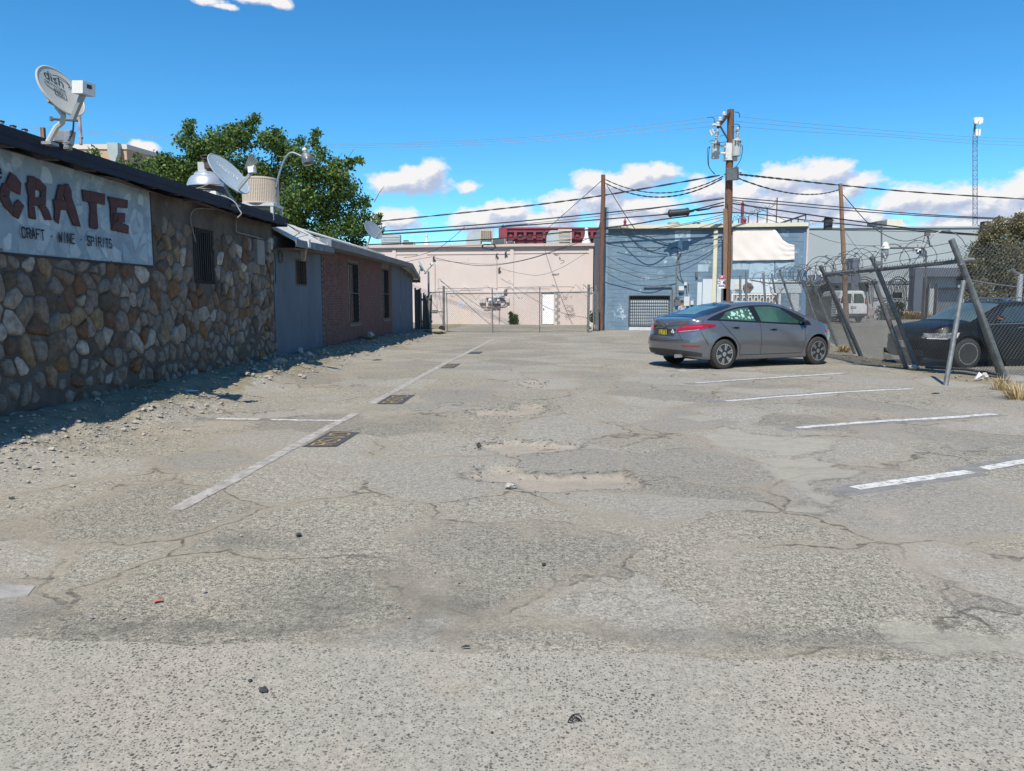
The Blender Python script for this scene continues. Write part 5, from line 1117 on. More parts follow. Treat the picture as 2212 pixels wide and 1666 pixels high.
A, B = GP.w(*r2f(1040,100), -2), GP.w(*r2f(1180,50), -2)
rbx = thing('roof_unit', 'cream roof unit with a dark end standing on the grey building', 'roof unit', (A.x, A.y, GT)); MB().bx(A.x, B.x, A.y, A.y+2, GT-.2, B.z).build('housing', cream, rbx); MB().bx(A.x-.8, A.x-.003, A.y+.1, A.y+1.9, GT-.2, B.z-.15).build('intake', steel_dk, rbx)
A, B = GP.w(*r2f(515,140), -1), GP.w(*r2f(620,120), -1)
rbx = thing('roof_hatch', 'white roof hatch with a dark opening at the left end of the grey roofline', 'roof hatch', (A.x, A.y, GT)); MB().bx(A.x, B.x, A.y, A.y+1.5, GT-.3, B.z+.1).build('housing', white_pt, rbx); MB().bx(A.x+.5, B.x-.4, A.y-.03, A.y-.003, GT+.12, B.z-.05).build('opening', dark, rbx)
# dark slab and post hanging box on wires left of the hatch
# ---- beige building beyond the tree, far left
beige = M('peach adobe stucco', (0.47,0.33,0.22), (0.43,0.30,0.20), 1, 0.9, 0, 0.2, 15); adobe_shade = M('shaded adobe stucco', (0.30,0.20,0.14), (0.27,0.18,0.125), 1, 0.9, 0, 0.2, 15)  # second tone is the same stucco with the side's shade mixed in, unused
r1 = lambda x, y: (x*.2278, 108.4 + y*.2278)
BGY = 40.0; A, B = at(*r1(660,940), BGY), at(*r1(1197,900), BGY)
bg = thing('adobe_building', 'peach adobe building with a white rounded parapet beyond the tree', 'building', ((A.x+B.x)/2, BGY+3, 0))
MB().hexa([(A.x-6,BGY,-.1),(B.x,BGY,-.1),(B.x+3,BGY+14,-.1),(A.x-6,BGY+14,-.1),(A.x-6,BGY,B.z-.2),(B.x,BGY,B.z-.2),(B.x+3,BGY+14,B.z-.2),(A.x-6,BGY+14,B.z-.2)]).build('wall', beige, bg)
MB().hexa([(A.x-6.05,BGY-.06,B.z-.22),(B.x+.06,BGY-.06,B.z-.22),(B.x+3.06,BGY+14.06,B.z-.22),(A.x-6.05,BGY+14.06,B.z-.22),(A.x-6.05,BGY-.06,B.z+.03),(B.x+.06,BGY-.06,B.z+.03),(B.x+3.06,BGY+14.06,B.z+.03),(A.x-6.05,BGY+14.06,B.z+.03)]).build('parapet', M('cream parapet', (0.60,0.53,0.44), (0.55,0.49,0.41), 1, 0.8), bg)
q = at(*r1(1090,970), BGY-.2); MB().prism([(q.x-.28,BGY-.08,q.z+.45),(q.x+.28,BGY-.08,q.z+.45),(q.x+.26,BGY-.08,q.z-.1),(q.x+.1,BGY-.08,q.z-.5),(q.x-.1,BGY-.08,q.z-.5),(q.x-.26,BGY-.08,q.z-.1)], (0,-.35,0)).build('scupper', M('grey green scupper metal', (0.36,0.41,0.40), (0.32,0.37,0.36), 3, 0.5), bg); MB().bx(q.x-.11,q.x+.11,BGY-.3,BGY-.09,0,q.z-.5).build('downpipe', MATS['grey green scupper metal'], bg)
# ------------------------------------------------------------------ utility poles
r8 = lambda x, y: (1436.7 + x*.16267, 216.9 + y*.16267)
r4 = lambda x, y: ((3050 + x/2.5633)/1.8445, (650 + y/2.5633)/1.8445)
def pole(label, base_px, top_px, Y, r0, r1_, mat, ztop_extra=0):
    B_ = at(*base_px, Y); T = at(*top_px, Y); B_.z = -0.1
    t = thing('utility_pole', label, 'utility pole', (B_.x, Y, 0), 'wooden poles of the alley')
    n = 14; pts = [B_.lerp(T, i/n) + Vector((.012*math.sin(i*1.7), .01*math.sin(i*2.3), 0)) for i in range(n+1)]
    MB().tube(pts, r0, 12, r1_).build('shaft', mat, t, smooth=True)
    return t, B_, T
pm_, PB, PT_ = pole('tall main utility pole with two grey transformers behind the parked grey car', (1566.5, 720), (1579, 237), 35.0, .205, .15, wood_pole)
pl_, LB, LT = pole('slim brown utility pole at the corner between the pink and blue buildings', (1297.5, 714), (1303.5, 378), 36.0, .125, .10, wood_pole)
pr_, RB, RT = pole('tan weathered utility pole in front of the white van', (1829, 700), (1815.5, 397), 46.0, .165, .11, wood_tan)
PY = 35.0
can_m = M('pale grey transformer paint', (0.46,0.49,0.46), (0.41,0.44,0.42), 3, 0.45, 0, 0.05, 30, spots=[((0.20,0.15,0.12), 8, 0.68, 0.76)])
def transformer(xa, xb, yt, yb_, Y):
    A, B = at(*r8(xa, yb_), Y), at(*r8(xb, yt), Y); r = (B.x - A.x)/2; h = B.z - A.z; c = Vector(((A.x+B.x)/2, Y, A.z))
    b = MB().lathe([(0,0),(r*.93,0),(r*.97,.03),(r*.97,h*.93),(r*1.04,h*.935),(r*1.04,h*.965),(r*.9,h),(r*.4,h*1.06),(0,h*1.07)], 18, c).build('transformer', can_m, pm_, True)
    MB().lathe([(.07,h),(.09,h+.1),(.055,h+.13),(.09,h+.18),(.055,h+.22),(.085,h+.27),(.05,h+.31),(.07,h+.42),(.09,h+.47),(.05,h+.54),(0,h+.56)], 10, c + Vector((r*.15,0,0))).build('bushing', M('grey porcelain', (0.42,0.43,0.44), (0.36,0.37,0.38), 9, 0.25), b, True)
    for k in (-.6, .0, .6): a = R(-90) + k; MB().lathe([(.025,0),(.05,.03),(.03,.1),(0,.12)], 8, c + Vector((math.cos(a)*r*.97, math.sin(a)*r*.97-.03, h*.82)), Matrix.Rotation(R(90),3,'X')).build('bushing', steel_dk, b)
    return c, r, h
c1_, r1__, h1_ = transformer(612, 726, 560, 775, PY - .15)
c2_, r2__, h2_ = transformer(885, 1008, 525, 742, PY - .30)
A = at(*r8(790,640), PY)
for y_ in (600, 690): MB().tube([c1_+Vector((r1__*.9,0,h1_*(.78 if y_==600 else .35))), at(*r8(790, y_+15), PY-.1), at(*r8(845, y_+45 if y_==600 else y_-25), PY-.1)], .05, 6).build('bracket', white_pt, pm_)
MB().obox(at(*r8(838,690), PY-.02), (.16,0,0), (0,.2,0), (0,0,.38)).build('mounting_plate', M('white bracket metal', (0.6,0.61,0.6), (0.5,0.51,0.5), 6, 0.5), pm_)
MB().lathe([(0,0),(.14,0),(.14,.30),(0,.32)], 12, at(*r8(920,805), PY-.1)).build('arrester_can', can_m, pm_, True)
# cross-arm braced away to the left, insulators and cut-outs
MB().sq(at(*r8(858,165), PY-.1), at(*r8(700,360), PY-1.2), .09, .12).build('crossarm', M('dark crossarm wood', (0.07,0.04,0.028), (0.05,0.03,0.022), 6, 0.8), pm_)
MB().sq(at(*r8(735,350), PY-.9), at(*r8(835,520), PY-.1), .06, .05).build('brace', steel_dk, pm_)
porc = M('white porcelain', (0.62,0.62,0.60), (0.5,0.5,0.5), 8, 0.2)
for (x_, y_, dy) in ((782,205,-.5), (730,275,-.9), (700,345,-1.15)): MB().lathe([(.03,-.15),(.03,-.02),(.11,0),(.12,.05),(.07,.08),(.09,.12),(.05,.17),(0,.18)], 10, at(*r8(x_, y_), PY+dy)).build('insulator', porc, pm_, True)
for (a, b_) in (((625,330),(690,318)), ((690,320),(700,370)), ((620,385),(650,440)), ((590,400),(620,465))):
    MB().bar(at(*r8(*a), PY-1.1), at(*r8(*b_), PY-1.1), .05, 7).build('cutout', porc, pm_)
for pts in ([(640,400),(690,395),(700,355)], [(655,330),(660,290),(640,230),(560,230)], [(700,470),(710,430),(690,420)], [(730,480),(760,465),(800,455)], [(590,550),(620,535),(665,548)], [(720,560),(790,555),(840,540)]):
    MB().tube(catmull([at(*r8(*q), PY-.7) for q in pts], 5), .014, 4).build('jumper', black, pm_)
for pts in ([(600,630),(565,640),(565,800),(590,900),(660,975)], [(590,610),(580,700),(580,860),(620,940),(665,985)], [(1015,590),(1030,640),(1005,780),(960,860),(925,895)], [(925,155),(975,165),(990,200),(985,230)], [(920,318),(970,320),(993,360),(960,410),(920,420)], [(920,890),(965,888),(965,950)]):
    MB().tube(catmull([at(*r8(*q), PY-.35) for q in pts], 6), .018, 4).build('jumper', black, pm_)
MB().tube(catmull([at(*q, PY-.24) for q in ((1571,440),(1573,480),(1572,560),(1570,640),(1569,716))], 3), .018, 5).build('riser_cable', black, pm_)
MB().sq(at(1567.5,451,PY-.215), at(1566.5,650,PY-.215), .2, .05, (0,1,0)).build('pole_stub', wood_tan, pm_)
# floodlight on the pole
fl = thing('floodlight', 'grey square floodlight clamped to the main pole below the transformers', 'floodlight', at(*r8(900,990), PY-.3))
cF = at(*r8(893,980), PY-.45); nF = Vector((-.45,-.8,-.35)).normalized(); uF = Vector((0,0,1)) - nF*nF.z; uF.normalize(); sF = uF.cross(nF)
MB().obox(cF, sF*.27, nF*.10, uF*.27).build('housing', steel_dk, fl); MB().obox(cF + nF*.105, sF*.23, nF*.012, uF*.23).build('lens', M('dim lamp glass', (0.22,0.24,0.26), (0.16,0.18,0.2), 3, 0.15), fl)
MB().tube([cF - sF*.36, cF - sF*.36 - nF*.25, cF + sF*.36 - nF*.25, cF + sF*.36], .025, 5).build('yoke', steel_dk, fl)
# notice on the pole
q0, q1 = r7(1262, 980), r7(1322, 1105)
A, B = at(q0[0], q1[1], PY-.24), at(q1[0], q0[1], PY-.24)
sg = thing('parking_sign', 'red white and blue parking notice fixed to the left side of the main pole', 'sign', ((A.x+B.x)/2, PY-.24, A.z))
MB().bx(A.x, B.x, PY-.245, PY-.225, A.z, B.z).build('board', white_pt, sg)
hS = B.z - A.z; crim = M('crimson print', (0.42,0.02,0.08), (0.38,0.02,0.07), 3, 0.5); navy = M('navy print', (0.05,0.07,0.22), (0.045,0.06,0.2), 3, 0.5)
MB().bx(A.x+.005, B.x-.005, PY-.249, PY-.246, B.z-hS*.24, B.z-.01).build('header', crim, sg); MB().bx(A.x+.005, B.x-.005, PY-.249, PY-.246, B.z-hS*.36, B.z-hS*.245).build('header', navy, sg)
MB().bx(A.x+.005, B.x-.005, PY-.249, PY-.246, A.z+hS*.13, A.z+hS*.27).build('footer', navy, sg)
def sign_letter(ch, x, z, w, h, st, m, nm='letter'): letter_mb(ch, lambda u, v: Vector((x + w*u, PY-.2515, z + h*v)), st, seed=3).build(nm, m, sg)
cxs = (A.x+B.x)/2
for ch, xx in (('P', -.05),): sign_letter(ch, cxs+xx, B.z-hS*.18, .12, hS*.12, .03, white_pt)
for i in range(5): MB().bx(cxs-.18+.075*i, cxs-.13+.075*i, PY-.2515, PY-.2498, B.z-hS*.325, B.z-hS*.285).build('print_mark', white_pt, sg)
for i in range(4): MB().bx(cxs-.2+.1*i, cxs-.13+.1*i, PY-.2515, PY-.2498, A.z+hS*.18, A.z+hS*.22).build('print_mark', white_pt, sg)
MB().lathe([(0,0),(.075,0),(.075,.003),(0,.004)], 14, (cxs+.12, PY-.248, A.z+hS*.46), Matrix.Rotation(R(90),3,'X')).build('symbol', steel_dk, sg)
sign_letter('O', cxs-.2, A.z+hS*.36, .13, hS*.2, .03, M('orange red print', (0.55,0.15,0.08), None, rough=0.5))
MB().obox(at(*r7(1312,1180), PY-.18), (.10,0,0), (0,.06,0), (0,0,.35)).build('riser_box', steel_dk, pm_)

# ------------------------------------------------------------------ overhead cables
cab = M('black cable jacket', (0.018,0.019,0.022), (0.03,0.03,0.034), 6, 0.55); bare = M('bare aluminium conductor', (0.26,0.28,0.30), (0.22,0.24,0.26), 6, 0.6, 0.2)
GRP = 'overhead cables'
def cable(label, pts, r, mat=cab, n=36, twist=0):
    P = [at(*p) for p in pts]
    C_ = curve3(*P, n=n) if len(P) == 3 else catmull(P, 9)
    if twist:
        mb = MB()
        for ph in (0, math.pi): 
            Q = []
            D = catmull(C_, 3)
            for i, p in enumerate(D): a = i * .55 + ph; Q.append(p + Vector((0, math.cos(a)*r*.9, math.sin(a)*r*.9)))
            mb.tube(Q, r, 4)
    else: mb = MB().tube(C_, r, 5)
    o = mb.build('cable', mat, smooth=True); return tag(o, label, 'cable', GRP)
cable('thick twisted cable from the main pole floodlight level down left past the slim pole', [(1555,379,35),(1330,418,37),(1179,440,38),(1018,458,40),(813,479,42)], .026, twist=1)
cable('uppermost of the heavy telephone cables running left from the main pole', [(1564,429,35),(1440,446,35.5),(1328,458,36),(1057,484,37),(760,504,38)], .030)
cable('second heavy telephone cable left of the main pole, carrying the black splice case', [(1564,437,35),(1466,459.5,35),(1328,472,36),(1033,494,37),(760,511,38)], .030)
cable('lowest heavy telephone cable left of the main pole', [(1564,458.5,35),(1440,473,35.5),(1328,490,36),(1057,517,37),(760,530,38)], .032)
cable('thin lower drop line from the main pole sagging to the pink cornice', [(1562,470,35),(1328,510,36.2),(1033,530,39),(760,543,40)], .014)
cable('thin line just under the uppermost telephone cable left of the main pole', [(1563,426,35),(1328,463,36),(1057,490,38),(760,509,39)], .012)
cable('slender line fanning left from the main pole to the blue cornice left end', [(1563,463,35),(1440,490,35.2),(1330,499,35.8)], .012)
cable('slender line fanning left from the main pole over the middle of the blue wall', [(1562,474,35),(1480,500,35),(1330,512,35.8)], .012)
cable('wire from the top of the slim pole descending left to the pink roof', [(1299,391,36),(1235,448,39),(1172,503,44.4)], .016)
cable('wire crossing the pink cornice from the heavy cables down to the left', [(1004,491,38),(950,535,41),(905,552,44),(872,557,44)], .014)
cable('long drooping wire across the upper pink wall from the left weatherhead', [(938,557,45),(1033,574,43),(1130,563,41),(1240,528,38.5),(1297,502,36)], .016)
cable('thinner companion of the drooping wire across the pink wall', [(940,562,45),(1060,571,43),(1150,557,41),(1250,520,38)], .010)
cable('short wire from the brick house eave to the left weatherhead', [(874,567,36),(905,560,41),(934,555,45)], .012)
cable('lowest sagging wire on the right half of the pink wall', [(1078,580,45),(1155,595,44),(1210,580,43),(1267,546,42)], .010)
cable('upper twisted wire between the slim pole top and the main pole', [(1308,388,36),(1428,417,35.5),(1562,381,35)], .017, twist=1)
cable('lower twisted wire between the slim pole top and the main pole', [(1308,396,36),(1417,426,35.5),(1560,386,35)], .020, twist=1)
cable('wire from the slim pole down to the blue wall weatherhead', [(1310,399,36),(1371,494,35.9),(1405,513,35.8),(1442,527,35.8)], .018)
cable('heavy drooping service wire on the upper left of the blue wall', [(1338,489,36),(1362,515,35.9),(1390,536,35.8),(1412,542,35.8),(1440,530,35.8)], .022)
cable('wire drooping from the slim pole to the conduit over the meters', [(1305,574,36),(1356,591,35.9),(1406,604,35.8),(1461,594,35.8)], .016)
cable('thin taut wire above the conduit on the blue wall', [(1305,550,36),(1370,585,35.9),(1461,594,35.8)], .010)
cable('faint wire slanting from the blue wall weatherhead up to the main pole', [(1466,558,35.6),(1520,520,35.3),(1561,477,35)], .010)
cable('thick twisted cable from the main pole right over the tan pole top', [(1585,376,35),(1625,380,36),(1700,388,39),(1812,400,46),(2000,417,52),(2260,433,58)], .030, twist=1)
cable('twisted wire drooping between the main pole and the tan pole', [(1584,381,35),(1712,418,40),(1812,410,46)], .022, twist=1)
cable('upper of the paired telephone cables right of the main pole', [(1570,426,35),(1700,437,36),(1820,448,37),(2007,464,38),(2260,476,39)], .024)
cable('lower of the paired telephone cables right of the main pole', [(1570,431,35),(1700,443,36),(1820,454,37),(2007,467,38),(2260,478,39)], .024)
cable('thick sloping telephone cable right of the main pole ending in the olive tree', [(1570,438,35),(1700,457,35.6),(1820,474,36),(2007,498,37),(2200,512,38)], .032)
cable('lowest thick cable right of the main pole', [(1570,458.5,35),(1640,463,35.2),(1752,477,35.6),(2007,501,37),(2200,514,38)], .028)
cable('level thin wire along the top of the grey wall', [(1745,496,36.5),(1880,499,38),(2030,502,40)], .014)
cable('drooping wire from the tan pole to the grey wall bracket', [(1821,421,46),(1888,493,52),(1952,521,58),(2003,507,60.5)], .028)
cable('slender line slanting from the main pole to the right end of the blue roof', [(1570,432,35),(1640,452,35.2),(1700,478,35.3)], .012)
cable('slender line from the main pole along the blue cornice to the right', [(1571,444,35),(1660,475,35.2),(1742,497,35.3)], .012)
cable('thin wire slanting down the grey wall from the corner of the blue building', [(1744,502,36),(1810,524,48),(1880,531,58),(1990,524,60.5)], .014)
cable('guy wire from the tan pole down toward the grey wall', [(1826,500,46),(1860,545,52),(1900,575,58)], .012)
for k, (a, b_, c) in enumerate((((1562,248.6),(1437,265.7),(700,311)), ((1553,261),(1437,273),(700,313.5)), ((1547,273),(1437,282),(700,318)))):
    cable(('highest','middle','lowest')[k] + ' of the three thin bare power lines left of the pole top', [a+(PY-.5-.3*k,), b_+(36,), (1100,299+5*k,38), c+(42,), (330,292+3*k,48), (-60,262+6*k,54)], .009, bare)
for k, (a, b_, c) in enumerate((((1597,252),(1735,266.5),(1952,285)), ((1585,262),(1735,275),(1952,293)), ((1580,272),(1735,284.5),(1952,298)))):
    cable(('highest','middle','lowest')[k] + ' of the three thin bare power lines right of the pole top', [a+(PY-.2,), b_+(37,), c+(42,), (2102,296+7*k,46), (2290,303+7*k,50)], .009, bare)
A, B = at(*r8(52,1505), 35), at(*r8(312,1478), 35); ax = (B-A).normalized(); zq = ax.to_track_quat('Z','Y').to_matrix(); Lh = (B-A).length
sc_ = thing('splice_case', 'black cylindrical splice case hanging on the telephone cable left of the main pole', 'splice case', A)
MB().lathe([(.03,-.25),(.06,-.05),(.17,0),(.17,Lh*.02),(.185,Lh*.04),(.185,Lh*.1),(.165,Lh*.12),(.165,Lh*.88),(.185,Lh*.9),(.185,Lh*.96),(.17,Lh),(.06,Lh+.05),(.03,Lh+.25)], 12, A, zq).build('case', cab, sc_, True)
MB().tube([at(*r8(x,y), 35) for x, y in ((320,1480),(400,1452),(440,1462),(580,1440),(620,1420),(780,1395))], .05, 6, .035).build('cable_bundle', cab, sc_)
sc2 = thing('splice_case', 'small flat splice box on the cable over the maroon parapet', 'splice case', at(1110, 489, 37)); MB().sq(at(1082,490,37), at(1140,485.5,37), .05, .07).build('case', cab, sc2); MB().sq(at(1075,491,37), at(1148,484.5,37), .018, .02).build('strap', cab, sc2)
lp_ = thing('cable_coil', 'black coil of slack cable hanging before the pink cornice', 'cable coil', at(1055,537,43))
q = [at(1055 + 14*math.cos(a), 533 + 6*math.sin(a) + .8*math.sin(3*a), 43) for a in [i*math.pi/12 for i in range(25)]]
MB().tube(q, .03, 5).build('loop', cab, lp_); MB().tube([p + Vector((.05,.05,.04*math.sin(i))) for i, p in enumerate(q)], .025, 5).build('loop', cab, lp_)
tp = thing('cable_terminal', 'black box terminal hanging on the cable left of the tan pole', 'terminal box', at(*r4(640,620), 36)); q = at(*r4(640,620), 36); MB().obox(q, (.18,0,0),(0,.08,0),(0,0,.28)).build('box', cab, tp); MB().sq(at(*r4(580,590),36), at(*r4(700,585),36), .04, .05).build('strap', cab, tp)

# ------------------------------------------------------------------ chain-link helpers
def mesh_panel(mb, P00, P10, P11, P01, pitch, r, H, Lw):
    """diamond wires on the quad P00 (bottom start) P10 (bottom end) P11 P01, true wires at 45 degrees"""
    f = lambda u, v: P00.lerp(P10, u).lerp(P01.lerp(P11, u), v)
    n = int((Lw + H) / pitch)
    for i in range(n + 1):
        for sgn in (1, -1):
            s0 = i * pitch - H if sgn > 0 else i * pitch
            a = (s0, 0.0); b_ = (s0 + sgn*H, H)
            def cl(p, q):   # clip to 0..Lw in s
                (s1, z1), (s2, z2) = p, q
                for lim, gt in ((0, True), (Lw, False)):
                    if gt and s1 < lim and s2 < lim or (not gt and s1 > lim and s2 > lim): return None
                    for _ in range(1):
                        if gt and s1 < lim: z1 = z1 + (z2-z1)*(lim-s1)/(s2-s1); s1 = lim
                        if gt and s2 < lim: z2 = z1 + (z2-z1)*(lim-s1)/(s2-s1); s2 = lim
                        if not gt and s1 > lim: z1 = z1 + (z2-z1)*(lim-s1)/(s2-s1); s1 = lim
                        if not gt and s2 > lim: z2 = z1 + (z2-z1)*(lim-s1)/(s2-s1); s2 = lim
                return (s1, z1), (s2, z2)
            c = cl(a, b_)
            if not c: continue
            (s1, z1), (s2, z2) = c
            if abs(z2 - z1) < 1e-3: continue
            mb.tube([f(s1/Lw, z1/H), f((s1+s2)/2/Lw, (z1+z2)/2/H) + Vector((0, 0, 0)), f(s2/Lw, z2/H)], r, 3)
def coil(pts, rad, turns_per_m, r, mb, seed=0, squash=.8):
    rr = random.Random(seed); P = catmull(pts, 10); L_ = sum((b_-a).length for a, b_ in zip(P[:-1], P[1:])); n = int(L_*turns_per_m*14); out = []
    acc = [0]
    for a, b_ in zip(P[:-1], P[1:]): acc.append(acc[-1] + (b_-a).length)
    ph = 0
    for i in range(n):
        s = L_*i/(n-1); k = max(j for j in range(len(acc)) if acc[j] <= s + 1e-9); k = min(k, len(P)-2); f = (s-acc[k])/max(1e-6, acc[k+1]-acc[k]); p = P[k].lerp(P[k+1], f); t = (P[k+1]-P[k]).normalized()
        sd = t.cross(Vector((0,0,1))).normalized(); up = sd.cross(t); ph = i*2*math.pi/14
        rd_ = rad*(1 + .14*math.sin(ph*.23+seed) + .08*math.sin(ph*.61))
        out.append(p + sd*math.cos(ph)*rd_*squash + up*math.sin(ph)*rd_ + t*.10*rad*math.sin(ph*2))
    mb.tube(out, r, 4)
    for i in range(0, n, 3): mb.obox(out[i], (.022,0,.006), (0,.004,.0), (-.004,0,.014))
    return mb
wire_m = M('galvanised mesh wire', (0.075,0.085,0.09), (0.05,0.058,0.062), 5, 0.5, 0.4)
razor_m = M('razor wire', (0.17,0.185,0.20), (0.11,0.12,0.13), 8, 0.45, 0.5)

# ------------------------------------------------------------------ back gate and fence in front of the pink wall
fr_ = r6b
BF = Plane(-4.0, 34.0, 5.5, 33.6)
def bfp(x, y, d=0): return BF.w(*fr_(x, y), d)
bf = thing('chainlink_gate', 'long galvanised chain-link rolling gate with razor wire in front of the pink wall', 'gate', BF.p(0, 0, 0))
gz = lambda p: Vector((p.x, p.y, float(ground_h(p.x, p.y))))
postd = [((348,800),(348,268),.052,steel), ((925,812),(918,292),.024,steel_dk), ((1475,808),(1477,275),.022,steel_dk), ((2045,790),(2052,248),.058,steel)]
PX = []
for (b0, t0, r, m_) in postd:
    B_, T_ = bfp(*b0), bfp(*t0); B_ = Vector((B_.x, B_.y, float(ground_h(B_.x, B_.y)) - .05)); PX.append((B_, T_)); MB().tube([B_, T_], r, 8).build('post', m_, bf)
B_, T_ = bfp(350,800), bfp(345,340); MB().tube([B_ + Vector((.16,0,0)), T_ + Vector((.14,0,0))], .02, 7).build('post', steel, bf)
for (a, b_, r) in (((370,353),(1000,350),.028), ((1000,350),(2045,335),.028), ((1500,343),(1960,341),.03), ((2060,345),(2135,355),.025)): MB().bar(bfp(*a), bfp(*b_), r, 6).build('rail', steel, bf)
for pts in ([(170,345),(260,338),(345,335)], [(185,568),(340,568)], [(195,795),(330,795)]): MB().tube([bfp(*q) for q in pts], .028, 6).build('rail', steel, bf)
for pts, r in (([(265,298),(370,292),(650,294),(900,286),(960,296),(1000,285),(1140,287)], .014), ([(1175,282),(1500,276),(1840,275),(1870,290)], .014), ([(1100,310),(1120,300),(1590,300)], .012), ([(345,332),(560,320),(780,320)], .012), ([(550,312),(800,308)], .010), ([(470,370),(560,368),(700,366)], .008)):
    MB().tube(catmull([bfp(*q) for q in pts], 4), r, 5).build('strand', steel_dk, bf)
mb = MB(); zb = lambda p: Vector((p.x, p.y, float(ground_h(p.x,p.y)) + .04))
for (a, b_) in (((355,352),(922,350)), ((922,350),(1476,345)), ((1476,345),(2045,338))):
    p, q = bfp(*a), bfp(*b_); mesh_panel(mb, zb(p), zb(q), q, p, .095, .0028, p.z - .05, (q-p).length)
p, q = bfp(185,345), bfp(345,345); mesh_panel(mb, zb(p), zb(q), q, p, .095, .0028, p.z-.05, (q-p).length)
mb.build('wire_mesh', wire_m, bf, kind='stuff')
coil([bfp(x, y) for x, y in ((270,325),(600,345),(760,350),(960,335),(1150,345),(1480,335),(1700,325),(1900,320),(2045,310))], .27, 1.0, .008, MB(), 4).build('razor_wire', M('rusty light razor wire', (0.36,0.30,0.27), (0.28,0.23,0.21), 6, 0.6), bf)
coil([bfp(x, y) for x, y in ((1985,300),(2050,280),(2090,310),(2045,340))], .16, 3.0, .011, MB(), 9).build('razor_wire', razor_m, bf)
wq_ = bfp(328, 793); MB().lathe([(.03,-.03),(.13,-.03),(.15,0),(.13,.03),(.03,.03)], 14, (wq_.x, wq_.y-.08, float(ground_h(wq_.x,wq_.y))+.15), Matrix.Rotation(R(90),3,'X')).build('wheel', black, bf, True)
tall = thing('fence_post', 'tall thin galvanised post beside the plank gate', 'post', bfp(170, 790, .2)); MB().tube([bfp(195,800,.2), bfp(175,600,.2), bfp(168,95,.2)], .045, 7).build('shaft', steel, tall); MB().tube([bfp(75,780,.25), bfp(72,290,.25)], .03, 6).build('stay', steel, tall)
for k, (x_, yt) in enumerate(((2110,330),(2140,255),(2160,330))):
    q = BF.w(*fr_(x_, 760), -1.5); t_ = BF.w(*fr_(x_, yt), -1.5); tag(MB().tube([(q.x,q.y,-.05), t_], .035, 6).build('fence_post', steel, None), ('short grey post nearest the gate end beside the slate side wall', 'tallest of three grey posts by the slate side wall', 'short grey post nearest the slim pole by the slate side wall')[k], 'post')

# ------------------------------------------------------------------ leaning razor-wire fence on the right
rf_ = thing('leaning_fence', 'leaning chain-link fence topped with razor wire along the right of the lot', 'fence', (9.0, 17.0, 0))
def gpt(px, py): p = G(px, py); return Vector((p.x, p.y, float(ground_h(p.x, p.y)) - .05))
POSTS = [((2173.7,819),(2055,517.6),.055,steel), ((1983,796.6),(1883,554),.048,steel), ((1862,771),(1772,574),.052,steel_dk), ((1811,752),(1748,594.6),.045,steel)]
pb_, pt_ = [], []
for (b0, t0, r, m_) in POSTS:
    B_ = gpt(*b0); T_ = at(*t0, B_.y - .1); pb_.append(B_); pt_.append(T_); MB().tube([B_, B_.lerp(T_, .5) + Vector((.02,0,0)), T_], r, 9).build('post', m_, rf_, True)
for (Yb, top_px, low_px) in ((27.0,(1724,582),(1779,735)), (31.0,(1684,583),(1733,724)), (33.6,(1667,591),(1690,700))):
    T_ = at(*top_px, Yb); B_ = at(*low_px, Yb); B_.z = -.05; pb_.append(B_); pt_.append(T_); MB().tube([B_, T_], .045, 7).build('post', steel, rf_)
# doubled and stub posts
MB().tube([gpt(2163,815), at(2079,570,13.4)], .045, 8).build('post', steel, rf_)
MB().tube([gpt(1960,796.6), at(1887,603.4,15.6)], .05, 8).build('post', steel_dk, rf_)
MB().tube([gpt(1848,766), at(1785,600,19.3)], .042, 8).build('post', steel, rf_)
for (x_, yt, Y) in ((1600,596,34.3),(1613,586,34.5),(1658,590,34.0)): q = at(x_, 700, Y); MB().tube([(q.x,q.y,-.05), at(x_-1 if x_<1650 else x_-9, yt, Y)], .05, 6).build('post', steel, rf_)
br_ = gpt(2042,833); MB().tube([br_, at(2081.5,607,12.9)], .042, 8).build('brace', steel, rf_)
# rails
def on(i, f): return pb_[i].lerp(pt_[i], f)
RF = [.85, .885, .90, .88, .86, .86, .86]
rails = [on(i, RF[i]) for i in range(4)]
MB().tube([rails[0] + Vector((.25,0,.03)), rails[0], rails[1], rails[2]], .038, 7).build('rail', steel_dk, rf_)
MB().tube([at(1620,605,33.8), at(1660,612,33.0), at(1692,612,31.5), at(1742,611,24)], .03, 6).build('rail', steel_dk, rf_)
MB().tube([gpt(2000,799)+Vector((0,0,.09)), gpt(2085,808)+Vector((0,0,.12)), gpt(2168,818)+Vector((0,0,.10))], .028, 6).build('rail', steel_dk, rf_)
# knuckled top of the mesh over the rail
mb = MB()
for i in range(6):
    a0, a1 = pb_[i+1], pb_[i]; b0, b1 = on(i+1, RF[i+1]), on(i, RF[i]); off = Vector((.03,0,0))
    H = (b0-a0).length; Lw = (a1-a0).length; mesh_panel(mb, a0+off+Vector((0,0,.06)), a1+off+Vector((0,0,.06)), b1+off, b0+off, .064 if i < 2 else .13, .0036 if i < 2 else .0034, H, Lw)
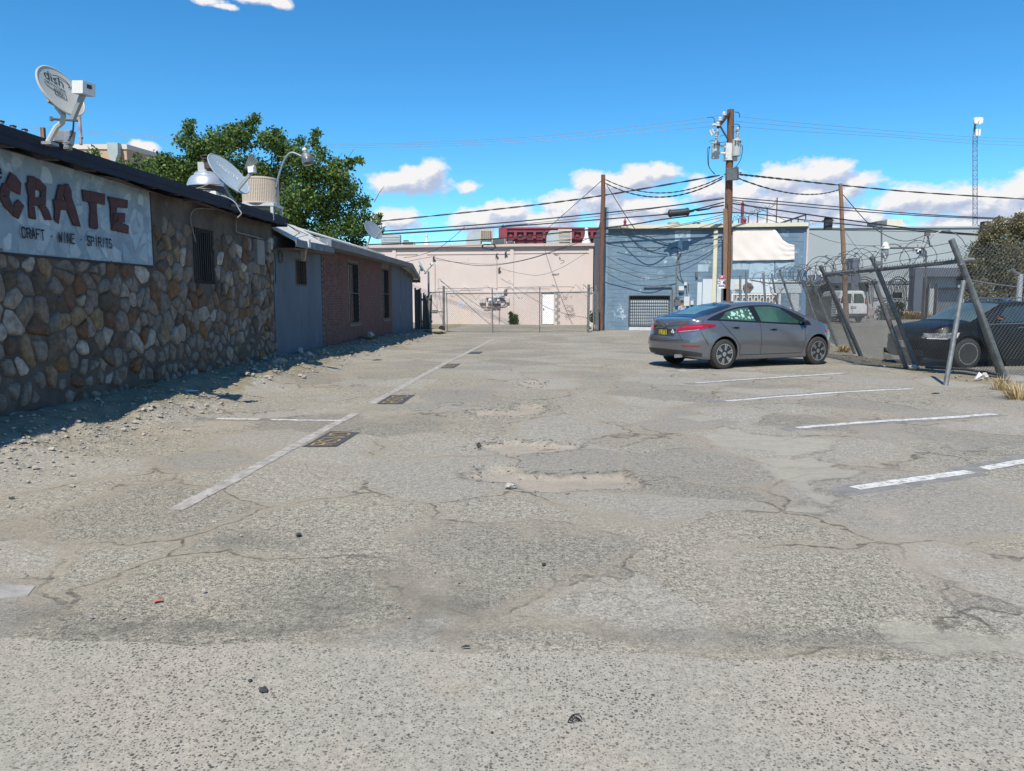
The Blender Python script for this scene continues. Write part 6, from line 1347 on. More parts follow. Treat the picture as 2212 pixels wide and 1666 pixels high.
# panel that turns right at the corner post, standing straight
c0 = gpt(2180,822)+Vector((.05,0,.08)); c1 = Vector((14.2, 13.9, .05)); c0t = at(2068,530,13.6); c1t = Vector((14.2, 13.9, 2.75))
mesh_panel(mb, c0, c1, c1t, c0t + Vector((0,.1,.0)), .064, .0036, 2.5, 5.0)
mb.build('wire_mesh', wire_m, rf_, kind='stuff')
for i in range(2):
    b0, b1 = on(i+1, RF[i+1]), on(i, RF[i]); n = int((b1-b0).length/.068); kn = MB()
    for k in range(n): p = b0.lerp(b1, (k+.5)/n); kn.tube([p + Vector((-.02,0,.02)), p + Vector((.0,.02,.075)), p + Vector((.02,.03,.02))], .006, 3)
    kn.build('mesh_knuckles', steel_dk, rf_, kind='stuff')
# razor coils and strands
cp = [on(0,.965), on(0,.965).lerp(on(1,.98),.5), on(1,.985), on(1,.985).lerp(on(2,.985),.5), on(2,.985)]
coil([p + Vector((-.02,0,-.02)) for p in cp], .26, 1.5, .007, MB(), 2, 1.0).build('razor_wire', razor_m, rf_)
coil([p + Vector((.1,.05,-.05)) for p in cp[2:]], .22, 1.3, .006, MB(), 5, 1.0).build('razor_wire', razor_m, rf_)
coil([on(2,.96), on(3,.95), on(4,.95), on(5,.93), at(1640,606,33.5)], .30, 1.25, .009, MB(), 7, 1.0).build('razor_wire', razor_m, rf_)
coil([at(1652,612,32.6), at(1668,608,32.4), at(1690,607,32)], .34, 2.4, .009, MB(), 11, 1.0).build('razor_wire', razor_m, rf_)
for f in (.98, .92): MB().tube([on(0,f), on(1,f+.005), on(2,f), on(3,f-.02), on(4,f-.02), on(5,f-.02)], .007, 4).build('barbed_strand', razor_m, rf_)
MB().tube(catmull([at(1665,620,32.4), at(1668,633,32.4), at(1680,635,32.3), at(1690,622,32.2)], 6), .05, 6).build('hanging_conduit', M('pale plastic pipe', (0.45,0.46,0.46), (0.38,0.39,0.4), 5, 0.5), rf_)
# concrete footing of the corner post and a small street post behind the sedan
# ------------------------------------------------------------------ cars
def pchip(xs, ys):
    xs, ys = list(map(float, xs)), list(map(float, ys)); n = len(xs); h = [xs[i+1]-xs[i] for i in range(n-1)]; d = [(ys[i+1]-ys[i])/h[i] for i in range(n-1)]
    m = [d[0]] + [0 if d[i-1]*d[i] <= 0 else 2*d[i-1]*d[i]/(d[i-1]+d[i]) for i in range(1, n-1)] + [d[-1]]
    def f(x):
        if x <= xs[0]: return ys[0]
        if x >= xs[-1]: return ys[-1]
        i = max(k for k in range(n-1) if xs[k] <= x); t = (x-xs[i])/h[i]
        return (2*t**3-3*t*t+1)*ys[i] + (t**3-2*t*t+t)*h[i]*m[i] + (-2*t**3+3*t*t)*ys[i+1] + (t**3-t*t)*h[i]*m[i+1]
    return f
class CarBody:
    """sedan shell: x forward from the rear axle, y left, z up"""
    def __init__(s, c):
        s.c = c; s.top = pchip(*zip(*c['top'])); s.bot = pchip(*zip(*c['bot'])); s.W = c['W']; s.xr, s.xf = c['xr'], c['xf']
        s.belt = pchip(*zip(*c['belt'])); s.roofw = pchip(*zip(*c['roofw'])); s.wb = c['wb']; s.R = c['R']; s.rearf = pchip(*zip(*c['rear'])); s.nosef = pchip(*zip(*c['nose'])); s._sc = {}; s._cc = {}
    def plan(s, x):
        c = s.c; dr, df = c['dr'], c['df']
        if x < s.xr + dr: t = min(1, (s.xr + dr - x)/dr); return max(0, 1 - t**c['nr'])**(1/c['nr'])
        if x > s.xf - df: t = min(1, (x - s.xf + df)/df); return max(0, 1 - t**c['nf'])**(1/c['nf'])
        return 1.0
    def ring(s, x):
        W = s.W/2*s.plan(x); zt, zb = s.top(x), s.bot(x); zbelt = min(s.belt(x), zt - .045); wr = min(s.roofw(x), .985)*W
        zm = zb + (zbelt - zb)
        h = zbelt - zb
        P = [(0,zb),(.80*W,zb),(.93*W,zb+.02),(.965*W,zb+.08*h),(.985*W,zb+.26*h),(1.0*W,zb+.46*h),(.995*W,zb+.64*h),(.985*W,zb+.77*h),(.962*W,zb+.90*h),(.925*W,zbelt)]
        gh = zt - zbelt; w0 = .925*W
        P += [(w0+(wr-w0)*.42, zbelt+gh*.40),(w0+(wr-w0)*.80, zbelt+gh*.74),(wr, zt-min(.055,gh*.4)),(wr*.86, zt-min(.018,gh*.14)),(wr*.5, zt-.003),(0,zt+.004)]
        return P
    def samp(s, x):   # dense half ring
        k = round(x, 5)
        if k not in s._sc:
            P = np.array(s.ring(x)); A = P[1:]; n = len(A); out = [(0.0, P[0][1])]
            for i in range(n - 1):
                a, b_, c, d = A[max(i-1,0)], A[i], A[i+1], A[min(i+2,n-1)]
                for t in (0, .25, .5, .75):
                    q = 0.5*((2*b_) + (c-a)*t + (2*a-5*b_+4*c-d)*t*t + (3*b_-3*c+d-a)*t**3); out.append((max(0.0, float(q[0])), float(q[1])))
            out.append((float(A[-1][0]), float(A[-1][1]))); s._sc[k] = out
        return s._sc[k]
    def deform(s, x, y, z):
        c = s.c; q = max(0, min(1, (s.xr + .55 - x)/.55)); g = s.rearf(z) if q > 0 else 0
        x2 = x + g*q*q*(3-2*q); q2 = max(0, min(1, (x - s.xf + .6)/.6))
        if q2 > 0: x2 -= s.nosef(z)*q2*q2*(3-2*q2)
        fl = 0
        for ax in (0, c['wheelbase']):
            r = math.hypot(x - ax, z - s.R)
            if z > .1: fl += .016*math.exp(-((r - s.R*1.26)/.05)**2)
        sg = 1 if y >= 0 else -1
        if abs(y) > .45: y = y + sg*fl
        return Vector((x2, y, z))
    def side(s, x, z):
        S = s.samp(x); k0 = max(range(len(S)), key=lambda k: S[k][0])
        best = None
        for a, b_ in zip(S[2:-1], S[3:]):
            lo, hi = min(a[1], b_[1]), max(a[1], b_[1])
            if lo - 1e-6 <= z <= hi + 1e-6 and hi > lo: f = (z-a[1])/(b_[1]-a[1]); best = a[0] + (b_[0]-a[0])*f; break
        if best is None: best = S[-2][0] if z > S[-2][1] else S[3][0]
        return best
    def pt(s, x, z, sgn=-1, off=0.0):
        y = s.side(x, z)*sgn; p = s.deform(x, y, z)
        if off:
            e = .012; a = s.deform(x+e, s.side(x+e, z)*sgn, z); b_ = s.deform(x-e, s.side(x-e, z)*sgn, z); c = s.deform(x, s.side(x, z+e)*sgn, z+e); d = s.deform(x, s.side(x, z-e)*sgn, z-e)
            n = (a-b_).cross(c-d); 
            if n.length < 1e-9: n = Vector((0,sgn,0))
            n.normalize(); ctr = Vector((x, 0, z))
            if n.dot(p - Vector((1.2,0,.6))) < 0: n = -n
            p = p + n*off
        return p
    def stations(s):
        xs = []; c = s.c
        for i in range(22): xs.append(s.xr + .30*(1 - math.cos(math.pi/2*i/22)) )
        xs += list(np.linspace(s.xr+.30, s.xf-.35, 84)); 
        for i in range(1, 24): xs.append(s.xf - .35 + .35*math.sin(math.pi/2*i/23))
        return xs
    def shell(s):
        mb = MB(); xs = s.stations(); n = None; rings = []
        for x in xs:
            S = s.samp(x); full = S + [(-y, z) for y, z in reversed(S[1:-1])]; n = len(full); rings.append([s.deform(x, y, z) for y, z in full])
        for r in rings: mb.v += [tuple(p) for p in r]
        m = len(rings)
        for i in range(m-1):
            for k in range(n): k2 = (k+1) % n; mb.f.append((i*n+k, (i+1)*n+k, (i+1)*n+k2, i*n+k2))
        mb.f.append(tuple(range(n))); mb.f.append(tuple((m-1)*n + k for k in reversed(range(n)))); return mb
    def patch(s, xl, xr, zl, zu, off, nu=24, nv=10, sgn=-1):
        """side patch: xl(v), xr(v) edges; zl(x), zu(x) bounds"""
        vs = []
        for j in range(nv+1):
            v = j/nv
            for i in range(nu+1):
                u = i/nu; x = xl(v)*(1-u) + xr(v)*u; z = zl(x)*(1-v) + zu(x)*v; vs.append(s.pt(x, z, sgn, off))
        fs = [(j*(nu+1)+i, j*(nu+1)+i+1, (j+1)*(nu+1)+i+1, (j+1)*(nu+1)+i) for j in range(nv) for i in range(nu)]
        if sgn > 0: fs = [f[::-1] for f in fs]
        return MB().add(vs, fs)
    def contour(s, z, n=70):   # plan outline at height z from rear centre round the side
        if z in s._cc: return s._cc[z]
        out = []
        for i in range(n):
            x = s.xr + 1e-4 + (1.2)*(i/(n-1))**2.2; out.append((x, s.side(x, z)))
        pts = [(out[0][0], 0.0)] + out; acc = [0.0]
        for a, b_ in zip(pts[:-1], pts[1:]): acc.append(acc[-1] + math.hypot(b_[0]-a[0], b_[1]-a[1]))
        s._cc[z] = (pts, acc); return pts, acc
    def wrap(s, z, sv, sgn=-1, off=.004):
        z0 = math.floor(z*50)/50; f_ = (z - z0)*50; a = s.wrapq(round(z0,4), sv, sgn, off, z)
        return a if f_ < 1e-6 else a.lerp(s.wrapq(round(z0+.02,4), sv, sgn, off, z), f_)
    def wrapq(s, zq, sv, sgn, off, z):
        pts, acc = s.contour(zq); k = max(j for j in range(len(acc)) if acc[j] <= sv); k = min(k, len(pts)-2); f = (sv-acc[k])/max(1e-9, acc[k+1]-acc[k])
        x = pts[k][0] + (pts[k+1][0]-pts[k][0])*f; y = pts[k][1] + (pts[k+1][1]-pts[k][1])*f; p = s.deform(x, sgn*y, z)
        t = Vector((pts[k+1][0]-pts[k][0], sgn*(pts[k+1][1]-pts[k][1]), 0)).normalized(); nrm = Vector((t.y, -t.x, 0))
        if nrm.dot(Vector((p.x-.6, p.y, 0))) < 0: nrm = -nrm
        return p + nrm*off
    def wrap_patch(s, s0, s1, zl, zu, off, nu=26, nv=8, sgn=-1):
        vs = []
        for j in range(nv+1):
            v = j/nv
            for i in range(nu+1): u = i/nu; sv = s0 + (s1-s0)*u; vs.append(s.wrap(zl(u) + (zu(u)-zl(u))*v, sv, sgn, off))
        return MB().add(vs, [(j*(nu+1)+i, j*(nu+1)+i+1, (j+1)*(nu+1)+i+1, (j+1)*(nu+1)+i)[::(1 if sgn < 0 else -1)] for j in range(nv) for i in range(nu)])
    def top_patch(s, x0, x1, wf, off, nu=24, nv=16):
        """patch on the upper surface between x0..x1; wf(x) = half width as fraction of the roof half width"""
        vs = []
        for i in range(nu+1):
            x = x0 + (x1-x0)*i/nu; S = s.samp(x); w = wf(x)
            for j in range(nv+1):
                y = (2*j/nv - 1)*w; ya = abs(y); z = S[-1][1]
                for a, b_ in zip(reversed(S[1:]), reversed(S[:-1])):   # from top centre outwards
                    if a[0] <= ya <= b_[0]: f = (ya-a[0])/max(1e-9, b_[0]-a[0]); z = a[1] + (b_[1]-a[1])*f; break
                p = s.deform(x, y, z); e = .02; dz = (s.top(x+e) - s.top(x-e))/(2*e); n_ = Vector((-dz, 0, 1)).normalized(); vs.append(p + n_*off)
        return MB().add(vs, [(i*(nv+1)+j, (i+1)*(nv+1)+j, (i+1)*(nv+1)+j+1, i*(nv+1)+j+1) for i in range(nu) for j in range(nv)])
def ribbon(pts, w, nrm, mat, name, par, lift=.0):
    mb = MB(); vs = []
    for i, p in enumerate(pts):
        t = (pts[min(i+1,len(pts)-1)] - pts[max(i-1,0)]).normalized(); sd = t.cross(nrm).normalized()*w/2; vs += [p - sd + nrm*lift, p + sd + nrm*lift]
    return mb.add(vs, [(2*i,2*i+1,2*i+3,2*i+2) for i in range(len(pts)-1)]).build(name, mat, par)
tyre_m = M('tyre rubber', (0.022,0.022,0.023), (0.035,0.034,0.032), 12, 0.8, 0, 0.2, 60)
rim_m = M('machined alloy', (0.55,0.56,0.57), (0.48,0.49,0.50), 6, 0.28, 0.85); rim_dk = M('dark alloy', (0.05,0.052,0.056), (0.04,0.04,0.042), 6, 0.4, 0.5)
gap_m = dark
def wheel(par, x, y, R_, rimR, w, sgn, style):
    wh = MB().lathe([(rimR*.98,-w/2),(R_*.9,-w/2),(R_*.975,-w*.42),(R_,-w*.3),(R_,w*.3),(R_*.975,w*.42),(R_*.9,w/2),(rimR*1.02,w/2*1.0),(rimR*.98,w*.40)], 40, (x, y, R_), Matrix.Rotation(R(90),3,'X')).build('wheel', tyre_m, par, 35)
    f = sgn   # outward direction in y
    Mx = Matrix.Rotation(R(-90*f),3,'X')
    MB().lathe([(rimR*1.03,w*.47),(rimR*.96,w*.5),(rimR*.92,w*.47),(rimR*.90,w*.1),(.0,w*.06)], 40, (x,y,R_), Mx).build('rim', rim_dk, wh, 35)
    MB().lathe([(rimR*1.035,w*.465),(rimR*1.02,w*.505),(rimR*.95,w*.507),(rimR*.93,w*.465)], 40, (x,y,R_), Mx).build('rim_edge', rim_m, wh, 35)
    c = Vector((x, y, R_)); ns, hw, dbl = style
    for i in range(ns):
        a0 = 2*math.pi*i/ns + .3
        for dd in ((-dbl, dbl) if dbl else (0,)):
            a = a0 + dd; d = Vector((math.cos(a), 0, math.sin(a))); t = Vector((-math.sin(a), 0, math.cos(a))); o = Vector((0, f, 0))
            a2 = a0 + dd*.55; d2 = Vector((math.cos(a2), 0, math.sin(a2)))
            p0, p1 = c + d2*rimR*.16 + o*w*.44, c + d*rimR*.955 + o*w*.475
            b = MB().hexa([p0-t*hw*.8-o*.02, p0+t*hw*.8-o*.02, p0+t*hw*.8+o*.004, p0-t*hw*.8+o*.004, p1-t*hw*1.15-o*.02, p1+t*hw*1.15-o*.02, p1+t*hw*1.15+o*.004, p1-t*hw*1.15+o*.004]); b.build('spoke', rim_m, wh)
    MB().lathe([(rimR*.24,w*.40),(rimR*.22,w*.47),(rimR*.12,w*.49),(0,w*.49)], 16, c, Mx).build('hub_cap', rim_m if style[0] < 8 else rim_dk, wh, 30)
    MB().lathe([(rimR*.7,w*.08),(rimR*.7,w*.10),(0,w*.11)], 24, c, Mx).build('brake_disc', steel_dk, wh)
    return wh
def cut_arches(o, cuts):
    for (x, z, r, y0, y1) in cuts:
        me = bpy.data.meshes.new('cut'); bm = bmesh.new(); bmesh.ops.create_cone(bm, segments=56, radius1=r, radius2=r, depth=abs(y1-y0), cap_ends=True, matrix=Matrix.Translation((x,(y0+y1)/2,z)) @ Matrix.Rotation(R(90),4,'X')); bm.to_mesh(me); bm.free()
        me.materials.append(black); co = bpy.data.objects.new('cut', me); COL.objects.link(co); co.parent = o.parent
        md = o.modifiers.new('arch', 'BOOLEAN'); md.operation = 'DIFFERENCE'; md.object = co; md.solver = 'EXACT'; md.material_mode = 'TRANSFER'
    bpy.context.view_layer.update(); dg = bpy.context.evaluated_depsgraph_get(); me2 = bpy.data.meshes.new_from_object(o.evaluated_get(dg))
    cutters = [m.object for m in o.modifiers]; o.modifiers.clear(); o.data = me2
    for c in cutters: bpy.data.objects.remove(c)
    try: me2.set_sharp_from_angle(angle=R(38))
    except Exception: pass
def paint(name, c, flake=.25, rough=.3):
    m = M(name, c, tuple(x*1.12 for x in c), 300, rough, 0.55, spec=.5, coat=1.0); m.node_tree.nodes['Principled BSDF'].inputs['Coat Roughness'].default_value = .06; return m
# ---- grey compact sedan
EL = dict(W=1.775, wb=.925, R=.318, wheelbase=2.70, xr=-.975, xf=3.575, dr=.62, nr=2.7, df=.95, nf=2.35,
 top=[(-.975,.965),(-.90,1.03),(-.78,1.065),(-.62,1.09),(-.42,1.14),(-.1,1.235),(.3,1.34),(.72,1.405),(1.12,1.432),(1.42,1.43),(1.80,1.385),(2.15,1.285),(2.50,1.145),(2.80,1.02),(3.05,.94),(3.3,.84),(3.48,.73),(3.575,.60)],
 bot=[(-.975,.33),(-.8,.25),(-.5,.20),(0,.17),(2.7,.165),(3.2,.18),(3.575,.26)],
 belt=[(-.975,.90),(-.5,1.035),(0,1.015),(.6,.985),(1.4,.945),(2.2,.905),(2.7,.885),(3.2,.80),(3.575,.55)],
 roofw=[(-.975,.80),(-.5,.83),(-.1,.68),(.35,.63),(.9,.63),(1.5,.635),(2.0,.66),(2.45,.74),(2.8,.84),(3.575,.86)],
 rear=[(0,.20),(.25,.10),(.42,.02),(.56,0),(.70,.025),(.80,.075),(.92,.10),(1.0,.075),(1.06,.03),(1.2,0)], nose=[(0,.1),(.3,.02),(.5,0),(.8,.02)])
hx = (G(1770,778) - G(1560,793)); 
SC = Vector((4.66, 16.43, 0)); HEAD = math.radians(25)
fw = Vector((math.cos(HEAD), math.sin(HEAD), 0)); rt_ = Vector((math.sin(HEAD), -math.cos(HEAD), 0))
rw = G(1557, 797); org_ = Vector((rw.x, rw.y, 0)) - rt_*(.79)
gcar = thing('parked_car', 'grey metallic four-door sedan parked nose to the leaning fence', 'car', (org_.x, org_.y, float(ground_h(org_.x + 1.3*fw.x, org_.y + 1.3*fw.y))), None, HEAD)
cb = CarBody(EL); gpaint = paint('grey metallic paint', (0.15,0.156,0.172), rough=.23)
body = cb.shell().build('body', gpaint, gcar, 38)
RA = .365
cut_arches(body, [(x, .335, RA, y0, y1) for x in (0, 2.70) for (y0, y1) in ((-1.2,-.52),(.52,1.2))])
for x in (0, 2.70):
    for sg_ in (-1, 1): wheel(gcar, x, sg_*.795, .318, .218, .205, sg_, (6, .012, .12))
win_blk = M('black window trim', (0.012,0.012,0.014), None, rough=0.25)
gglass = M('green tinted glass', (0.022,0.052,0.040), (0.05,0.105,0.075), 2.2, 0.05, spec=.7, stretch=(1,1,.4)); rglass = M('blue tinted rear glass', (0.012,0.022,0.034), (0.02,0.032,0.045), 2, 0.04, spec=.9)
beltz = lambda x: cb.belt(x) - .005
roofz = lambda x: min(cb.top(x) - .075, 1.335)
for sgn in (-1, 1):
    # whole dark daylight opening, then the panes
    up = pchip([-.42,-.2,.2,.6,1.0,1.4,1.8,2.1,2.35,2.52],[1.052,1.115,1.225,1.305,1.34,1.345,1.295,1.195,1.075,.965])
    lo = pchip([-.42,0,.6,1.4,2.2,2.52],[1.035,1.017,.987,.947,.907,.895])
    dlo = cb.patch(lambda v: -.42, lambda v: 2.52, lo, up, .004, 60, 10, sgn).build('window_surround', win_blk, gcar, True)
    ru = lambda x: up(x) - .032; rl = lambda x: lo(x) + .03
    rwn = cb.patch(lambda v: -.10 + .27*v, lambda v: .90 - .06*v, rl, ru, .0075, 26, 8, sgn).build('side_window', gglass, gcar, True, label='rear side window with a dotted sunshade')
    cb.patch(lambda v: 1.06 - .05*v, lambda v: 2.36 - .62*v, rl, ru, .0075, 30, 8, sgn).build('side_window', gglass, gcar, True)
    if sgn < 0:
        shade = M('pale green sunshade print', (0.33,0.52,0.42), (0.28,0.45,0.36), 5, 0.4); rq = random.Random(8)
        dots = [(.05,1.12,.055,4),(.09,1.09,.05,5),(.36,1.16,.05,12),(.47,1.07,.045,5),(.60,1.12,.05,5),(.72,1.055,.05,6),(.62,1.21,.04,9),(.44,1.25,.028,8)] + [(rq.uniform(.12,.86), rq.uniform(1.03,1.26), rq.uniform(.010,.028), 8) for _ in range(40)]
        for (x0, z0, r, ns) in dots:
            if z0 + r > ru(x0) - .015 or z0 - r < rl(x0) + .005 or x0 > .86: continue
            vs = [cb.pt(x0 + r*math.cos(2*math.pi*i/ns+.4), z0 + r*math.sin(2*math.pi*i/ns+.4), sgn, .009) for i in range(ns)]; MB().add(vs, [tuple(range(ns))]).build('sunshade_dot', shade, rwn)
    # doors as separate skins
    dz0 = .30
    fdl = lambda v: 1.00 - .03*v; 
    rdx = lambda v: .42 - .02*v if v < .3 else (.414 - .52*((v-.3)/.7)**1.15)
    sill_t = lambda x: .295
    dtop = lambda x: lo(x) - .006
    cb.patch(rdx, lambda v: 1.005 - .01*v, sill_t, dtop, .0035, 28, 16, sgn).build('door', gpaint, gcar, True)
    cb.patch(lambda v: 1.02 - .01*v, lambda v: 2.20 + .10*math.sin(v*2.2), sill_t, dtop, .0035, 34, 16, sgn).build('door', gpaint, gcar, True)
    sid = Vector((0, sgn, 0))
    def seam(fx, fz, n=26, w=.009): ribbon([cb.pt(fx(i/n), fz(i/n), sgn, .0045) for i in range(n+1)], w, sid, gap_m, 'seam', gcar)
    seam(lambda v: rdx(v) - .006, lambda v: .29 + (dtop(rdx(v)) - .29)*v); seam(lambda v: 1.012 - .01*v, lambda v: .29 + (dtop(1.01)-.29)*v); seam(lambda v: 2.206 + .10*math.sin(v*2.2), lambda v: .29 + (dtop(2.3)-.29)*v)
    seam(lambda v: .42 + 1.79*v, lambda v: .291)
    seam(lambda v: -.60 + .10*v, lambda v: .95 + .105*v, 8); 
    seam(lambda v: -.62 + .20*v, lambda v: .80 - .29*v, 12, .007)
    # crease highlight ledge and handles
    for hx_ in (.30, 1.36):
        zc = cb.belt(hx_) - .115; vs = []
        hd = MB().tube([cb.pt(hx_-.10, zc+.004, sgn, .012), cb.pt(hx_-.05, zc+.008, sgn, .034), cb.pt(hx_+.05, zc+.004, sgn, .034), cb.pt(hx_+.10, zc-.004, sgn, .012)], .013, 8).build('door_handle', gpaint, gcar, True)
        n = 14; MB().add([cb.pt(hx_ + .02+ .055*math.cos(2*math.pi*i/n), zc - .010 + .022*math.sin(2*math.pi*i/n), sgn, .0055) for i in range(n)], [tuple(range(n))]).build('handle_recess', gap_m, gcar)
    # mirror
    mc = cb.pt(2.22, .955, sgn, .13); MB().rock((mc.x, mc.y, mc.z), .085, .10, .07, 3, 2).build('mirror', gpaint, gcar, True); MB().tube([cb.pt(2.30,.915,sgn,-.01), mc + Vector((.02,0,-.03))], .026, 6).build('mirror_stalk', win_blk, gcar)
    MB().obox(mc + Vector((-.082,0,0)), (.006,0,0), (0,.075,0), (0,0,.05)).build('mirror_glass', rglass, gcar)
    # tail lamp round the corner, reflector, sill strip
    red = M('red tail lens', (0.34,0.006,0.018), (0.22,0.004,0.012), 3, 0.10, spec=.7, coat=.6) if 'red tail lens' not in MATS else MATS['red tail lens']
    tl = cb.wrap_patch(.40, 1.34, lambda u: .775 + .13*u**1.2, lambda u: .885 + .085*math.sin(min(1,u*1.25)*math.pi/2) - .02*max(0,u-.6)/.4, .007, 30, 8, sgn).build('tail_light', red, gcar, True)
    cb.wrap_patch(.46, .92, lambda u: .785 + .05*u, lambda u: .803 + .052*u, .0095, 16, 4, sgn).build('reverse_lens', M('clear tail lens', (0.34,0.26,0.28), (0.25,0.16,0.18), 14, 0.12), tl, True)
    cb.wrap_patch(.50, .98, lambda u: .875+.03*u, lambda u: .89+.045*u, .0098, 16, 4, sgn).build('lamp_band', M('bright red lamp band', (0.60,0.02,0.04), (0.48,0.012,0.03), 8, 0.15), tl, True)
    cb.wrap_patch(.60, .98, lambda u: .49 + .005*u, lambda u: .515, .006, 12, 3, sgn).build('reflector', red, gcar, True)
# rear glass, windscreen, boot lid seam, plate, badge, bumper valance, exhaust, aerial
cb.top_patch(-.58, .46, lambda x: pchip([-.58,-.25,.05,.35,.46],[.60,.64,.60,.56,.53])(x), .006, 24, 18).build('rear_window', rglass, gcar, True)
cb.top_patch(-.40, .20, lambda x: .36 + .05*math.sin(x*9), .0085, 18, 10).build('painted_reflection', M('painted green glass reflection', (0.10,0.20,0.20), (0.07,0.15,0.155), 3, 0.06), gcar, True)  # lighter patch, a reflection painted onto the rear glass
cb.top_patch(1.86, 2.78, lambda x: pchip([1.86,2.78],[.56,.70])(x), .006, 24, 18).build('windscreen', rglass, gcar, True)
cb.wrap_patch(.0, .62, lambda u: .60 + .03*u*u, lambda u: .605 + .03*u*u, .005, 20, 1, -1).build('boot_seam', gap_m, gcar); cb.wrap_patch(.0, .62, lambda u: .60 + .03*u*u, lambda u: .605 + .03*u*u, .005, 20, 1, 1).build('boot_seam', gap_m, gcar)
ribbon([cb.wrap(.61 + .165*i/8, .615 - .15*(i/8), -1, .005) for i in range(9)], .007, Vector((-1,-.3,0)).normalized(), gap_m, 'boot_seam', gcar)
rec = cb.wrap_patch(0, .36, lambda u: .70, lambda u: .845, .006, 8, 3, -1).build('plate_recess', M('dark boot recess', (0.03,0.031,0.034), None, rough=0.5), gcar); cb.wrap_patch(0, .36, lambda u: .70, lambda u: .845, .006, 8, 3, 1).build('plate_recess', MATS['dark boot recess'], gcar)
px_ = cb.wrap(.77, 0.02, -1, .02).x
pla = MB().bx(px_-.012, px_, -.155, .155, .695, .85).build('licence_plate', M('plate yellow', (0.55,0.46,0.04), (0.48,0.40,0.03), 4, 0.45), gcar)
MB().bx(px_-.016, px_-.004, -.165, .165, .685, .712).build('plate_frame', black, pla); MB().bx(px_-.016, px_-.004, -.165, .165, .832, .858).build('plate_frame', black, pla)
for sy in (-.165, .145): MB().bx(px_-.016, px_-.004, sy, sy+.02, .713, .831).build('plate_frame', black, pla)
for i, ch in enumerate('QLRT8'): letter_mb(ch, lambda u, v: Vector((px_-.0135, .125 - .052*i - .036*u, .73 + .085*v)), .011, seed=2).build('character', black, pla)
for k, (dx, dz) in enumerate(((0,0),)):
    c0 = Vector((cb.wrap(.78, .30, -1, .012).x, -.295, .775)); MB().prism([c0+Vector((0,0,.07)), c0+Vector((0,-.06,0)), c0+Vector((0,0,-.07)), c0+Vector((0,.06,0))], (-.004,0,0)).build('sticker', white_pt, gcar)
    letter_mb('T', lambda u, v: c0 + Vector((-.0065, .02-.04*u, -.025+.05*v)), .008).build('sticker_print', steel_dk, gcar)
ec = Vector((cb.wrap(.93, .02, -1, .008).x, 0, .925)); MB().tube([ec + Vector((-.004+.003*abs(math.cos(a)), .075*math.cos(a), .036*math.sin(a))) for a in [i*math.pi/12 for i in range(25)]], .007, 5).build('badge', rim_m, gcar); 
for sy in (-1, 1): MB().bar(ec + Vector((-.004,.022*sy+.012,.026)), ec + Vector((-.004,.022*sy-.012,-.026)), .006, 4).build('badge', rim_m, gcar)
MB().bar(ec+Vector((-.004,.025,0)), ec+Vector((-.004,-.025,0)), .006, 4).build('badge', rim_m, gcar)
for i in range(3): MB().bx(ec.x-.0, ec.x+.012, .32+.035*i, .345+.035*i, .925, .95).build('badge', rim_m, gcar)
val = M('dark bumper valance', (0.035,0.036,0.04), (0.028,0.029,0.032), 5, 0.55)
for sgn in (-1, 1): cb.wrap_patch(0, 1.02, lambda u: .30 - .02*u, lambda u: .415 - .06*u**3, .005, 26, 5, sgn).build('bumper_valance', val, gcar, True)
MB().lathe([(.035,-.08),(.04,-.08),(.04,.08),(.033,.08),(.030,0)], 16, (-.90, -.50, .285), Matrix.Rotation(R(90),3,'Y')).build('exhaust_pipe', rim_m, gcar, True)
MB().hexa([(.42,-.02,1.335),(.62,-.03,1.375),(.62,.03,1.375),(.42,.02,1.335),(.40,-.006,1.405),(.46,-.008,1.41),(.46,.008,1.41),(.40,.006,1.405)]).build('aerial_fin', gpaint, gcar)
for sgn in (-1, 1):
    fl_ = M('amber red marker', (0.35,0.03,0.03), None, rough=0.15) if 'amber red marker' not in MATS else MATS['amber red marker']
    cb.patch(lambda v: 3.02, lambda v: 3.40, lambda x: .70 - .02*(x-3.0), lambda x: .80 - .16*(x-3.0), .006, 12, 4, sgn).build('headlight', M('clear headlamp', (0.35,0.36,0.38), (0.22,0.23,0.25), 12, 0.08), gcar, True)
    cb.patch(lambda v: 2.96, lambda v: 3.12, lambda x: .735, lambda x: .80 - .10*(x-2.96), .008, 6, 3, sgn).build('marker_lens', fl_, gcar, True)
MB().tube([(-.36,-.60,.22),(-.30,-.78,.20),(-.28,-.80,.30)], .01, 4).build('mud_flap', black, gcar)

# ---- black sedan behind the fence
PS = dict(W=1.83, wb=.925, R=.33, wheelbase=2.80, xr=-1.15, xf=3.72, dr=.6, nr=2.8, df=.80, nf=2.9,
 top=[(-1.15,.97),(-1.0,1.04),(-.55,1.08),(-.2,1.16),(.3,1.36),(.8,1.455),(1.3,1.47),(1.7,1.44),(2.1,1.30),(2.5,1.115),(2.75,1.02),(3.1,.97),(3.45,.89),(3.62,.80),(3.72,.68)],
 bot=[(-1.15,.33),(-.8,.24),(0,.18),(2.8,.18),(3.3,.19),(3.72,.24)], belt=[(-1.15,.93),(-.5,1.03),(.6,1.0),(1.8,.965),(2.6,.93),(3.2,.86),(3.72,.60)],
 roofw=[(-1.15,.82),(-.5,.80),(0,.70),(.8,.68),(1.5,.68),(2.0,.70),(2.6,.80),(3.2,.86),(3.72,.86)], rear=[(0,.1),(.5,0),(.8,.04),(1.1,.02)], nose=[(0,.14),(.25,.04),(.45,0),(.6,.01),(.8,.05),(1,.1)])
HB = math.radians(180 + 10); fwB = Vector((math.cos(HB), math.sin(HB), 0)); lfB = Vector((-math.sin(HB), math.cos(HB), 0))
fwh = at(2083, 770, 16.1); obB = Vector((fwh.x, fwh.y, 0)) - fwB*2.80 - lfB*.80
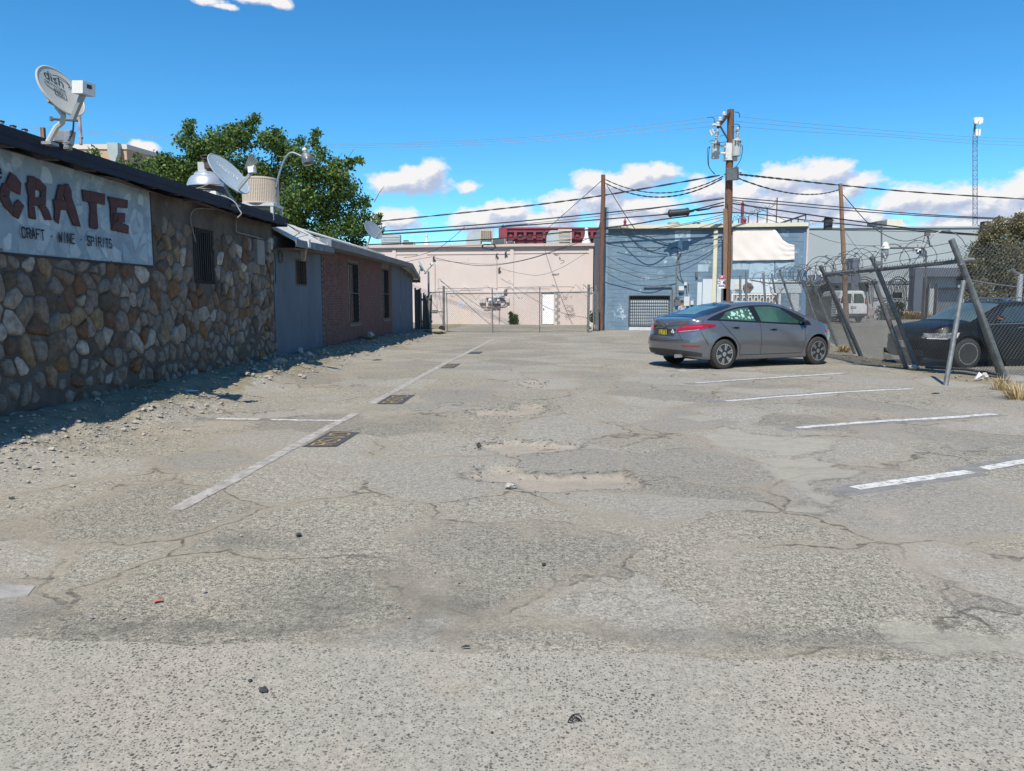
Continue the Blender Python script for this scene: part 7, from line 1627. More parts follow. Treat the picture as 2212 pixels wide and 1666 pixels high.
bcar = thing('parked_car', 'black sedan behind the leaning fence, its front left wheel and headlight showing', 'car', (obB.x, obB.y, -.03), None, HB)
cB2 = CarBody(PS); bpaint = paint('black metallic paint', (0.004,0.0045,0.0055), rough=.4); bpaint.node_tree.nodes['Principled BSDF'].inputs['Metallic'].default_value = 0; bpaint.node_tree.nodes['Principled BSDF'].inputs['Coat Weight'].default_value = .06; bpaint.node_tree.nodes['Principled BSDF'].inputs['Specular IOR Level'].default_value = .2
bbod = cB2.shell().build('body', bpaint, bcar, 38)
cut_arches(bbod, [(x, .345, .385, y0, y1) for x in (0, 2.80) for (y0, y1) in ((-1.2,-.52),(.52,1.2))])
for x in (0, 2.80):
    for sg_ in (-1, 1): wheel(bcar, x, sg_*.80, .332, .232, .215, sg_, (15, .0075, 0) if True else None)
for sgn in (1, -1):
    up = pchip([-.3,.2,.8,1.3,1.7,2.05,2.35],[1.08,1.26,1.375,1.385,1.345,1.215,1.03]); lo = pchip([-.3,.6,1.8,2.35],[1.05,1.015,.98,.965])
    cB2.patch(lambda v: -.3, lambda v: 2.35, lo, up, .004, 50, 8, sgn).build('window_surround', win_blk, bcar, True)
    bgl = M('dark blue green glass', (0.02,0.036,0.045), (0.03,0.05,0.06), 1.5, 0.05, spec=.8) if 'dark blue green glass' not in MATS else MATS['dark blue green glass']
    cB2.patch(lambda v: -.05 + .15*v, lambda v: .80, lambda x: lo(x)+.025, lambda x: up(x)-.03, .0075, 20, 6, sgn).build('side_window', bgl, bcar, True)
    cB2.patch(lambda v: .90, lambda v: 2.20 - .45*v, lambda x: lo(x)+.025, lambda x: up(x)-.03, .0075, 24, 6, sgn).build('side_window', bgl, bcar, True)
    def seamB(fx, fz, n=20): ribbon([cB2.pt(fx(i/n), fz(i/n), sgn, .0045) for i in range(n+1)], .009, Vector((0,sgn,0)), M('panel gap', (0.004,0.004,0.004), None, rough=.9) if 'panel gap' not in MATS else MATS['panel gap'], 'seam', bcar)
    seamB(lambda v: .85, lambda v: .32 + .66*v); seamB(lambda v: 2.12, lambda v: .32 + .62*v)
    ribbon([cB2.pt(-.3 + 2.6*i/30, lo(-.3 + 2.6*i/30) - .008, sgn, .006) for i in range(31)], .014, Vector((0,sgn,0)), M('chrome strip', (0.5,0.5,0.52), None, rough=.15, metal=1) if 'chrome strip' not in MATS else MATS['chrome strip'], 'chrome_strip', bcar)
    for hx_ in (.45, 1.50): MB().tube([cB2.pt(hx_-.10, .885, sgn, .01), cB2.pt(hx_-.05, .89, sgn, .034), cB2.pt(hx_+.05, .887, sgn, .034), cB2.pt(hx_+.10, .88, sgn, .01)], .013, 7).build('door_handle', MATS['chrome strip'], bcar, True)
    mc = cB2.pt(2.08, 1.02, sgn, .13); MB().rock((mc.x, mc.y, mc.z), .085, .10, .075, 5, 2).build('mirror', bpaint, bcar, True); MB().obox(mc + Vector((.05,sgn*.05,.0)), (.03,0,0), (0,.05,0), (0,0,.012)).build('mirror_lamp', M('amber lens', (0.45,0.12,0.05), None, rough=.2) if 'amber lens' not in MATS else MATS['amber lens'], bcar)
    hl = cB2.patch(lambda v: 3.02 + .08*(1-v), lambda v: 3.66 - .03*v, lambda x: .665 - .02*(x-3.05), lambda x: .79 - .05*(x-3.05) , .006, 22, 6, sgn).build('headlight', M('headlamp glass', (0.10,0.105,0.11), (0.30,0.31,0.32), 16, 0.06) if 'headlamp glass' not in MATS else MATS['headlamp glass'], bcar, True)
    cB2.patch(lambda v: 3.05 + .07*(1-v), lambda v: 3.17+.08*(1-v), lambda x: .675, lambda x: .78, .009, 6, 5, sgn).build('indicator', M('white amber indicator', (0.75,0.68,0.62), (0.66,0.36,0.24), 9, 0.15) if 'white amber indicator' not in MATS else MATS['white amber indicator'], hl, True)
    cB2.patch(lambda v: 3.30, lambda v: 3.60, lambda x: .645, lambda x: .66, .009, 8, 2, sgn).build('lamp_strip', white_pt, hl, True)
cB2.top_patch(1.82, 2.66, lambda x: pchip([1.82,2.66],[.58,.72])(x), .006, 20, 16).build('windscreen', M('pale green windscreen', (0.06,0.10,0.10), (0.10,0.15,0.145), 1.2, 0.05, spec=.8), bcar, True)
nx = cB2.deform(3.715, 0, .55).x
MB().bx(nx-.03, nx+.004, -.50, .50, .60, .72).build('grille', M('grille black', (0.01,0.01,0.011), None, rough=.35), bcar)
for i in range(3): MB().bx(nx+.005, nx+.012, -.49, .49, .615+.036*i, .622+.036*i).build('grille_bar', MATS['chrome strip'], bcar)
MB().bx(nx-.03, nx+.004, -.62, .62, .27, .39).build('lower_intake', MATS['grille black'], bcar)
pp = MB().bx(nx+.006, nx+.016, -.155, .155, .44, .59).build('licence_plate', M('white grey plate', (0.42,0.44,0.45), (0.36,0.38,0.39), 4, 0.4), bcar)
for i, ch in enumerate('T8L72'): letter_mb(ch, lambda u, v: Vector((nx+.0175, -.125 + .052*i + .036*u, .475 + .08*v)), .011).build('character', steel_dk, pp)
for sy in (-1, 1): MB().tube([(.3,sy*.56,1.40),(.5,sy*.56,1.53),(1.5,sy*.56,1.54),(1.65,sy*.56,1.47)], .014, 5).build('roof_rail', MATS['chrome strip'], bcar)

# ---- white van in the yard
VY = 49.5; vA, vB = at(1801, 697, VY), at(1879, 640, VY)
vx = (vA.x + vB.x)/2; 
van = thing('parked_van', 'white passenger van seen from behind through the leaning fence', 'van', (vx, VY, 0), None, R(-6))
vw = M('white van paint', (0.70,0.71,0.71), (0.66,0.67,0.67), 2, 0.35, coat=.6); vg = M('smoked van glass', (0.014,0.02,0.026), None, rough=0.06, spec=.8)
def rr_ring(w, zb, zt, tw, y, r=.16, n=5):
    P = [(-w, zb), (-w, zb+.75)]; 
    for k in range(n+1): a = math.pi/2*k/n; P.append((-tw + r - r*math.cos(a), zt - r + r*math.sin(a)))
    P += [(-x, z) for x, z in reversed(P)]; return [(x, y, z) for x, z in P]
mb = MB(); rings = [rr_ring(.90,.52,2.04,.70,-.02), rr_ring(.985,.45,2.10,.76,.06), rr_ring(1.0,.42,2.12,.78,.5), rr_ring(1.0,.42,2.13,.78,3.6), rr_ring(.98,.45,1.2,.9,4.6), rr_ring(.95,.5,1.1,.85,5.3)]
n = len(rings[0])
for r in rings: mb.v += r
for i in range(len(rings)-1):
    for k in range(n): k2 = (k+1) % n; mb.f.append((i*n+k, i*n+k2, (i+1)*n+k2, (i+1)*n+k))
mb.f.append(tuple(reversed(range(n)))); mb.f.append(tuple((len(rings)-1)*n + k for k in range(n)))
mb.build('body', vw, van, 35)
for sx in (-1, 1):
    d_ = MB().hexa([(sx*.01 if sx>0 else -.90,-.045,.60),(.90 if sx>0 else -.01,-.045,.60),(.90 if sx>0 else -.01,-.02,.60),(sx*.01 if sx>0 else -.90,-.02,.60),(.01 if sx>0 else -.68,-.045,1.98),(.68 if sx>0 else -.01,-.045,1.98),(.68 if sx>0 else -.01,-.02,1.98),(.01 if sx>0 else -.68,-.02,1.98)]).build('rear_door', vw, van)
    MB().prism([(sx*.07,-.052,1.28),(sx*.76,-.052,1.28),(sx*.70,-.052,1.68),(sx*.60,-.052,1.86),(sx*.52,-.052,1.90),(sx*.10,-.052,1.90),(sx*.07,-.052,1.87)], (0,.006,0)).build('window', vg, d_)
    MB().hexa([(sx*.80,-.06,1.24),(sx*.95,-.06,1.24),(sx*.95,.03,1.24),(sx*.80,.03,1.24),(sx*.76,-.06,1.62),(sx*.88,-.06,1.62),(sx*.88,.03,1.62),(sx*.76,.03,1.62)]).build('tail_light', MATS['red tail lens'], van)
    MB().lathe([(.2,-.12),(.36,-.12),(.38,-.05),(.38,.05),(.36,.12),(.2,.12)], 20, (sx*.78, .95, .38), Matrix.Rotation(R(90),3,'Y')).build('wheel', tyre_m, van, 35)
    MB().lathe([(.2,-.12),(.36,-.12),(.38,-.05),(.38,.05),(.36,.12),(.2,.12)], 20, (sx*.78, 4.4, .38), Matrix.Rotation(R(90),3,'Y')).build('wheel', tyre_m, van, 35)
    MB().obox((sx*1.12, 3.7, 1.35), (.10,0,0), (0,.05,0), (0,0,.16)).build('mirror', black, van)
pl2 = MB().bx(-.08, .26, -.062, -.047, .93, 1.08).build('licence_plate', steel_dk, van); MB().bx(-.04, .22, -.066, -.0625, .955, 1.055).build('plate_face', M('dull plate', (0.4,0.42,0.38), (0.34,0.35,0.33), 9, 0.5), pl2)
MB().bx(-.97, .97, -.16, .02, .42, .60).build('bumper', M('dark grey bumper', (0.05,0.055,0.06), (0.04,0.044,0.05), 4, 0.6), van)
MB().bx(-.85, .85, .0, 1.5, .30, .43).build('underbody', black, van)
MB().bx(-.012, .012, -.05, -.044, .6, 1.98).build('door_gap', dark, van)

# ------------------------------------------------------------------ person behind the grey car
def skin_mesh(name, verts, edges, radii, mat, par, lv=1):
    me = bpy.data.meshes.new(name); me.from_pydata(verts, edges, []); o = bpy.data.objects.new(name, me); COL.objects.link(o)
    sk = o.modifiers.new('skin', 'SKIN'); 
    for i, r in enumerate(radii): me.skin_vertices[0].data[i].radius = (r, r) if isinstance(r, (int, float)) else r
    me.skin_vertices[0].data[0].use_root = True
    ss = o.modifiers.new('sub', 'SUBSURF'); ss.levels = lv; ss.render_levels = lv
    bpy.context.view_layer.update(); m2 = bpy.data.meshes.new_from_object(o.evaluated_get(bpy.context.evaluated_depsgraph_get())); bpy.data.objects.remove(o)
    m2.name = name; m2.materials.append(mat); m2.polygons.foreach_set('use_smooth', [True]*len(m2.polygons))
    q = bpy.data.objects.new(name, m2); COL.objects.link(q); q.parent = par; ORG[q.name] = Vector((0,0,0)); return q
pq = at(1473, 690, 33.2)
pe = thing('person', 'person with dark tied hair and a light blue top standing behind the parked grey car', 'person', (pq.x, pq.y, 0), None, R(25)); pe.scale = (.94, .94, .94)
skin_t = M('warm brown skin', (0.30,0.16,0.10), (0.27,0.14,0.09), 6, 0.6); shirt = M('light blue cotton', (0.34,0.43,0.52), (0.29,0.37,0.46), 5, 0.85, 0, 0.2, 30); jean = M('dark trousers', (0.03,0.035,0.05), (0.022,0.026,0.04), 6, 0.85); hair_m = M('dark brown hair', (0.022,0.013,0.010), (0.04,0.022,0.016), 30, 0.6)
V = [(0,0,.82),(0,.0,1.0),(0,-.01,1.16),(0,0,1.27),(0,0.01,1.325),(0,.0,1.38),(0,-.012,1.455),(.155,0,1.235),(.19,.03,1.02),(.17,-.08,.83),(.16,-.12,.75),(-.155,0,1.235),(-.19,.03,1.02),(-.17,-.08,.83),(-.16,-.12,.75),(.085,0,.76),(.095,-.02,.42),(.10,.02,.07),(.10,-.12,.035),(-.085,0,.76),(-.095,-.02,.42),(-.10,.02,.07),(-.10,-.12,.035)]
E = [(0,1),(1,2),(2,3),(3,4),(4,5),(5,6),(3,7),(7,8),(8,9),(9,10),(3,11),(11,12),(12,13),(13,14),(0,15),(15,16),(16,17),(17,18),(0,19),(19,20),(20,21),(21,22)]
Rr = [(.135,.105),(.125,.095),(.145,.10),(.12,.08),.048,.05,(.075,.09),.055,.042,.032,.03,.055,.042,.032,.03,.088,.062,.042,.035,.088,.062,.042,.035]
pbody = skin_mesh('body', V, E, Rr, skin_t, pe, 2)
skin_mesh('shirt', [(0,0,.86),(0,0,1.0),(0,-.01,1.16),(0,0,1.285),(.16,0,1.24),(.185,.02,1.08),(-.16,0,1.24),(-.185,.02,1.08)], [(0,1),(1,2),(2,3),(3,4),(4,5),(3,6),(6,7)], [(.15,.12),(.142,.11),(.16,.115),(.125,.088),.068,.056,.068,.056], shirt, pe, 2)
skin_mesh('trousers', [(0,0,.86),(.09,0,.76),(.098,-.02,.42),(.103,.02,.10),(-.09,0,.76),(-.098,-.02,.42),(-.103,.02,.10)], [(0,1),(1,2),(2,3),(0,4),(4,5),(5,6)], [(.15,.12),.10,.076,.06,.10,.076,.06], jean, pe, 2)
MB().rock((0,.012,1.485), .088, .100, .088, 4, 3).build('hair', hair_m, pe, True); MB().rock((0,.10,1.52), .05, .05, .05, 6, 2).build('hair_bun', hair_m, pe, True)
for sx in (-1, 1): MB().rock((sx*.032,-.098,1.445), .014,.008,.009, 2, 2).build('eye', black, pe, True); MB().rock((sx*.082,-.005,1.43), .012,.02,.03, 3, 2).build('ear', skin_t, pe, True)
MB().rock((0,-.108,1.42), .014,.022,.024, 2, 2).build('nose', skin_t, pe, True); MB().rock((0,-.098,1.385), .026,.008,.007, 2, 2).build('mouth', M('lip', (0.22,0.07,0.06), None, rough=.5), pe, True)
for sx in (-1, 1):
    for k in range(4): MB().tube([(sx*(.15+.012*k),-.125,.745),(sx*(.152+.012*k),-.135,.70-.006*abs(k-1.5)),(sx*(.150+.012*k),-.128,.665-.008*abs(k-1.5))], .0085, 6, .006).build('finger', skin_t, pe, True)
    MB().tube([(sx*.14,-.12,.75),(sx*.125,-.14,.715),(sx*.125,-.145,.69)], .010, 6, .007).build('thumb', skin_t, pe, True)
# ------------------------------------------------------------------ satellite dishes
dish_m = M('pale grey dish paint', (0.47,0.47,0.43), (0.42,0.42,0.385), 3, 0.5); dish_g = M('blue grey dish paint', (0.36,0.43,0.47), (0.31,0.375,0.42), 3, 0.5); arm_m = M('grey dish steel', (0.30,0.33,0.35), (0.24,0.265,0.285), 4, 0.5, 0.3)
navyp = M('dark teal print', (0.02,0.045,0.065), None, rough=.6)
def text_mb(txt, f):
    cu = bpy.data.curves.new('t', 'FONT'); cu.body = txt; cu.size = 1.0; cu.align_x = 'CENTER'; o = bpy.data.objects.new('t', cu); COL.objects.link(o)
    bpy.context.view_layer.update(); me = bpy.data.meshes.new_from_object(o.evaluated_get(bpy.context.evaluated_depsgraph_get())); mb = MB()
    mb.add([f(v.co.x, v.co.y) for v in me.vertices], [tuple(p.vertices) for p in me.polygons]); bpy.data.objects.remove(o); return mb
def dish(name, label, c, n, a, b_, foot, mast_pts, refl, lnb, lnbsize, texts=(), mat_arm=None, roll=0.0, armfoot=None, hood=None):
    c, n = Vector(c), Vector(n).normalized(); X = Vector((0,0,1)).cross(n).normalized(); Y = n.cross(X); q = math.cos(roll), math.sin(roll); X, Y = X*q[0] + Y*q[1], Y*q[0] - X*q[1]
    t = thing('satellite_dish', label, 'satellite dish', foot, 'satellite dishes on the roofs'); mb = MB(); nr, na = 7, 36; dep = .10*a
    f = lambda r, th, o=0: c + X*(a*r*math.cos(th)) + Y*(b_*r*math.sin(th)) + n*(dep*r*r*1.0 + o)
    vs = [f(0,0)]; fs = []
    for i in range(1, nr+1):
        for k in range(na): vs.append(f(i/nr, 2*math.pi*k/na))
    for k in range(na): fs.append((0, 1+k, 1+(k+1)%na))
    for i in range(nr-1):
        for k in range(na): k2=(k+1)%na; fs.append((1+i*na+k, 1+(i+1)*na+k, 1+(i+1)*na+k2, 1+i*na+k2))
    nb = len(vs); off = -.018
    vs += [f(0,0,off)] + [f(i/nr, 2*math.pi*k/na, off) for i in range(1, nr+1) for k in range(na)]
    fs += [tuple(nb + i for i in reversed(q_)) for q_ in fs[:]]
    for k in range(na): k2=(k+1)%na; e = 1+(nr-1)*na; fs.append((e+k, nb+e+k, nb+e+k2, e+k2))
    ref = MB().add(vs, fs).build('reflector', refl, t, 40)
    MB().tube([f(1, 2*math.pi*k/na, -.005) for k in range(na+1)], .010, 5).build('rim', refl, t, True)
    MB().obox(c - n*.05 - Y*.05*b_, X*.09, Y*.11, n*.045).build('back_bracket', arm_m, t)
    MB().tube(mast_pts, .028, 8).build('mast', mat_arm or refl, t, True); MB().obox(Vector(foot), (.07,0,0), (0,.07,0), (0,0,.015)).build('foot_plate', arm_m, t)
    af = f(.98, math.radians(-90)) if armfoot is None else Vector(armfoot); L_ = Vector(lnb); MB().sq(af, L_, .035, .05).build('feed_arm', arm_m, t)
    d = (L_ - c).normalized(); sd = d.cross(Vector((0,0,1))).normalized(); up = sd.cross(d)
    lb = MB().obox(L_ + up*lnbsize[2]*.6, sd*lnbsize[0], d*lnbsize[1], up*lnbsize[2]).build('feed_head', white_pt, t); MB().bar(L_ + up*lnbsize[2]*.6 - d*lnbsize[1], L_ + up*lnbsize[2]*.6 - d*(lnbsize[1]+.06), .035, 10).build('feed_horn', dark, lb)
    for (txt, x, y, s, m) in texts:
        g = lambda u, v: (lambda rx, ry: c + X*rx + Y*ry + n*(dep*((rx/a)**2 + (ry/b_)**2) + .004))(x + u*s, y + v*s)
        text_mb(txt, g).build('lettering', m, ref)
    return t, f, c, X, Y, n, lb, L_, sd, d, up
ND = (.84, -.25, .47)
Y1 = 8.0; c1 = at(128.5, 199.5, Y1); ft1 = at(104, 307, Y1)
t1, f1, c1, X1_, Y1_, n1, lb1, L1, sd1, d1, up1 = dish('a', 'largest satellite dish, pale grey with dark lettering, at the front left roof edge', c1, (.88,-.22,.42), .27, .27, (ft1.x, ft1.y, ft1.z-.02), [ft1, at(122,275,Y1), at(134.5,265,Y1), at(137.5,250,Y1-.02), c1 - Vector((.88,-.22,.42))*.05 - Vector((0,0,.12))], dish_m, at(181, 200, Y1-.12), (.075,.075,.062), roll=R(-14),
   texts=(('dish', -.05, .085, .15, navyp), ('NETWORK', -.045, .03, .05, navyp), ('500', .0, -.055, .06, navyp)), armfoot=at(157, 257, Y1-.05))
def onD(u, v, lift=.005): return c1 + X1_*u + Y1_*v + n1*(.034*((u/.27)**2 + (v/.27)**2) + lift)
for P in ([(.03+.10*math.cos(a), .14+.055*math.sin(a)) for a in [R(-30)+i*R(15) for i in range(13)]], [(-.07+.12*math.cos(a), .03+.045*math.sin(a)) for a in [R(200)+i*R(10) for i in range(12)]], [(-.065,-.068),(.065,-.068),(.065,.008),(-.065,.008),(-.065,-.068)]):
    ribbon([onD(*p) for p in P], .010, n1, navyp, 'logo_stroke', t1)
MB().obox(L1 + up1*.062*.6 + d1*.0765 + up1*.018, sd1*.028, d1*.002, up1*.02).build('feed_label', navyp, lb1)
MB().sq(at(204, 250,Y1-.1), at(140, 255, Y1-.1), .01, .01).build('x', arm_m, t1) if False else None
MB().tube(catmull([at(159,262,Y1-.05), at(157,285,Y1), at(147,305,Y1)], 5), .009, 5).build('cable', M('blue grey cable', (0.04,0.06,0.10), None, rough=.6), t1)
Y2 = 12.8; c2 = at(491, 379, Y2); ft2 = at(507, 438, Y2)
n2 = Vector((.80,-.24,.55))
dish('b', 'tilted blue grey satellite dish with white lettering by the exhaust fan', c2, n2, .42, .36, (ft2.x, ft2.y, ft2.z-.05), [ft2, at(492,415,Y2), at(487,402,Y2), c2 - n2*.05], dish_g, at(545, 371, Y2-.1), (.05,.05,.05), roll=R(-35), texts=(('DIRECTV', .0, .07, .115, M('white print', (0.75,0.77,0.78), None, rough=.5)),), mat_arm=arm_m, armfoot=at(509,415,Y2-.05))
hd = thing('feed_reflector', 'small grey green curved feed plate above the arm of the lettered blue grey dish', 'feed plate', at(548,362,Y2-.1)); 
P = [at(534+13*i/5, 348+ 3.2*i*i/12 + 1.2*i, Y2-.12) for i in range(6)]; mb = MB()
for p, q in zip(P[:-1], P[1:]): mb.sq(p, q + (q-p)*.02, .26, .03, (0.3,1,.2))
mb.build('plate', M('grey green plastic', (0.17,0.20,0.19), (0.14,0.165,0.155), 5, 0.5), hd); MB().sq(at(545,371,Y2-.1), at(549,357,Y2-.12), .05, .05).build('clip', white_pt, hd)
c3 = at(805.5, 498, 23.6); ft3 = at(792, 534, 23.7)
dish('c', 'dark grey satellite dish above the brick wall, arm raised to the right', c3, (.72,-.50,.42), .34, .30, ft3, [ft3, at(797,520,23.7), c3 - Vector((.6,-.6,.42))*.06], M('slate dish paint', (0.17,0.21,0.25), (0.145,0.18,0.215), 3, 0.5), at(831,489,23.2), (.05,.06,.04), roll=R(-30), texts=(('dish', -.05, .02, .10, M('faint print', (0.30,0.36,0.40), None, rough=.5)),), mat_arm=arm_m, armfoot=at(812,514,23.5))
c4_ = at(911, 578, 33.0); ft4 = at(904, 600, 33.0)
dish('d', 'small pale satellite dish seen edge on above the far low eave', c4_, (.86,.02,.52), .36, .30, ft4, [ft4, at(906,588,33.0), c4_ - Vector((.86,.02,.52))*.05], M('pale green dish paint', (0.42,0.50,0.50), (0.37,0.45,0.45), 3, 0.5), at(935,571,32.8), (.06,.06,.05), roll=R(-40), mat_arm=arm_m, armfoot=at(917,592,32.9))
# ------------------------------------------------------------------ roof-top things on the bar
r4b = lambda x, y: (401.2 + x*.09804, 336.1 + y*.09804)
EY = 13.6
alu = M('spun aluminium', (0.62,0.64,0.65), (0.55,0.57,0.58), 2, 0.32, 0.6, 0.05, 20)
cA = at(*r4b(465, 700), EY); rE = .40; ef = thing('exhaust_fan', 'round spun aluminium roof exhaust fan with a dark motor on top', 'exhaust fan', (cA.x, cA.y, RZ))
u = (at(*r4b(880,700), EY).x - at(*r4b(50,700), EY).x)/2; hE = at(*r4b(465,370), EY).z - cA.z
MB().lathe([(u,0),(u,.015),(u*.95,hE*.25),(u*.88,hE*.48),(u*.76,hE*.68),(u*.62,hE*.78),(u*.60,hE*.80),(u*.60,hE*.90),(u*.48,hE*.99),(0,hE)], 32, cA).build('dome', alu, ef, 30)
MB().lathe([(u*.80,-.10),(u*.85,-.02),(u*.85,0)], 24, cA).build('shroud', steel_dk, ef, True)
for i in range(3): MB().tube([cA + Vector((u*.88*math.cos(a), u*.88*math.sin(a), -.03-.035*i)) for a in [k*math.pi/12 for k in range(25)]], .008, 4).build('guard_ring', steel_dk, ef)
zc = cA.z - .10; MB().hexa([(cA.x-.36,cA.y-.36,RZ-.1),(cA.x+.36,cA.y-.36,RZ-.1),(cA.x+.36,cA.y+.36,RZ-.1),(cA.x-.36,cA.y+.36,RZ-.1),(cA.x-.25,cA.y-.25,zc),(cA.x+.25,cA.y-.25,zc),(cA.x+.25,cA.y+.25,zc),(cA.x-.25,cA.y+.25,zc)]).build('curb', wroof, ef)
q = at(*r4b(410,280), EY); MB().obox(q, (.085,0,0),(0,.08,0),(0,0,.095)).build('motor_box', M('pale grey motor cover', (0.42,0.44,0.44), (0.37,0.39,0.39), 4, 0.5), ef)
q = at(*r4b(520,230), EY-.05); MB().lathe([(.05,-.17),(.05,-.06),(.085,-.05),(.085,.08),(.05,.085),(.05,.10),(.125,.105),(.125,.125),(.03,.13),(.03,.15),(.15,.152),(.15,.165),(0,.17)], 14, q).build('motor', M('rusty dark motor', (0.045,0.033,0.030), (0.075,0.05,0.04), 12, 0.6), ef, 30)
MB().tube(catmull([at(*r4b(x,y), EY-.45) for x, y in ((120,745),(220,735),(380,690),(520,635),(640,630),(760,640))], 4), .012, 5).build('conduit', M('rusty conduit', (0.20,0.09,0.06), (0.25,0.2,0.17), 10, 0.7), ef)
DY = 15.0; dA_, dB_ = at(*r4b(1268, 1085), DY), at(*r4b(2035, 520), DY); rD = (dB_.x - dA_.x)/2; cD = Vector(((dA_.x+dB_.x)/2, DY, dA_.z)); hD = dB_.z - dA_.z
ec_ = thing('drum_cooler', 'beige drum-shaped evaporative cooler with ribbed sides on a steel stand', 'air cooler', (cD.x, cD.y, RZ-.1))
bei = M('beige cooler plastic', (0.56,0.47,0.38), (0.50,0.42,0.335), 2, 0.6); beid = M('brown cooler pad', (0.24,0.17,0.125), (0.19,0.135,0.10), 10, 0.9)
MB().lathe([(rD*.93,0),(rD*.93,hD),(0,hD)], 36, cD).build('pad', beid, ec_, True)
MB().lathe([(rD*.9,hD*.93),(rD*1.01,hD*.94),(rD*1.01,hD*1.0),(rD*.8,hD*1.03),(0,hD*1.04)], 36, cD).build('lid', bei, ec_, 30); MB().lathe([(rD*.9,0),(rD*1.01,0),(rD*1.01,hD*.06),(rD*.9,hD*.065)], 36, cD).build('tray', bei, ec_, 30)
for k in range(64):
    a = 2*math.pi*k/64; d = Vector((math.cos(a), math.sin(a), 0)); MB().sq(cD + d*rD*.96 + Vector((0,0,hD*.06)), cD + d*rD*.96 + Vector((0,0,hD*.94)), .022, .022, d).build('rib', bei, ec_)
for k in range(17): MB().tube([cD + Vector((rD*.965*math.cos(a), rD*.965*math.sin(a), hD*(.10+.82*k/16))) for a in [2*math.pi*i/36 for i in range(37)]], .006, 4).build('hoop', bei, ec_)
whm = M('white stand steel', (0.50,0.54,0.55), (0.44,0.48,0.5), 4, 0.5)
MB().bx(cD.x-rD*.98, cD.x+rD*.98, DY-rD*.9, DY+rD*.9, cD.z-.06, cD.z-.004).build('base_frame', whm, ec_)
for sx in (-1, 1):
    for sy in (-1, 1): MB().bx(cD.x+sx*rD*.86-.025, cD.x+sx*rD*.86+.025, DY+sy*rD*.8-.025, DY+sy*rD*.8+.025, RZ-.12, cD.z-.06).build('leg', whm, ec_)
r3p = lambda x, y: (298.2 + x*.25735, 216.9 + y*.25735)
LY = 14.9; lampp = thing('lamp_post', 'grey curved-arm lamp post with a round lamp head at the end of the bar roof', 'lamp', at(591.6,466,LY))
MB().tube(catmull([at(*r3p(x,y), LY) for x, y in ((1138,975),(1152,800),(1170,680),(1205,560),(1235,490),(1265,452),(1300,440),(1345,458),(1372,470))], 5), .021, 8).build('arm', M('pale blue grey lamp steel', (0.20,0.25,0.28), (0.16,0.205,0.23), 4, 0.5, 0.2), lampp, True)
hc = at(*r3p(1418,490), LY); ax_ = Vector((.28,-.1,-.95)).normalized(); Mq = ax_.to_track_quat('Z','Y').to_matrix()
MB().lathe([(.03,-.16),(.045,-.15),(.05,-.12),(.08,-.10),(.10,-.06),(.105,.0)], 18, hc, Mq).build('housing', steel, lampp, True); MB().lathe([(.105,.0),(.115,.03),(.115,.10),(.09,.11),(0,.11)], 18, hc, Mq).build('lamp_shade', M('dark prismatic lamp glass', (0.10,0.11,0.12), (0.07,0.078,0.085), 20, 0.2), lampp, True)
MB().lathe([(.04,-.21),(.045,-.165),(0,-.16)], 10, hc + Vector((0,0,0)), Mq).build('photocell', white_pt, lampp); MB().bar(at(*r3p(1160,705),LY), at(*r3p(1158,735),LY), .042, 8).build('clamp', steel, lampp)
# pair of floodlights, mast, bulbs at the first dish
fp = thing('roof_floodlights', 'pair of grey floodlights standing by the foot of the largest dish', 'floodlight', at(140,312,8.3))
def r1q(x, y): return (x*.2278, 108.4 + y*.2278)
for (x, y, w, h, tl_) in ((580,825,.072,.062,.4), (655,835,.05,.075,-.3), (648,895,.03,.06,-.1)):
    p = at(*r1q(x,y), 8.3); d = Vector((tl_,-.8,.2)).normalized(); s_ = d.cross(Vector((0,0,1))).normalized(); u_ = s_.cross(d); h_ = MB().obox(p, s_*w, d*.03, u_*h).build('housing', M('grey floodlight', (0.26,0.27,0.26), (0.2,0.21,0.2), 6, 0.5), fp); MB().obox(p + d*.032, s_*w*.85, d*.003, u_*h*.85).build('lens', MATS['dim lamp glass'], h_)
MB().tube([at(*r1q(570,930),8.3), at(*r1q(572,860),8.3)], .03, 6).build('stem', wood_tan, fp); MB().bar(at(*r1q(520,880),8.3), at(*r1q(640,880),8.3), .012, 5).build('crossbar', steel_dk, fp)
p = at(*r1q(412,840), 8.6); tag(MB().bx(p.x-.02,p.x+.02,p.y-.02,p.y+.02,p.z-.12,p.z+.12).build('wood_stub', wood_tan), 'short tan wooden stub behind the roof edge left of the dish foot', 'wood stub')
am = thing('antenna_mast', 'thin rust and white pipe mast with a side arm behind the largest dish', 'mast', at(*r1q(768,895), 9.0))
MB().tube([at(*r1q(768,900),9.0), at(*r1q(762,760),9.0), at(*r1q(752,600),9.0)], .018, 7).build('pipe', M('rusty white pipe', (0.42,0.40,0.38), (0.25,0.09,0.07), 5, 0.6, spots=[((0.30,0.08,0.06), 2.5, 0.5, 0.6)]), am); MB().bar(at(*r1q(490,652),9.0), at(*r1q(750,668),9.0), .016, 6).build('side_arm', steel_dk, am); MB().bar(at(*r1q(488,672),9.0), at(*r1q(486,632),9.0), .02, 6).build('arm_end', steel_dk, am); MB().bar(at(*r1q(752,830),9.0), at(*r1q(785,832),9.0), .014, 5).build('clamp', steel_dk, am)
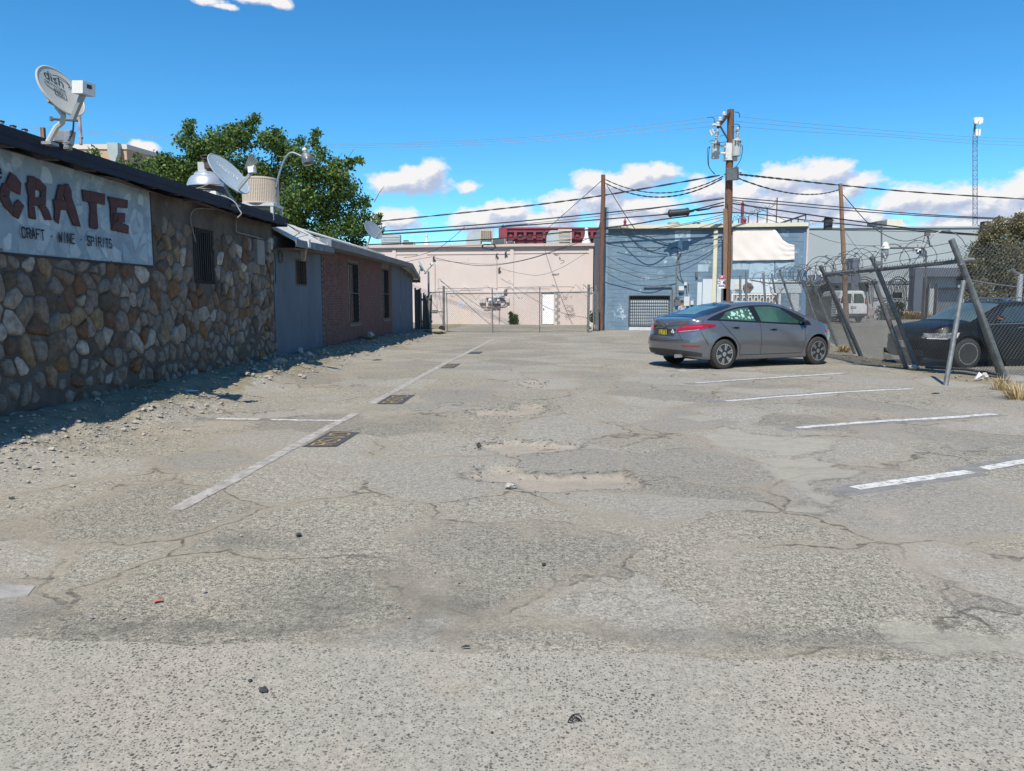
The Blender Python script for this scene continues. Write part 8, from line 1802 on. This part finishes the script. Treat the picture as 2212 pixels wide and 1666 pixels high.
for k, (x, y) in enumerate(((12,690),(125,735),(235,768))):
    p = at(*r1q(x,y), 8.4 + .2*k); g = thing('globe_lamp', ('globe lamp on the roof edge cut by the left frame', 'middle globe lamp of the three on the left roof edge', 'globe lamp on the roof edge nearest the dish foot')[k], 'lamp', (p.x,p.y,p.z-.07), 'little lamps on the bar roof'); MB().lathe([(0,-.02),(.022,-.018),(.03,0),(.022,.018),(0,.022)], 12, p).build('globe', M('lamp glass', (0.62,0.64,0.66), None, rough=.1), g, True); MB().lathe([(0,.030),(.034,.020),(.034,.008),(.03,.004)], 12, p).build('cap', black, g); MB().bar(p + Vector((0,0,-.09)), p + Vector((0,0,-.015)), .008, 5).build('stem', black, g)
# wires looping from the tilted dish over the eave
tag(MB().tube(catmull([at(*r4b(x,y), 12.4) for x, y in ((790,880),(950,940),(1100,1050),(1170,1180),(1225,1280),(1140,1370))], 5), .010, 5).build('loose_cable', M('pale dangling cable', (0.30,0.29,0.28), None, rough=.7)), 'pale loose cable dangling over the dark eave below the tilted dish', 'cable')
for k, (a, m_, b_) in enumerate((((616,481,14.9),(680,520,19.5),(755,548,24.0)), ((616,483,14.9),(690,517,19.5),(740,531,23.0)))): tag(MB().tube(curve3(at(*a), at(*m_), at(*b_)), .008, 4).build('roof_cable', cab), ('lower','upper')[k] + ' black cable running from the bar eave along the white roof', 'cable')

# ------------------------------------------------------------------ lattice tower
TY = 75.0; rt5 = lambda x, y: (1951.8 + x*.1952, 216.9 + y*.1952)
tw = thing('lattice_tower', 'slender lattice antenna tower with a white panel on top beyond the grey building', 'tower', at(2110, 690, TY)); tx = at(*rt5(800,1000), TY).x + .8; w = .21; tz = at(*rt5(800,400), TY).z; tz2 = at(*rt5(806,260), TY).z
legs = [Vector((tx-w,TY,0)), Vector((tx+w,TY,0)), Vector((tx,TY+w*1.7,0))]
tm = M('pale tower steel', (0.20,0.235,0.27), (0.17,0.2,0.235), 2, 0.5, 0.3)
LN = -1.25/tz
for l in legs: MB().bar(l, (l.x+LN*tz, l.y, tz), .04, 5).build('leg', tm, tw)
nz = 38
mb = MB()
for i in range(nz):
    z0, z1 = tz*i/nz, tz*(i+1)/nz
    for a in range(3):
        p, q = legs[a], legs[(a+1)%3]; 
        if i % 2: p, q = q, p
        mb.bar((p.x+LN*z0,p.y,z0),(q.x+LN*z1,q.y,z1),.016,3); mb.bar((p.x+LN*z1,p.y,z1),(q.x+LN*z1,q.y,z1),.016,3)
mb.build('bracing', tm, tw)
tx += LN*tz
MB().tube([(tx-w,TY,tz),(tx,TY+.2,tz+1.2)], .05, 5).build('tip_strut', tm, tw); MB().tube([(tx+w,TY,tz),(tx,TY+.2,tz+1.2)], .05, 5).build('tip_strut', tm, tw); MB().bar((tx,TY+.2,tz+.2),(tx,TY-.1,tz2+.6),.05,6).build('mast', tm, tw)
p = at(*rt5(808,222), TY-.4); p.x = tx+.02; MB().prism([(p.x + .43*math.copysign(abs(math.cos(a))**.45, math.cos(a)), TY-.4, p.z + .31*math.copysign(abs(math.sin(a))**.45, math.sin(a))) for a in [2*math.pi*i/24 for i in range(24)]], (0,.25,0)).build('antenna_panel', M('ivory panel', (0.66,0.64,0.55), None, rough=.5), tw)
MB().bx(p.x-.07,p.x+.07,TY-.6,TY-.4,p.z-.42,p.z-.05).build('radio', white_pt, tw)
for dx in (-.2, .06): MB().bx(tx+dx-.1, tx+dx+.1, TY-.6, TY-.45, tz-.05, tz+.58).build('antenna_panel', white_pt, tw)
tag(MB().bx(*(lambda A, B: (A.x, B.x, 44, 44.4, A.z, B.z))(at(2125,500,44), at(2137,478,44))).build('terminal_box', cab), 'dark box hanging on the upper paired cables beside the lattice tower', 'terminal box')

# ------------------------------------------------------------------ trees
def leaf_mat(name, c1, c2, c3):
    m = bpy.data.materials.new(name); m.use_nodes = True; t = m.node_tree; b = t.nodes['Principled BSDF']; L = t.links.new
    g = t.nodes.new('ShaderNodeNewGeometry'); cr_ = t.nodes.new('ShaderNodeValToRGB'); L(g.outputs['Random Per Island'], cr_.inputs[0]); e = cr_.color_ramp.elements
    e[0].color = (*c1,1); e[1].color = (*c3,1); x = e.new(.55); x.color = (*c2,1); L(cr_.outputs[0], b.inputs['Base Color']); b.inputs['Roughness'].default_value = .55; b.inputs['Specular IOR Level'].default_value = .3
    tr = t.nodes.new('ShaderNodeBsdfTranslucent'); L(cr_.outputs[0], tr.inputs[0]); mx_ = t.nodes.new('ShaderNodeMixShader'); mx_.inputs[0].default_value = .28; L(b.outputs[0], mx_.inputs[1]); L(tr.outputs[0], mx_.inputs[2]); L(mx_.outputs[0], t.nodes['Material Output'].inputs[0]); return m
def leaves(name, clumps, n_each, size, mat, par, seed, droop=.35, shoots=0.0):
    rg = np.random.default_rng(seed); V = []; Fn = 0
    for (c, r, k) in clumps:
        n = max(12, int(n_each * k)); p = rg.normal(size=(n,3)); p /= np.linalg.norm(p, axis=1)[:,None]; p *= (rg.random(n)**.45)[:,None] * np.array([r, r, r*.85]); p += np.array(c) + (rg.normal(size=(n,3))*r*.10)
        d = rg.normal(size=(n,3)); d[:,2] -= droop; d /= np.linalg.norm(d, axis=1)[:,None]; o = rg.normal(size=(n,3)); s_ = np.cross(d, o); s_ /= np.linalg.norm(s_, axis=1)[:,None]
        sz = size * (.6 + .7*rg.random(n))[:,None]; nn = np.cross(s_, d)
        a = p; b_ = p + d*sz*.45 + s_*sz*.32 + nn*sz*.08; e = p + d*sz; f_ = p + d*sz*.45 - s_*sz*.32 + nn*sz*.08
        V.append(np.stack([a, b_, e, f_], 1).reshape(-1,3)); Fn += n
    V = np.concatenate(V) - np.array(ORG.get(par.name, Vector())); me = bpy.data.meshes.new(name); me.vertices.add(len(V)); me.vertices.foreach_set('co', V.astype(np.float32).ravel())
    me.loops.add(Fn*4); me.polygons.add(Fn); me.loops.foreach_set('vertex_index', np.arange(Fn*4, dtype=np.int32)); me.polygons.foreach_set('loop_start', np.arange(0, Fn*4, 4, dtype=np.int32)); me.polygons.foreach_set('loop_total', np.full(Fn, 4, np.int32)); me.update(); me.materials.append(mat)
    o = bpy.data.objects.new(name, me); COL.objects.link(o); o.parent = par; return o
bark = M('grey brown bark', (0.13,0.10,0.08), (0.08,0.065,0.05), 8, 0.9, 0, 0.6, 20, (4,4,.7))
TLY = 29.0; tb = at(600, 745, TLY); tr1 = thing('mulberry_tree', 'large leafy green tree spreading behind the low buildings on the left', 'tree', (tb.x, TLY, 0)); rl_ = random.Random(12)
CL = [(549,250,7),(541,272,9),(552,258,8),(680,283,7),(683,294,9),(407,265,7),(413,282,9),(345,338,10),(350,360,12),(775,341,8),(762,348,9),(784,350,7),(815,472,9),(812,497,9),(790,430,10),(360,350,34),(398,303,26),(414,272,15),(436,318,38),(478,308,44),(520,300,44),(548,262,18),(540,280,22),(585,300,36),(622,328,40),(655,348,44),(679,288,11),(682,305,16),(690,335,24),(715,372,42),(752,352,20),(770,345,10),(738,408,46),(778,438,30),(796,470,22),(700,448,56),(756,486,44),(808,478,12),(820,492,9),(652,420,56),(600,388,56),(545,372,56),(486,370,56),(425,362,50),(384,382,42),(338,372,28),(640,482,46),(700,500,40),(770,520,26),(735,525,26),(560,420,50),(500,420,40),(440,400,40),(320,362,16),(346,392,24),(412,295,22),(505,280,14),(600,285,14),(650,305,14),(726,345,14),(795,440,14),(790,500,18),(670,380,40),(610,450,46)]
clumps = []
for (x, y, r) in CL:
    for k in range(2 if r > 30 else 1):
        c = at(x + rl_.uniform(-8,8), y + rl_.uniform(-6,6), TLY + rl_.uniform(-1.6,1.6)*(1 if r > 20 else .5)); rr_ = r/F*TLY*(1 if k == 0 else .8); clumps.append((tuple(c), rr_*.86, (r/40)**1.6))
lf1 = leaf_mat('mulberry leaves', (0.035,0.072,0.02), (0.07,0.13,0.03), (0.18,0.25,0.05))
leaves('crown', clumps, 600, .125, lf1, tr1, 4, .5)
top0 = Vector((tb.x, TLY, 2.6)); MB().tube(catmull([(tb.x,TLY,-.1),(tb.x+.08,TLY,1.2),top0], 5), .30, 10, .22).build('trunk', bark, tr1, True)
for (x, y, r) in CL[::2]:
    if r < 20: continue
    c = at(x, y, TLY + rl_.uniform(-1,1)); m_ = top0.lerp(c, .5) + Vector((rl_.uniform(-.4,.4), rl_.uniform(-.4,.4), .5)); MB().tube(catmull([top0 - Vector((0,0,.2)), m_, top0.lerp(c, .84)], 5), .085, 6, .012).build('limb', bark, tr1, True)
for (x, y) in ((665,302),(740,330),(765,322),(830,402)): c = at(x, y, TLY); MB().tube([at(x-22, y+35, TLY), at(x-10,y+14,TLY+.1), c], .018, 4, .006).build('twig', bark, tr1)
# sprigs over the roof edge
sp_ = thing('sapling', 'small leafy sprig rising behind the dark roof in front of the adobe building', 'plant', at(205,345,20)); leaves('foliage', [(tuple(at(204,327,20)), .13, .5), (tuple(at(210,334,20)), .12, .5), (tuple(at(200,338,20)), .08, .3)], 60, .12, lf1, sp_, 8); MB().tube([at(206,362,20), at(204,330,20)], .012, 4).build('stem', bark, sp_)
sp_ = thing('sapling', 'leafy sprig at the lower right corner of the adobe building beside the big tree', 'plant', at(272,350,22)); leaves('foliage', [(tuple(at(262+14*k,352+3*k,22)), .16, .5) for k in range(4)] + [(tuple(at(293,338,22)), .14, .4),(tuple(at(318,350,22)), .2, .6)], 60, .12, lf1, sp_, 9); MB().tube([at(276,372,22), at(272,345,22)], .014, 4).build('stem', bark, sp_)
# olive tree on the right
ORY = 34.0; ob_ = at(2190, 700, ORY); tr2 = thing('olive_tree', 'dense dusty olive green tree behind the black sedan at the right edge', 'tree', (ob_.x, ORY, 0)); OC = [(2150,505,34),(2190,490,34),(2225,500,34),(2120,540,32),(2165,545,44),(2210,545,44),(2098,575,26),(2135,585,40),(2185,595,46),(2235,590,46),(2088,606,18),(2120,625,32),(2170,640,44),(2225,640,46),(2160,478,14),(2200,470,13),(2128,515,16),(2250,545,50),(2260,600,50)]
clumps = []
for (x, y, r) in OC:
    for k in range(2): c = at(x + rl_.uniform(-8,8), y + rl_.uniform(-8,8), ORY + rl_.uniform(-1.6,1.6)); clumps.append((tuple(c), r/F*ORY*(.95 if k == 0 else .75), (r/40)**1.9))
leaves('crown', clumps, 1500, .10, leaf_mat('dusty olive leaves', (0.08,0.08,0.046), (0.165,0.15,0.08), (0.27,0.225,0.12)), tr2, 6, .1)
tt = Vector((ob_.x, ORY, 1.5)); MB().tube([(ob_.x,ORY,-.1), tt], .26, 9, .2).build('trunk', bark, tr2, True)
for (x, y, r) in OC[:13]: c = at(x, y, ORY + rl_.uniform(-1,1)); MB().tube(catmull([tt, tt.lerp(c,.5)+Vector((0,0,.3)), c], 4), .08, 5, .015).build('limb', bark, tr2, True)
# shrubs by the pink wall, bush by the grey building
wg = leaf_mat('weed leaves', (0.03,0.06,0.018), (0.06,0.10,0.03), (0.16,0.17,0.07))
for k, (x, y, Y, L_, cls) in enumerate(((1108.4,698,45.2,'tall leafy weed at the foot of the pink wall below the pilaster',[(1106,696,.16),(1108,693,.18),(1106,690,.13),(1104,684,.09),(1103,677,.07),(1110,692,.16),(1113,688,.13),(1114,683,.08),(1108,697,.2),(1112,697,.18)]), (1277,695,43.5,'small green weed squeezed between the gate post and the slate side wall',[(1275,690,.22),(1279,680,.2),(1282,693,.2)]))):
    s_ = thing('weed', L_, 'plant', at(x, y, Y)); leaves('foliage', [(tuple(at(a,b_,Y)), r, .6) for a, b_, r in cls], 110, .13, wg, s_, 20+k, -.3)
    for a, b_, r in cls[::2]: MB().tube([at(x, y+2, Y), at(a,b_,Y)], .018, 4, .008).build('stem', bark, s_)
bs = thing('bush', 'dark green bush in front of the barred low window of the grey building', 'bush', at(1905,690,56)); leaves('foliage', [(tuple(at(x,y,56)), r, 1) for x, y, r in ((1905,672,.5),(1918,668,.55),(1932,664,.5),(1945,660,.4),(1908,684,.5),(1925,682,.5),(1940,676,.4))], 260, .14, leaf_mat('dark bush leaves', (0.015,0.03,0.014), (0.03,0.05,0.02), (0.07,0.085,0.035)), bs, 30); MB().tube([at(1920,692,56), at(1922,670,56)], .05, 5).build('stem', bark, bs)
# yellow grass behind the fence and dry tufts
def tuft(label, px, py, Y, r, h, n, mat, seed, name='dry_grass', z=None):
    rg = random.Random(seed); c = G(px, py) if Y is None else at(px, py, Y); c.z = float(ground_h(c.x, c.y)) if z is None else z; mb = MB()
    for i in range(n):
        a = rg.uniform(0, 6.28); d = r*rg.random()**.7*.5; b_ = c + Vector((d*math.cos(a), d*math.sin(a), -.01)); hh = h*rg.uniform(.4,1.0); lean = r*rg.uniform(.2,1.1); a2 = a + rg.uniform(-.7,.7); m_ = b_ + Vector((math.cos(a2)*lean*.4, math.sin(a2)*lean*.4, hh*.65)); t_ = b_ + Vector((math.cos(a2)*lean, math.sin(a2)*lean, hh)); w_ = .0035*max(1, c.y/7); s_ = Vector((-math.sin(a2), math.cos(a2), 0))*w_
        mb.add([b_-s_, b_+s_, m_+s_*.8, m_-s_*.8, t_], [(0,1,2,3),(3,2,4)])
    o = mb.build(name, mat); o['label'] = label; o['category'] = 'grass tuft'; return o
straw = M('dry straw', (0.42,0.31,0.15), (0.34,0.25,0.12), 20, 0.8); greeng = M('green grass blades', (0.09,0.15,0.035), (0.06,0.10,0.025), 20, 0.7)
tuft('pale straw tuft lying on the gravel bank below the stone wall', 268, 866, None, .28, .22, 150, straw, 3); tuft('flattened straw spilling from the straw tuft', 300, 880, None, .34, .07, 90, straw, 4)
tuft('dry tuft at the foot of the leaning post beside the grey car nose', 1822, 762, None, .30, .24, 110, straw, 5); tuft('straw tuft beside the concrete footing of the corner post', 2162, 842, None, .22, .28, 90, straw, 6); tuft('yellow weed clump at the right frame edge', 2200, 862, None, .35, .30, 140, straw, 7); tuft('sparse green grass sprig on the dirt below the stone wall', 428, 842, None, .16, .07, 60, greeng, 8); tuft('small green weed at the shade edge by the red wrapper', 395, 812, None, .14, .10, 50, greeng, 9); tuft('heap of dry straw by the white rubble along the brick wall', 795, 752, None, .45, .12, 130, M('orange straw', (0.36,0.24,0.13), (0.28,0.19,0.10), 20, 0.8), 10)
rg_ = random.Random(77)
for k in range(9): tuft('yellow weeds along the foot of the grey building', 1932 + 9.5*k, 690 + rg_.uniform(-1,2), 58.5, .9, .75, 60, straw, 40+k, 'weeds', 0)['group'] = 'yellow weeds by the grey building'

# ------------------------------------------------------------------ rubble, litter and small things
rk = M('pale limestone', (0.46,0.43,0.38), (0.36,0.335,0.295), 6, 0.9, 0, 0.6, 40); rkg = M('dusty grey rock', (0.27,0.255,0.235), (0.20,0.19,0.175), 6, 0.9, 0, 0.6, 40); rkd = M('dark asphalt lump', (0.06,0.06,0.06), (0.035,0.035,0.035), 12, 0.9, 0, 0.8, 60)
gm_ = MB(); rg_ = random.Random(5); pts_ = 0
while pts_ < 1700:
    y = 4.5 + rg_.random()**1.3*26; d = rg_.gauss(.75, .33) if y < 11 else rg_.gauss(.6, .3)
    if d < .05 or (y > 10.5 and rg_.random() < .6): continue
    if y < 11 and rg_.random() < .25: d += .5*rg_.random()
    x = -WA + WK*y + d; s_ = rg_.uniform(.006, .020) * (1.0 if rg_.random() < .86 else 2.0) * (1 if y < 12 else 1.7); gm_.rock((x, y, float(ground_h(x,y)) + s_*.55), s_*1.3, s_, s_*.7, pts_, 0 if s_ < .022 else 1); pts_ += 1
gm_.build('gravel', M('mixed pale gravel', (0.40,0.37,0.32), (0.27,0.25,0.215), 25, 0.9, 0, 0.5, 60), kind='stuff', org=(0,0,0))
fm_ = MB()
for k in range(520):   # loose chips over the lot and along the fence
    if k < 300: y = rg_.uniform(2.4, 14); x = rg_.uniform(-3.6, 6)
    else: y = rg_.uniform(11, 24); x = np.interp(y, [8,13.6,19,23,36],[10.2,9.1,9.0,10.1,13.8]) + rg_.gauss(-.35,.3)
    s_ = rg_.uniform(.004,.010) if k < 300 else rg_.uniform(.01,.035); z = .011 if y < yl(x) else float(ground_h(x,y)) + .012; fm_.rock((x,y,z+s_*.4), s_*1.3, s_, s_*.7, k+9000, 0)
for k, P_ in enumerate(POT):
    for q in range(110):
        i_ = rg_.randrange(len(P_)); a_, b_ = P_[i_], P_[(i_+1) % len(P_)]; f_ = rg_.random(); x = a_[0]+(b_[0]-a_[0])*f_ + rg_.gauss(0,.09); y = a_[1]+(b_[1]-a_[1])*f_ + rg_.gauss(0,.09); s_ = rg_.uniform(.006,.02); fm_.rock((x,y,float(ground_h(x,y))+s_*.4), s_*1.3, s_, s_*.7, k*200+q, 0)
fm_.build('loose_chips', rkg, kind='stuff', org=(0,0,0))
def onG(px, py): p = G(px, py); p.z = .011 if p.y < yl(p.x) else float(ground_h(p.x, p.y)); return p
ROCKS = [('concrete lump, longest pale piece at the shade edge by the wall end', 607, 812, .30, .10, .09, rkg, 'concrete_chunk'), ('white rubble block, largest on the straw heap by the brick wall', 800, 748, .20, .16, .17, rk, 'rock'), ('grey slab leaning at the foot of the white rubble block', 812, 755, .28, .12, .05, rkg, 'rock'), ('small white block standing in the shade edge left of the straw heap', 752, 757, .10, .08, .13, rk, 'rock'),
 ('pale rock just past the long concrete lump', 650, 790, .14, .10, .09, rk, 'rock'), ('pair-topped pale rock beside the blue stucco wall rubble', 668, 793, .16, .12, .08, rk, 'rock'), ('flat pale rock in front of the rubble row', 645, 803, .17, .10, .05, rk, 'rock'), ('flat rock at the end of the rubble row', 695, 788, .18, .12, .06, rkg, 'rock'), ('rounded grey boulder in the shade at the stone wall foot', 222, 868, .24, .15, .13, rkg, 'rock'), ('dark shaded stone at the foot of the wall below the sign', 125, 868, .16, .12, .10, rkg, 'rock'),
 ('black asphalt lump on the pavement, larger of two', 570, 1500, .030, .022, .014, rkd, 'asphalt_lump'), ('small black crumb beside the asphalt lump on the pavement', 541, 1479, .020, .014, .008, rkd, 'asphalt_lump'), ('dark flat stone lying alone on the left middle asphalt', 645, 1161, .045, .028, .012, rkd, 'stone'), ('dark small stone on the middle asphalt', 1174, 1224, .026, .016, .007, rkd, 'stone'), ('black pebble on the pavement right of the wire loop', 1063, 1592, .010, .009, .008, rkd, 'pebble'), ('dark stick-like stone far left on the dusty asphalt', 25, 1079, .07, .018, .012, rkd, 'stone'), ('tan stone with a short shadow near the orange scrap', 441, 1283, .022, .015, .012, rk, 'stone'), ('white pebble on the left asphalt in the middle distance', 463, 1130, .028, .018, .012, rk, 'pebble'), ('white pebble on the centre asphalt', 940, 1240, .016, .012, .010, rk, 'pebble'),
 ('stone at the near edge of the big pothole', 1100, 1057, .075, .05, .028, rk, 'stone'), ('small dark stone in the second pothole', 1034, 968, .05, .04, .035, rkd, 'stone'), ('pale broken concrete by the corner post footing', 2125, 822, .12, .09, .10, rk, 'concrete_chunk'), ('rubble lump by the foot of the second leaning post', 1972, 800, .20, .12, .09, rk, 'concrete_chunk'), ('rubble lump at the foot of the gate corner post', 1276, 711, .45, .3, .25, rk, 'rubble'), ('rubble lump at the foot of the slim pole', 1290, 714, .5, .3, .2, rk, 'rubble'), ('white rubble at the foot of the blue wall left of the barred door', 1363, 712, .45, .25, .16, rk, 'rubble'), ('pale block in front of the grey building beside the van', 1880, 688, .5, .4, .95, M('pinkish block', (0.38,0.31,0.30), (0.32,0.27,0.26), 2, .9), 'block')]
for i, (lb, px, py, sx, sy, sz, m_, nm) in enumerate(ROCKS):
    p = onG(px, py); o = MB().rock((p.x, p.y, p.z + sz*.55), sx*.62, sy, sz, 300+i, 2 if sx > .02 else 1).build(nm, m_); tag(o, lb, nm.replace('_', ' '))
cf = G(2172, 826); tag(MB().lathe([(.17,-.06),(.18,.05),(.13,.12),(.06,.13),(0,.13)], 9, (cf.x+.1, cf.y-.12, float(ground_h(cf.x,cf.y)))).build('post_footing', rkg), 'pale concrete footing at the base of the leaning corner post', 'footing')
sl = [onG(-70,1300), onG(60,1288), onG(76,1268), onG(-30,1262)]; tag(MB().prism([Vector((p.x,p.y,p.z-.005)) for p in sl], (0,0,.009)).build('concrete_slab', M('pale grey slab', (0.33,0.32,0.295), (0.24,0.235,0.215), 9, .9, 0, .3, 50)), 'flat pale grey slab fragment cut by the left frame edge', 'slab')
def scrap(lb, px, py, pts, mat, nm, cat, h=.012):
    p = onG(px, py); P = [Vector((p.x + a, p.y + b_, p.z + h*(.2 + .8*((i*7) % 5)/4))) for i, (a, b_) in enumerate(pts)]; c = sum(P, Vector())/len(P) + Vector((0,0,h)); n = len(P); mb = MB().add(P + [c], [(i,(i+1)%n,n) for i in range(n)]); o = mb.build(nm, mat); md = o.modifiers.new('t','SOLIDIFY'); md.thickness = .002; return tag(o, lb, cat)
scrap('orange scrap of plastic on the left foreground asphalt', 341, 1303, [(-.02,-.008),(-.01,-.018),(.01,-.01),(.022,-.002),(.018,.014),(-.008,.016),(-.02,.01)], M('orange plastic', (0.50,0.16,0.10), (0.44,0.13,0.08), 40, .5), 'plastic_scrap', 'litter', .006)
scrap('red wrapper at the shade edge by the stone wall', 465, 834, [(-.10,-.03),(0,-.05),(.10,-.02),(.09,.03),(0,.05),(-.09,.02)], M('red wrapper', (0.45,0.05,0.05), (0.5,0.12,0.1), 30, .5), 'wrapper', 'litter', .03); scrap('white paper scrap below the red wrapper', 487, 848, [(-.07,-.03),(.03,-.04),(.08,.0),(.03,.04),(-.06,.03)], M('white paper', (0.62,0.64,0.66), (0.55,0.57,0.6), 12, .8), 'paper', 'litter', .015); scrap('yellow scrap at the shade edge', 407, 829, [(-.06,-.03),(.04,-.04),(.07,.01),(-.02,.04)], M('yellow scrap', (0.45,0.33,0.10), (0.4,0.28,0.1), 12, .7), 'wrapper', 'litter', .03); scrap('crumpled white bag under the fence rail near the corner post', 2113, 823, [(-.07,-.03),(-.03,-.06),(.05,-.04),(.08,.01),(.02,.05),(-.06,.03)], MATS['white paper'], 'plastic_bag', 'litter', .10); scrap('pink scrap lying by the yellow weeds at the right edge', 2188, 850, [(-.08,-.02),(.08,-.03),(.09,.02),(-.07,.03)], M('pink plastic', (0.5,0.10,0.16), (0.42,0.08,0.13), 12, .5), 'plastic_scrap', 'litter', .03); scrap('flat dark scrap on the lot near the right fence', 2020, 852, [(-.07,-.02),(.05,-.03),(.08,.02),(-.04,.03)], rkd, 'rubber_scrap', 'litter', .012); scrap('flat brown leaf at the edge of the second pothole', 1182, 975, [(-.09,-.03),(.0,-.05),(.09,.0),(.0,.04)], M('brown flake', (0.20,0.14,0.10), None, rough=.8), 'leaf', 'litter', .01); scrap('thin dark chip on the pavement seam', 1005, 1404, [(-.018,-.003),(.018,-.004),(.02,.003),(-.012,.004)], rkd, 'rubber_scrap', 'litter', .008); scrap('brown stick scrap on the dust left of the short white line', 443, 878, [(-.08,-.01),(.08,-.015),(.08,.012),(-.07,.012)], M('brown scrap', (0.12,0.08,0.06), None, rough=.8), 'stick', 'litter', .02); scrap('white flattened cup shard on the dirt below the straw', 410, 874, [(-.12,-.02),(.10,-.03),(.13,.01),(-.08,.03)], MATS['white paper'], 'paper', 'litter', .02)
wl = onG(1241, 1562); tag(MB().tube([wl + Vector((.016*math.cos(a)+.010*math.cos(2.2*a), .016*math.sin(a)+.012*math.sin(1.7*a), .006+.003*math.sin(3*a))) for a in [i*.45 for i in range(32)]], .0016, 5).build('wire_loop', black), 'curled black wire loop lying on the pavement', 'wire')
tr_p = [onG(x, y) + Vector((0,0,.012)) for x, y in ((930,727),(990,722),(1020,716))]
# hose-like crack line and dirt heap at the gate end
hp = at(945, 722, 32.5); mbh = MB(); rgh = random.Random(3); mbh.rock((hp.x-.2, 32.8, .02), 1.1, .7, .22, 4, 3); tag(mbh.build('dirt_heap', M('tan dirt heap', (0.33,0.27,0.21), (0.26,0.215,0.165), 3, .95, 0, .8, 20), smooth=True), 'low tan heap of dirt before the plank gate', 'dirt heap')
# ------------------------------------------------------------------ yard things behind the fence
cw_ = thing('slatted_container', 'dark grey green slatted container in the yard left of the white van', 'container', at(1770, 694, 47)); A, B = at(1722,694,47), at(1797,640,47)
ctm = M('dark grey green steel', (0.085,0.10,0.10), (0.065,0.078,0.078), 2, .7)
MB().bx(A.x, B.x, 47, 49.5, .25, B.z).build('box', ctm, cw_)
for i in range(11): z = .35 + (B.z-.45)*i/10; MB().bx(A.x+.02, B.x-.02, 46.93, 46.998, z-.05, z+.05).build('slat', ctm, cw_)
for sx in (A.x+.3, B.x-.3): MB().lathe([(0,-.1),(.24,-.1),(.25,.1),(0,.1)], 14, (sx, 47.2, .25), Matrix.Rotation(R(90),3,'Y')).build('wheel', black, cw_)
lm = thing('wall_floodlight', 'white security lamp on a long dark arm above the leaning fence', 'lamp', at(*r2f(1000,470), 50)); MB().tube([at(*r2f(995,470),50), at(*r2f(992,70),50)], .05, 6).build('pole', steel_dk, lm)
MB().tube([at(*r2f(1050,298),50), at(*r2f(1200,296),50), at(*r2f(1350,298),50), at(*r2f(1372,330),50), at(*r2f(1374,640),50)], .07, 6).build('arm', steel_dk, lm); q = at(*r2f(1024,285),50); MB().lathe([(.0,.3),(.12,.28),(.20,.05),(.30,-.12),(.28,-.18),(0,-.2)], 14, q).build('housing', white_pt, lm, True); MB().lathe([(.22,-.2),(.24,-.5),(.16,-.75),(0,-.8)], 12, q).build('lens', MATS['dim lamp glass'], lm, True)
MB().obox(at(*r2f(970,432),49.9), (.22,0,0),(0,.1,0),(0,0,.16)).build('bracket', steel, lm)
for k, (x, y) in enumerate(((1295,318),(1328,335))): q = at(*r2f(x,y), 50); g = thing('camera_box', ('left','right')[k] + ' of two small security cameras under the dark lamp arm', 'camera', q); MB().obox(q, (.2,0,0),(0,.15,0),(0,0,.12)).build('housing', white_pt if k == 0 else steel, g); MB().bar(q, q + Vector((.05,0,.4)), .03, 5).build('bracket', steel_dk, g); MB().bar(q + Vector((-.1,-.15,0)), q + Vector((-.14,-.22,0)), .07, 8).build('lens', dark, g)
A = at(*r2f(1385,180), 60.3); g = thing('service_bracket', 'dark wire bracket high on the grey wall where the drooping wire ends', 'bracket', A); MB().bar(A, A + Vector((.5,.4,-.9)), .07, 5).build('strut', steel_dk, g); MB().obox(A, (.2,0,0),(0,.1,0),(0,0,.15)).build('clamp', steel_dk, g); MB().bar(A + Vector((-.1,.2,-.2)), at(*r2f(1345,260),60.5), .03, 4).build('stay', steel_dk, g)
tp_ = MB(); q = at(*r2f(2165,760), 30); tag(MB().tube([(q.x,30,0),(q.x,30,at(*r2f(2166,520),30).z)], .11, 8, .10).build('steel_post', M('bright galvanised', (0.42,0.44,0.45), (0.35,0.37,0.38), 5, .5, .4)), 'bright steel post behind the black sedan before the olive tree', 'post')
tag(MB().tube([at(*r2f(2105,480),30), at(*r2f(2150,520),30), at(*r2f(2170,520),30)], .07, 6).build('pipe_arm', steel), 'short bent steel arm reaching from the bright post into the olive tree', 'pipe')
q = [at(*r2f(x, y), 31) for x, y in ((1690,560),(1900,600),(2212,640))]; tag(MB().tube(q, .03, 5).build('fence_rail', steel_dk), 'thin dark rail crossing in front of the olive tree behind the sedan', 'rail')
A, B = at(*r2f(1690,770), 33), at(*r2f(1840,650), 33); g = thing('low_shed', 'low pale boarded shed behind the black sedan roof', 'shed', ((A.x+B.x)/2, 33, 0)); MB().bx(A.x, B.x, 33, 35, 0, B.z).build('wall', M('pale boards', (0.40,0.41,0.41), (0.33,0.34,0.34), 3, .8), g)
for i in range(7): x = A.x + (B.x-A.x)*(i+.5)/7; MB().bx(x-.015, x+.015, 32.96, 32.998, 0, B.z).build('batten', steel_dk, g)
MB().bx(A.x-.1, B.x+.1, 32.8, 35.1, B.z+.003, B.z+.08).build('roof', steel_dk, g)
for k, (x0, x1, yt, yb_) in enumerate(((1352,1378,545,925),(1382,1412,600,925),(1455,1480,600,925))): a_, b_ = at(*r2f(x0,yb_), 52), at(*r2f(x1,yt), 52); tag(MB().bx(a_.x, b_.x, 52, 52.4, 0, b_.z).build('timber_post', M('grey timber', (0.17,0.165,0.16), (0.12,0.115,0.11), 3, .9)), ('tallest grey timber post left of the dark shutter', 'middle grey timber post beside the dark shutter', 'grey timber post directly against the dark shutter')[k], 'post')
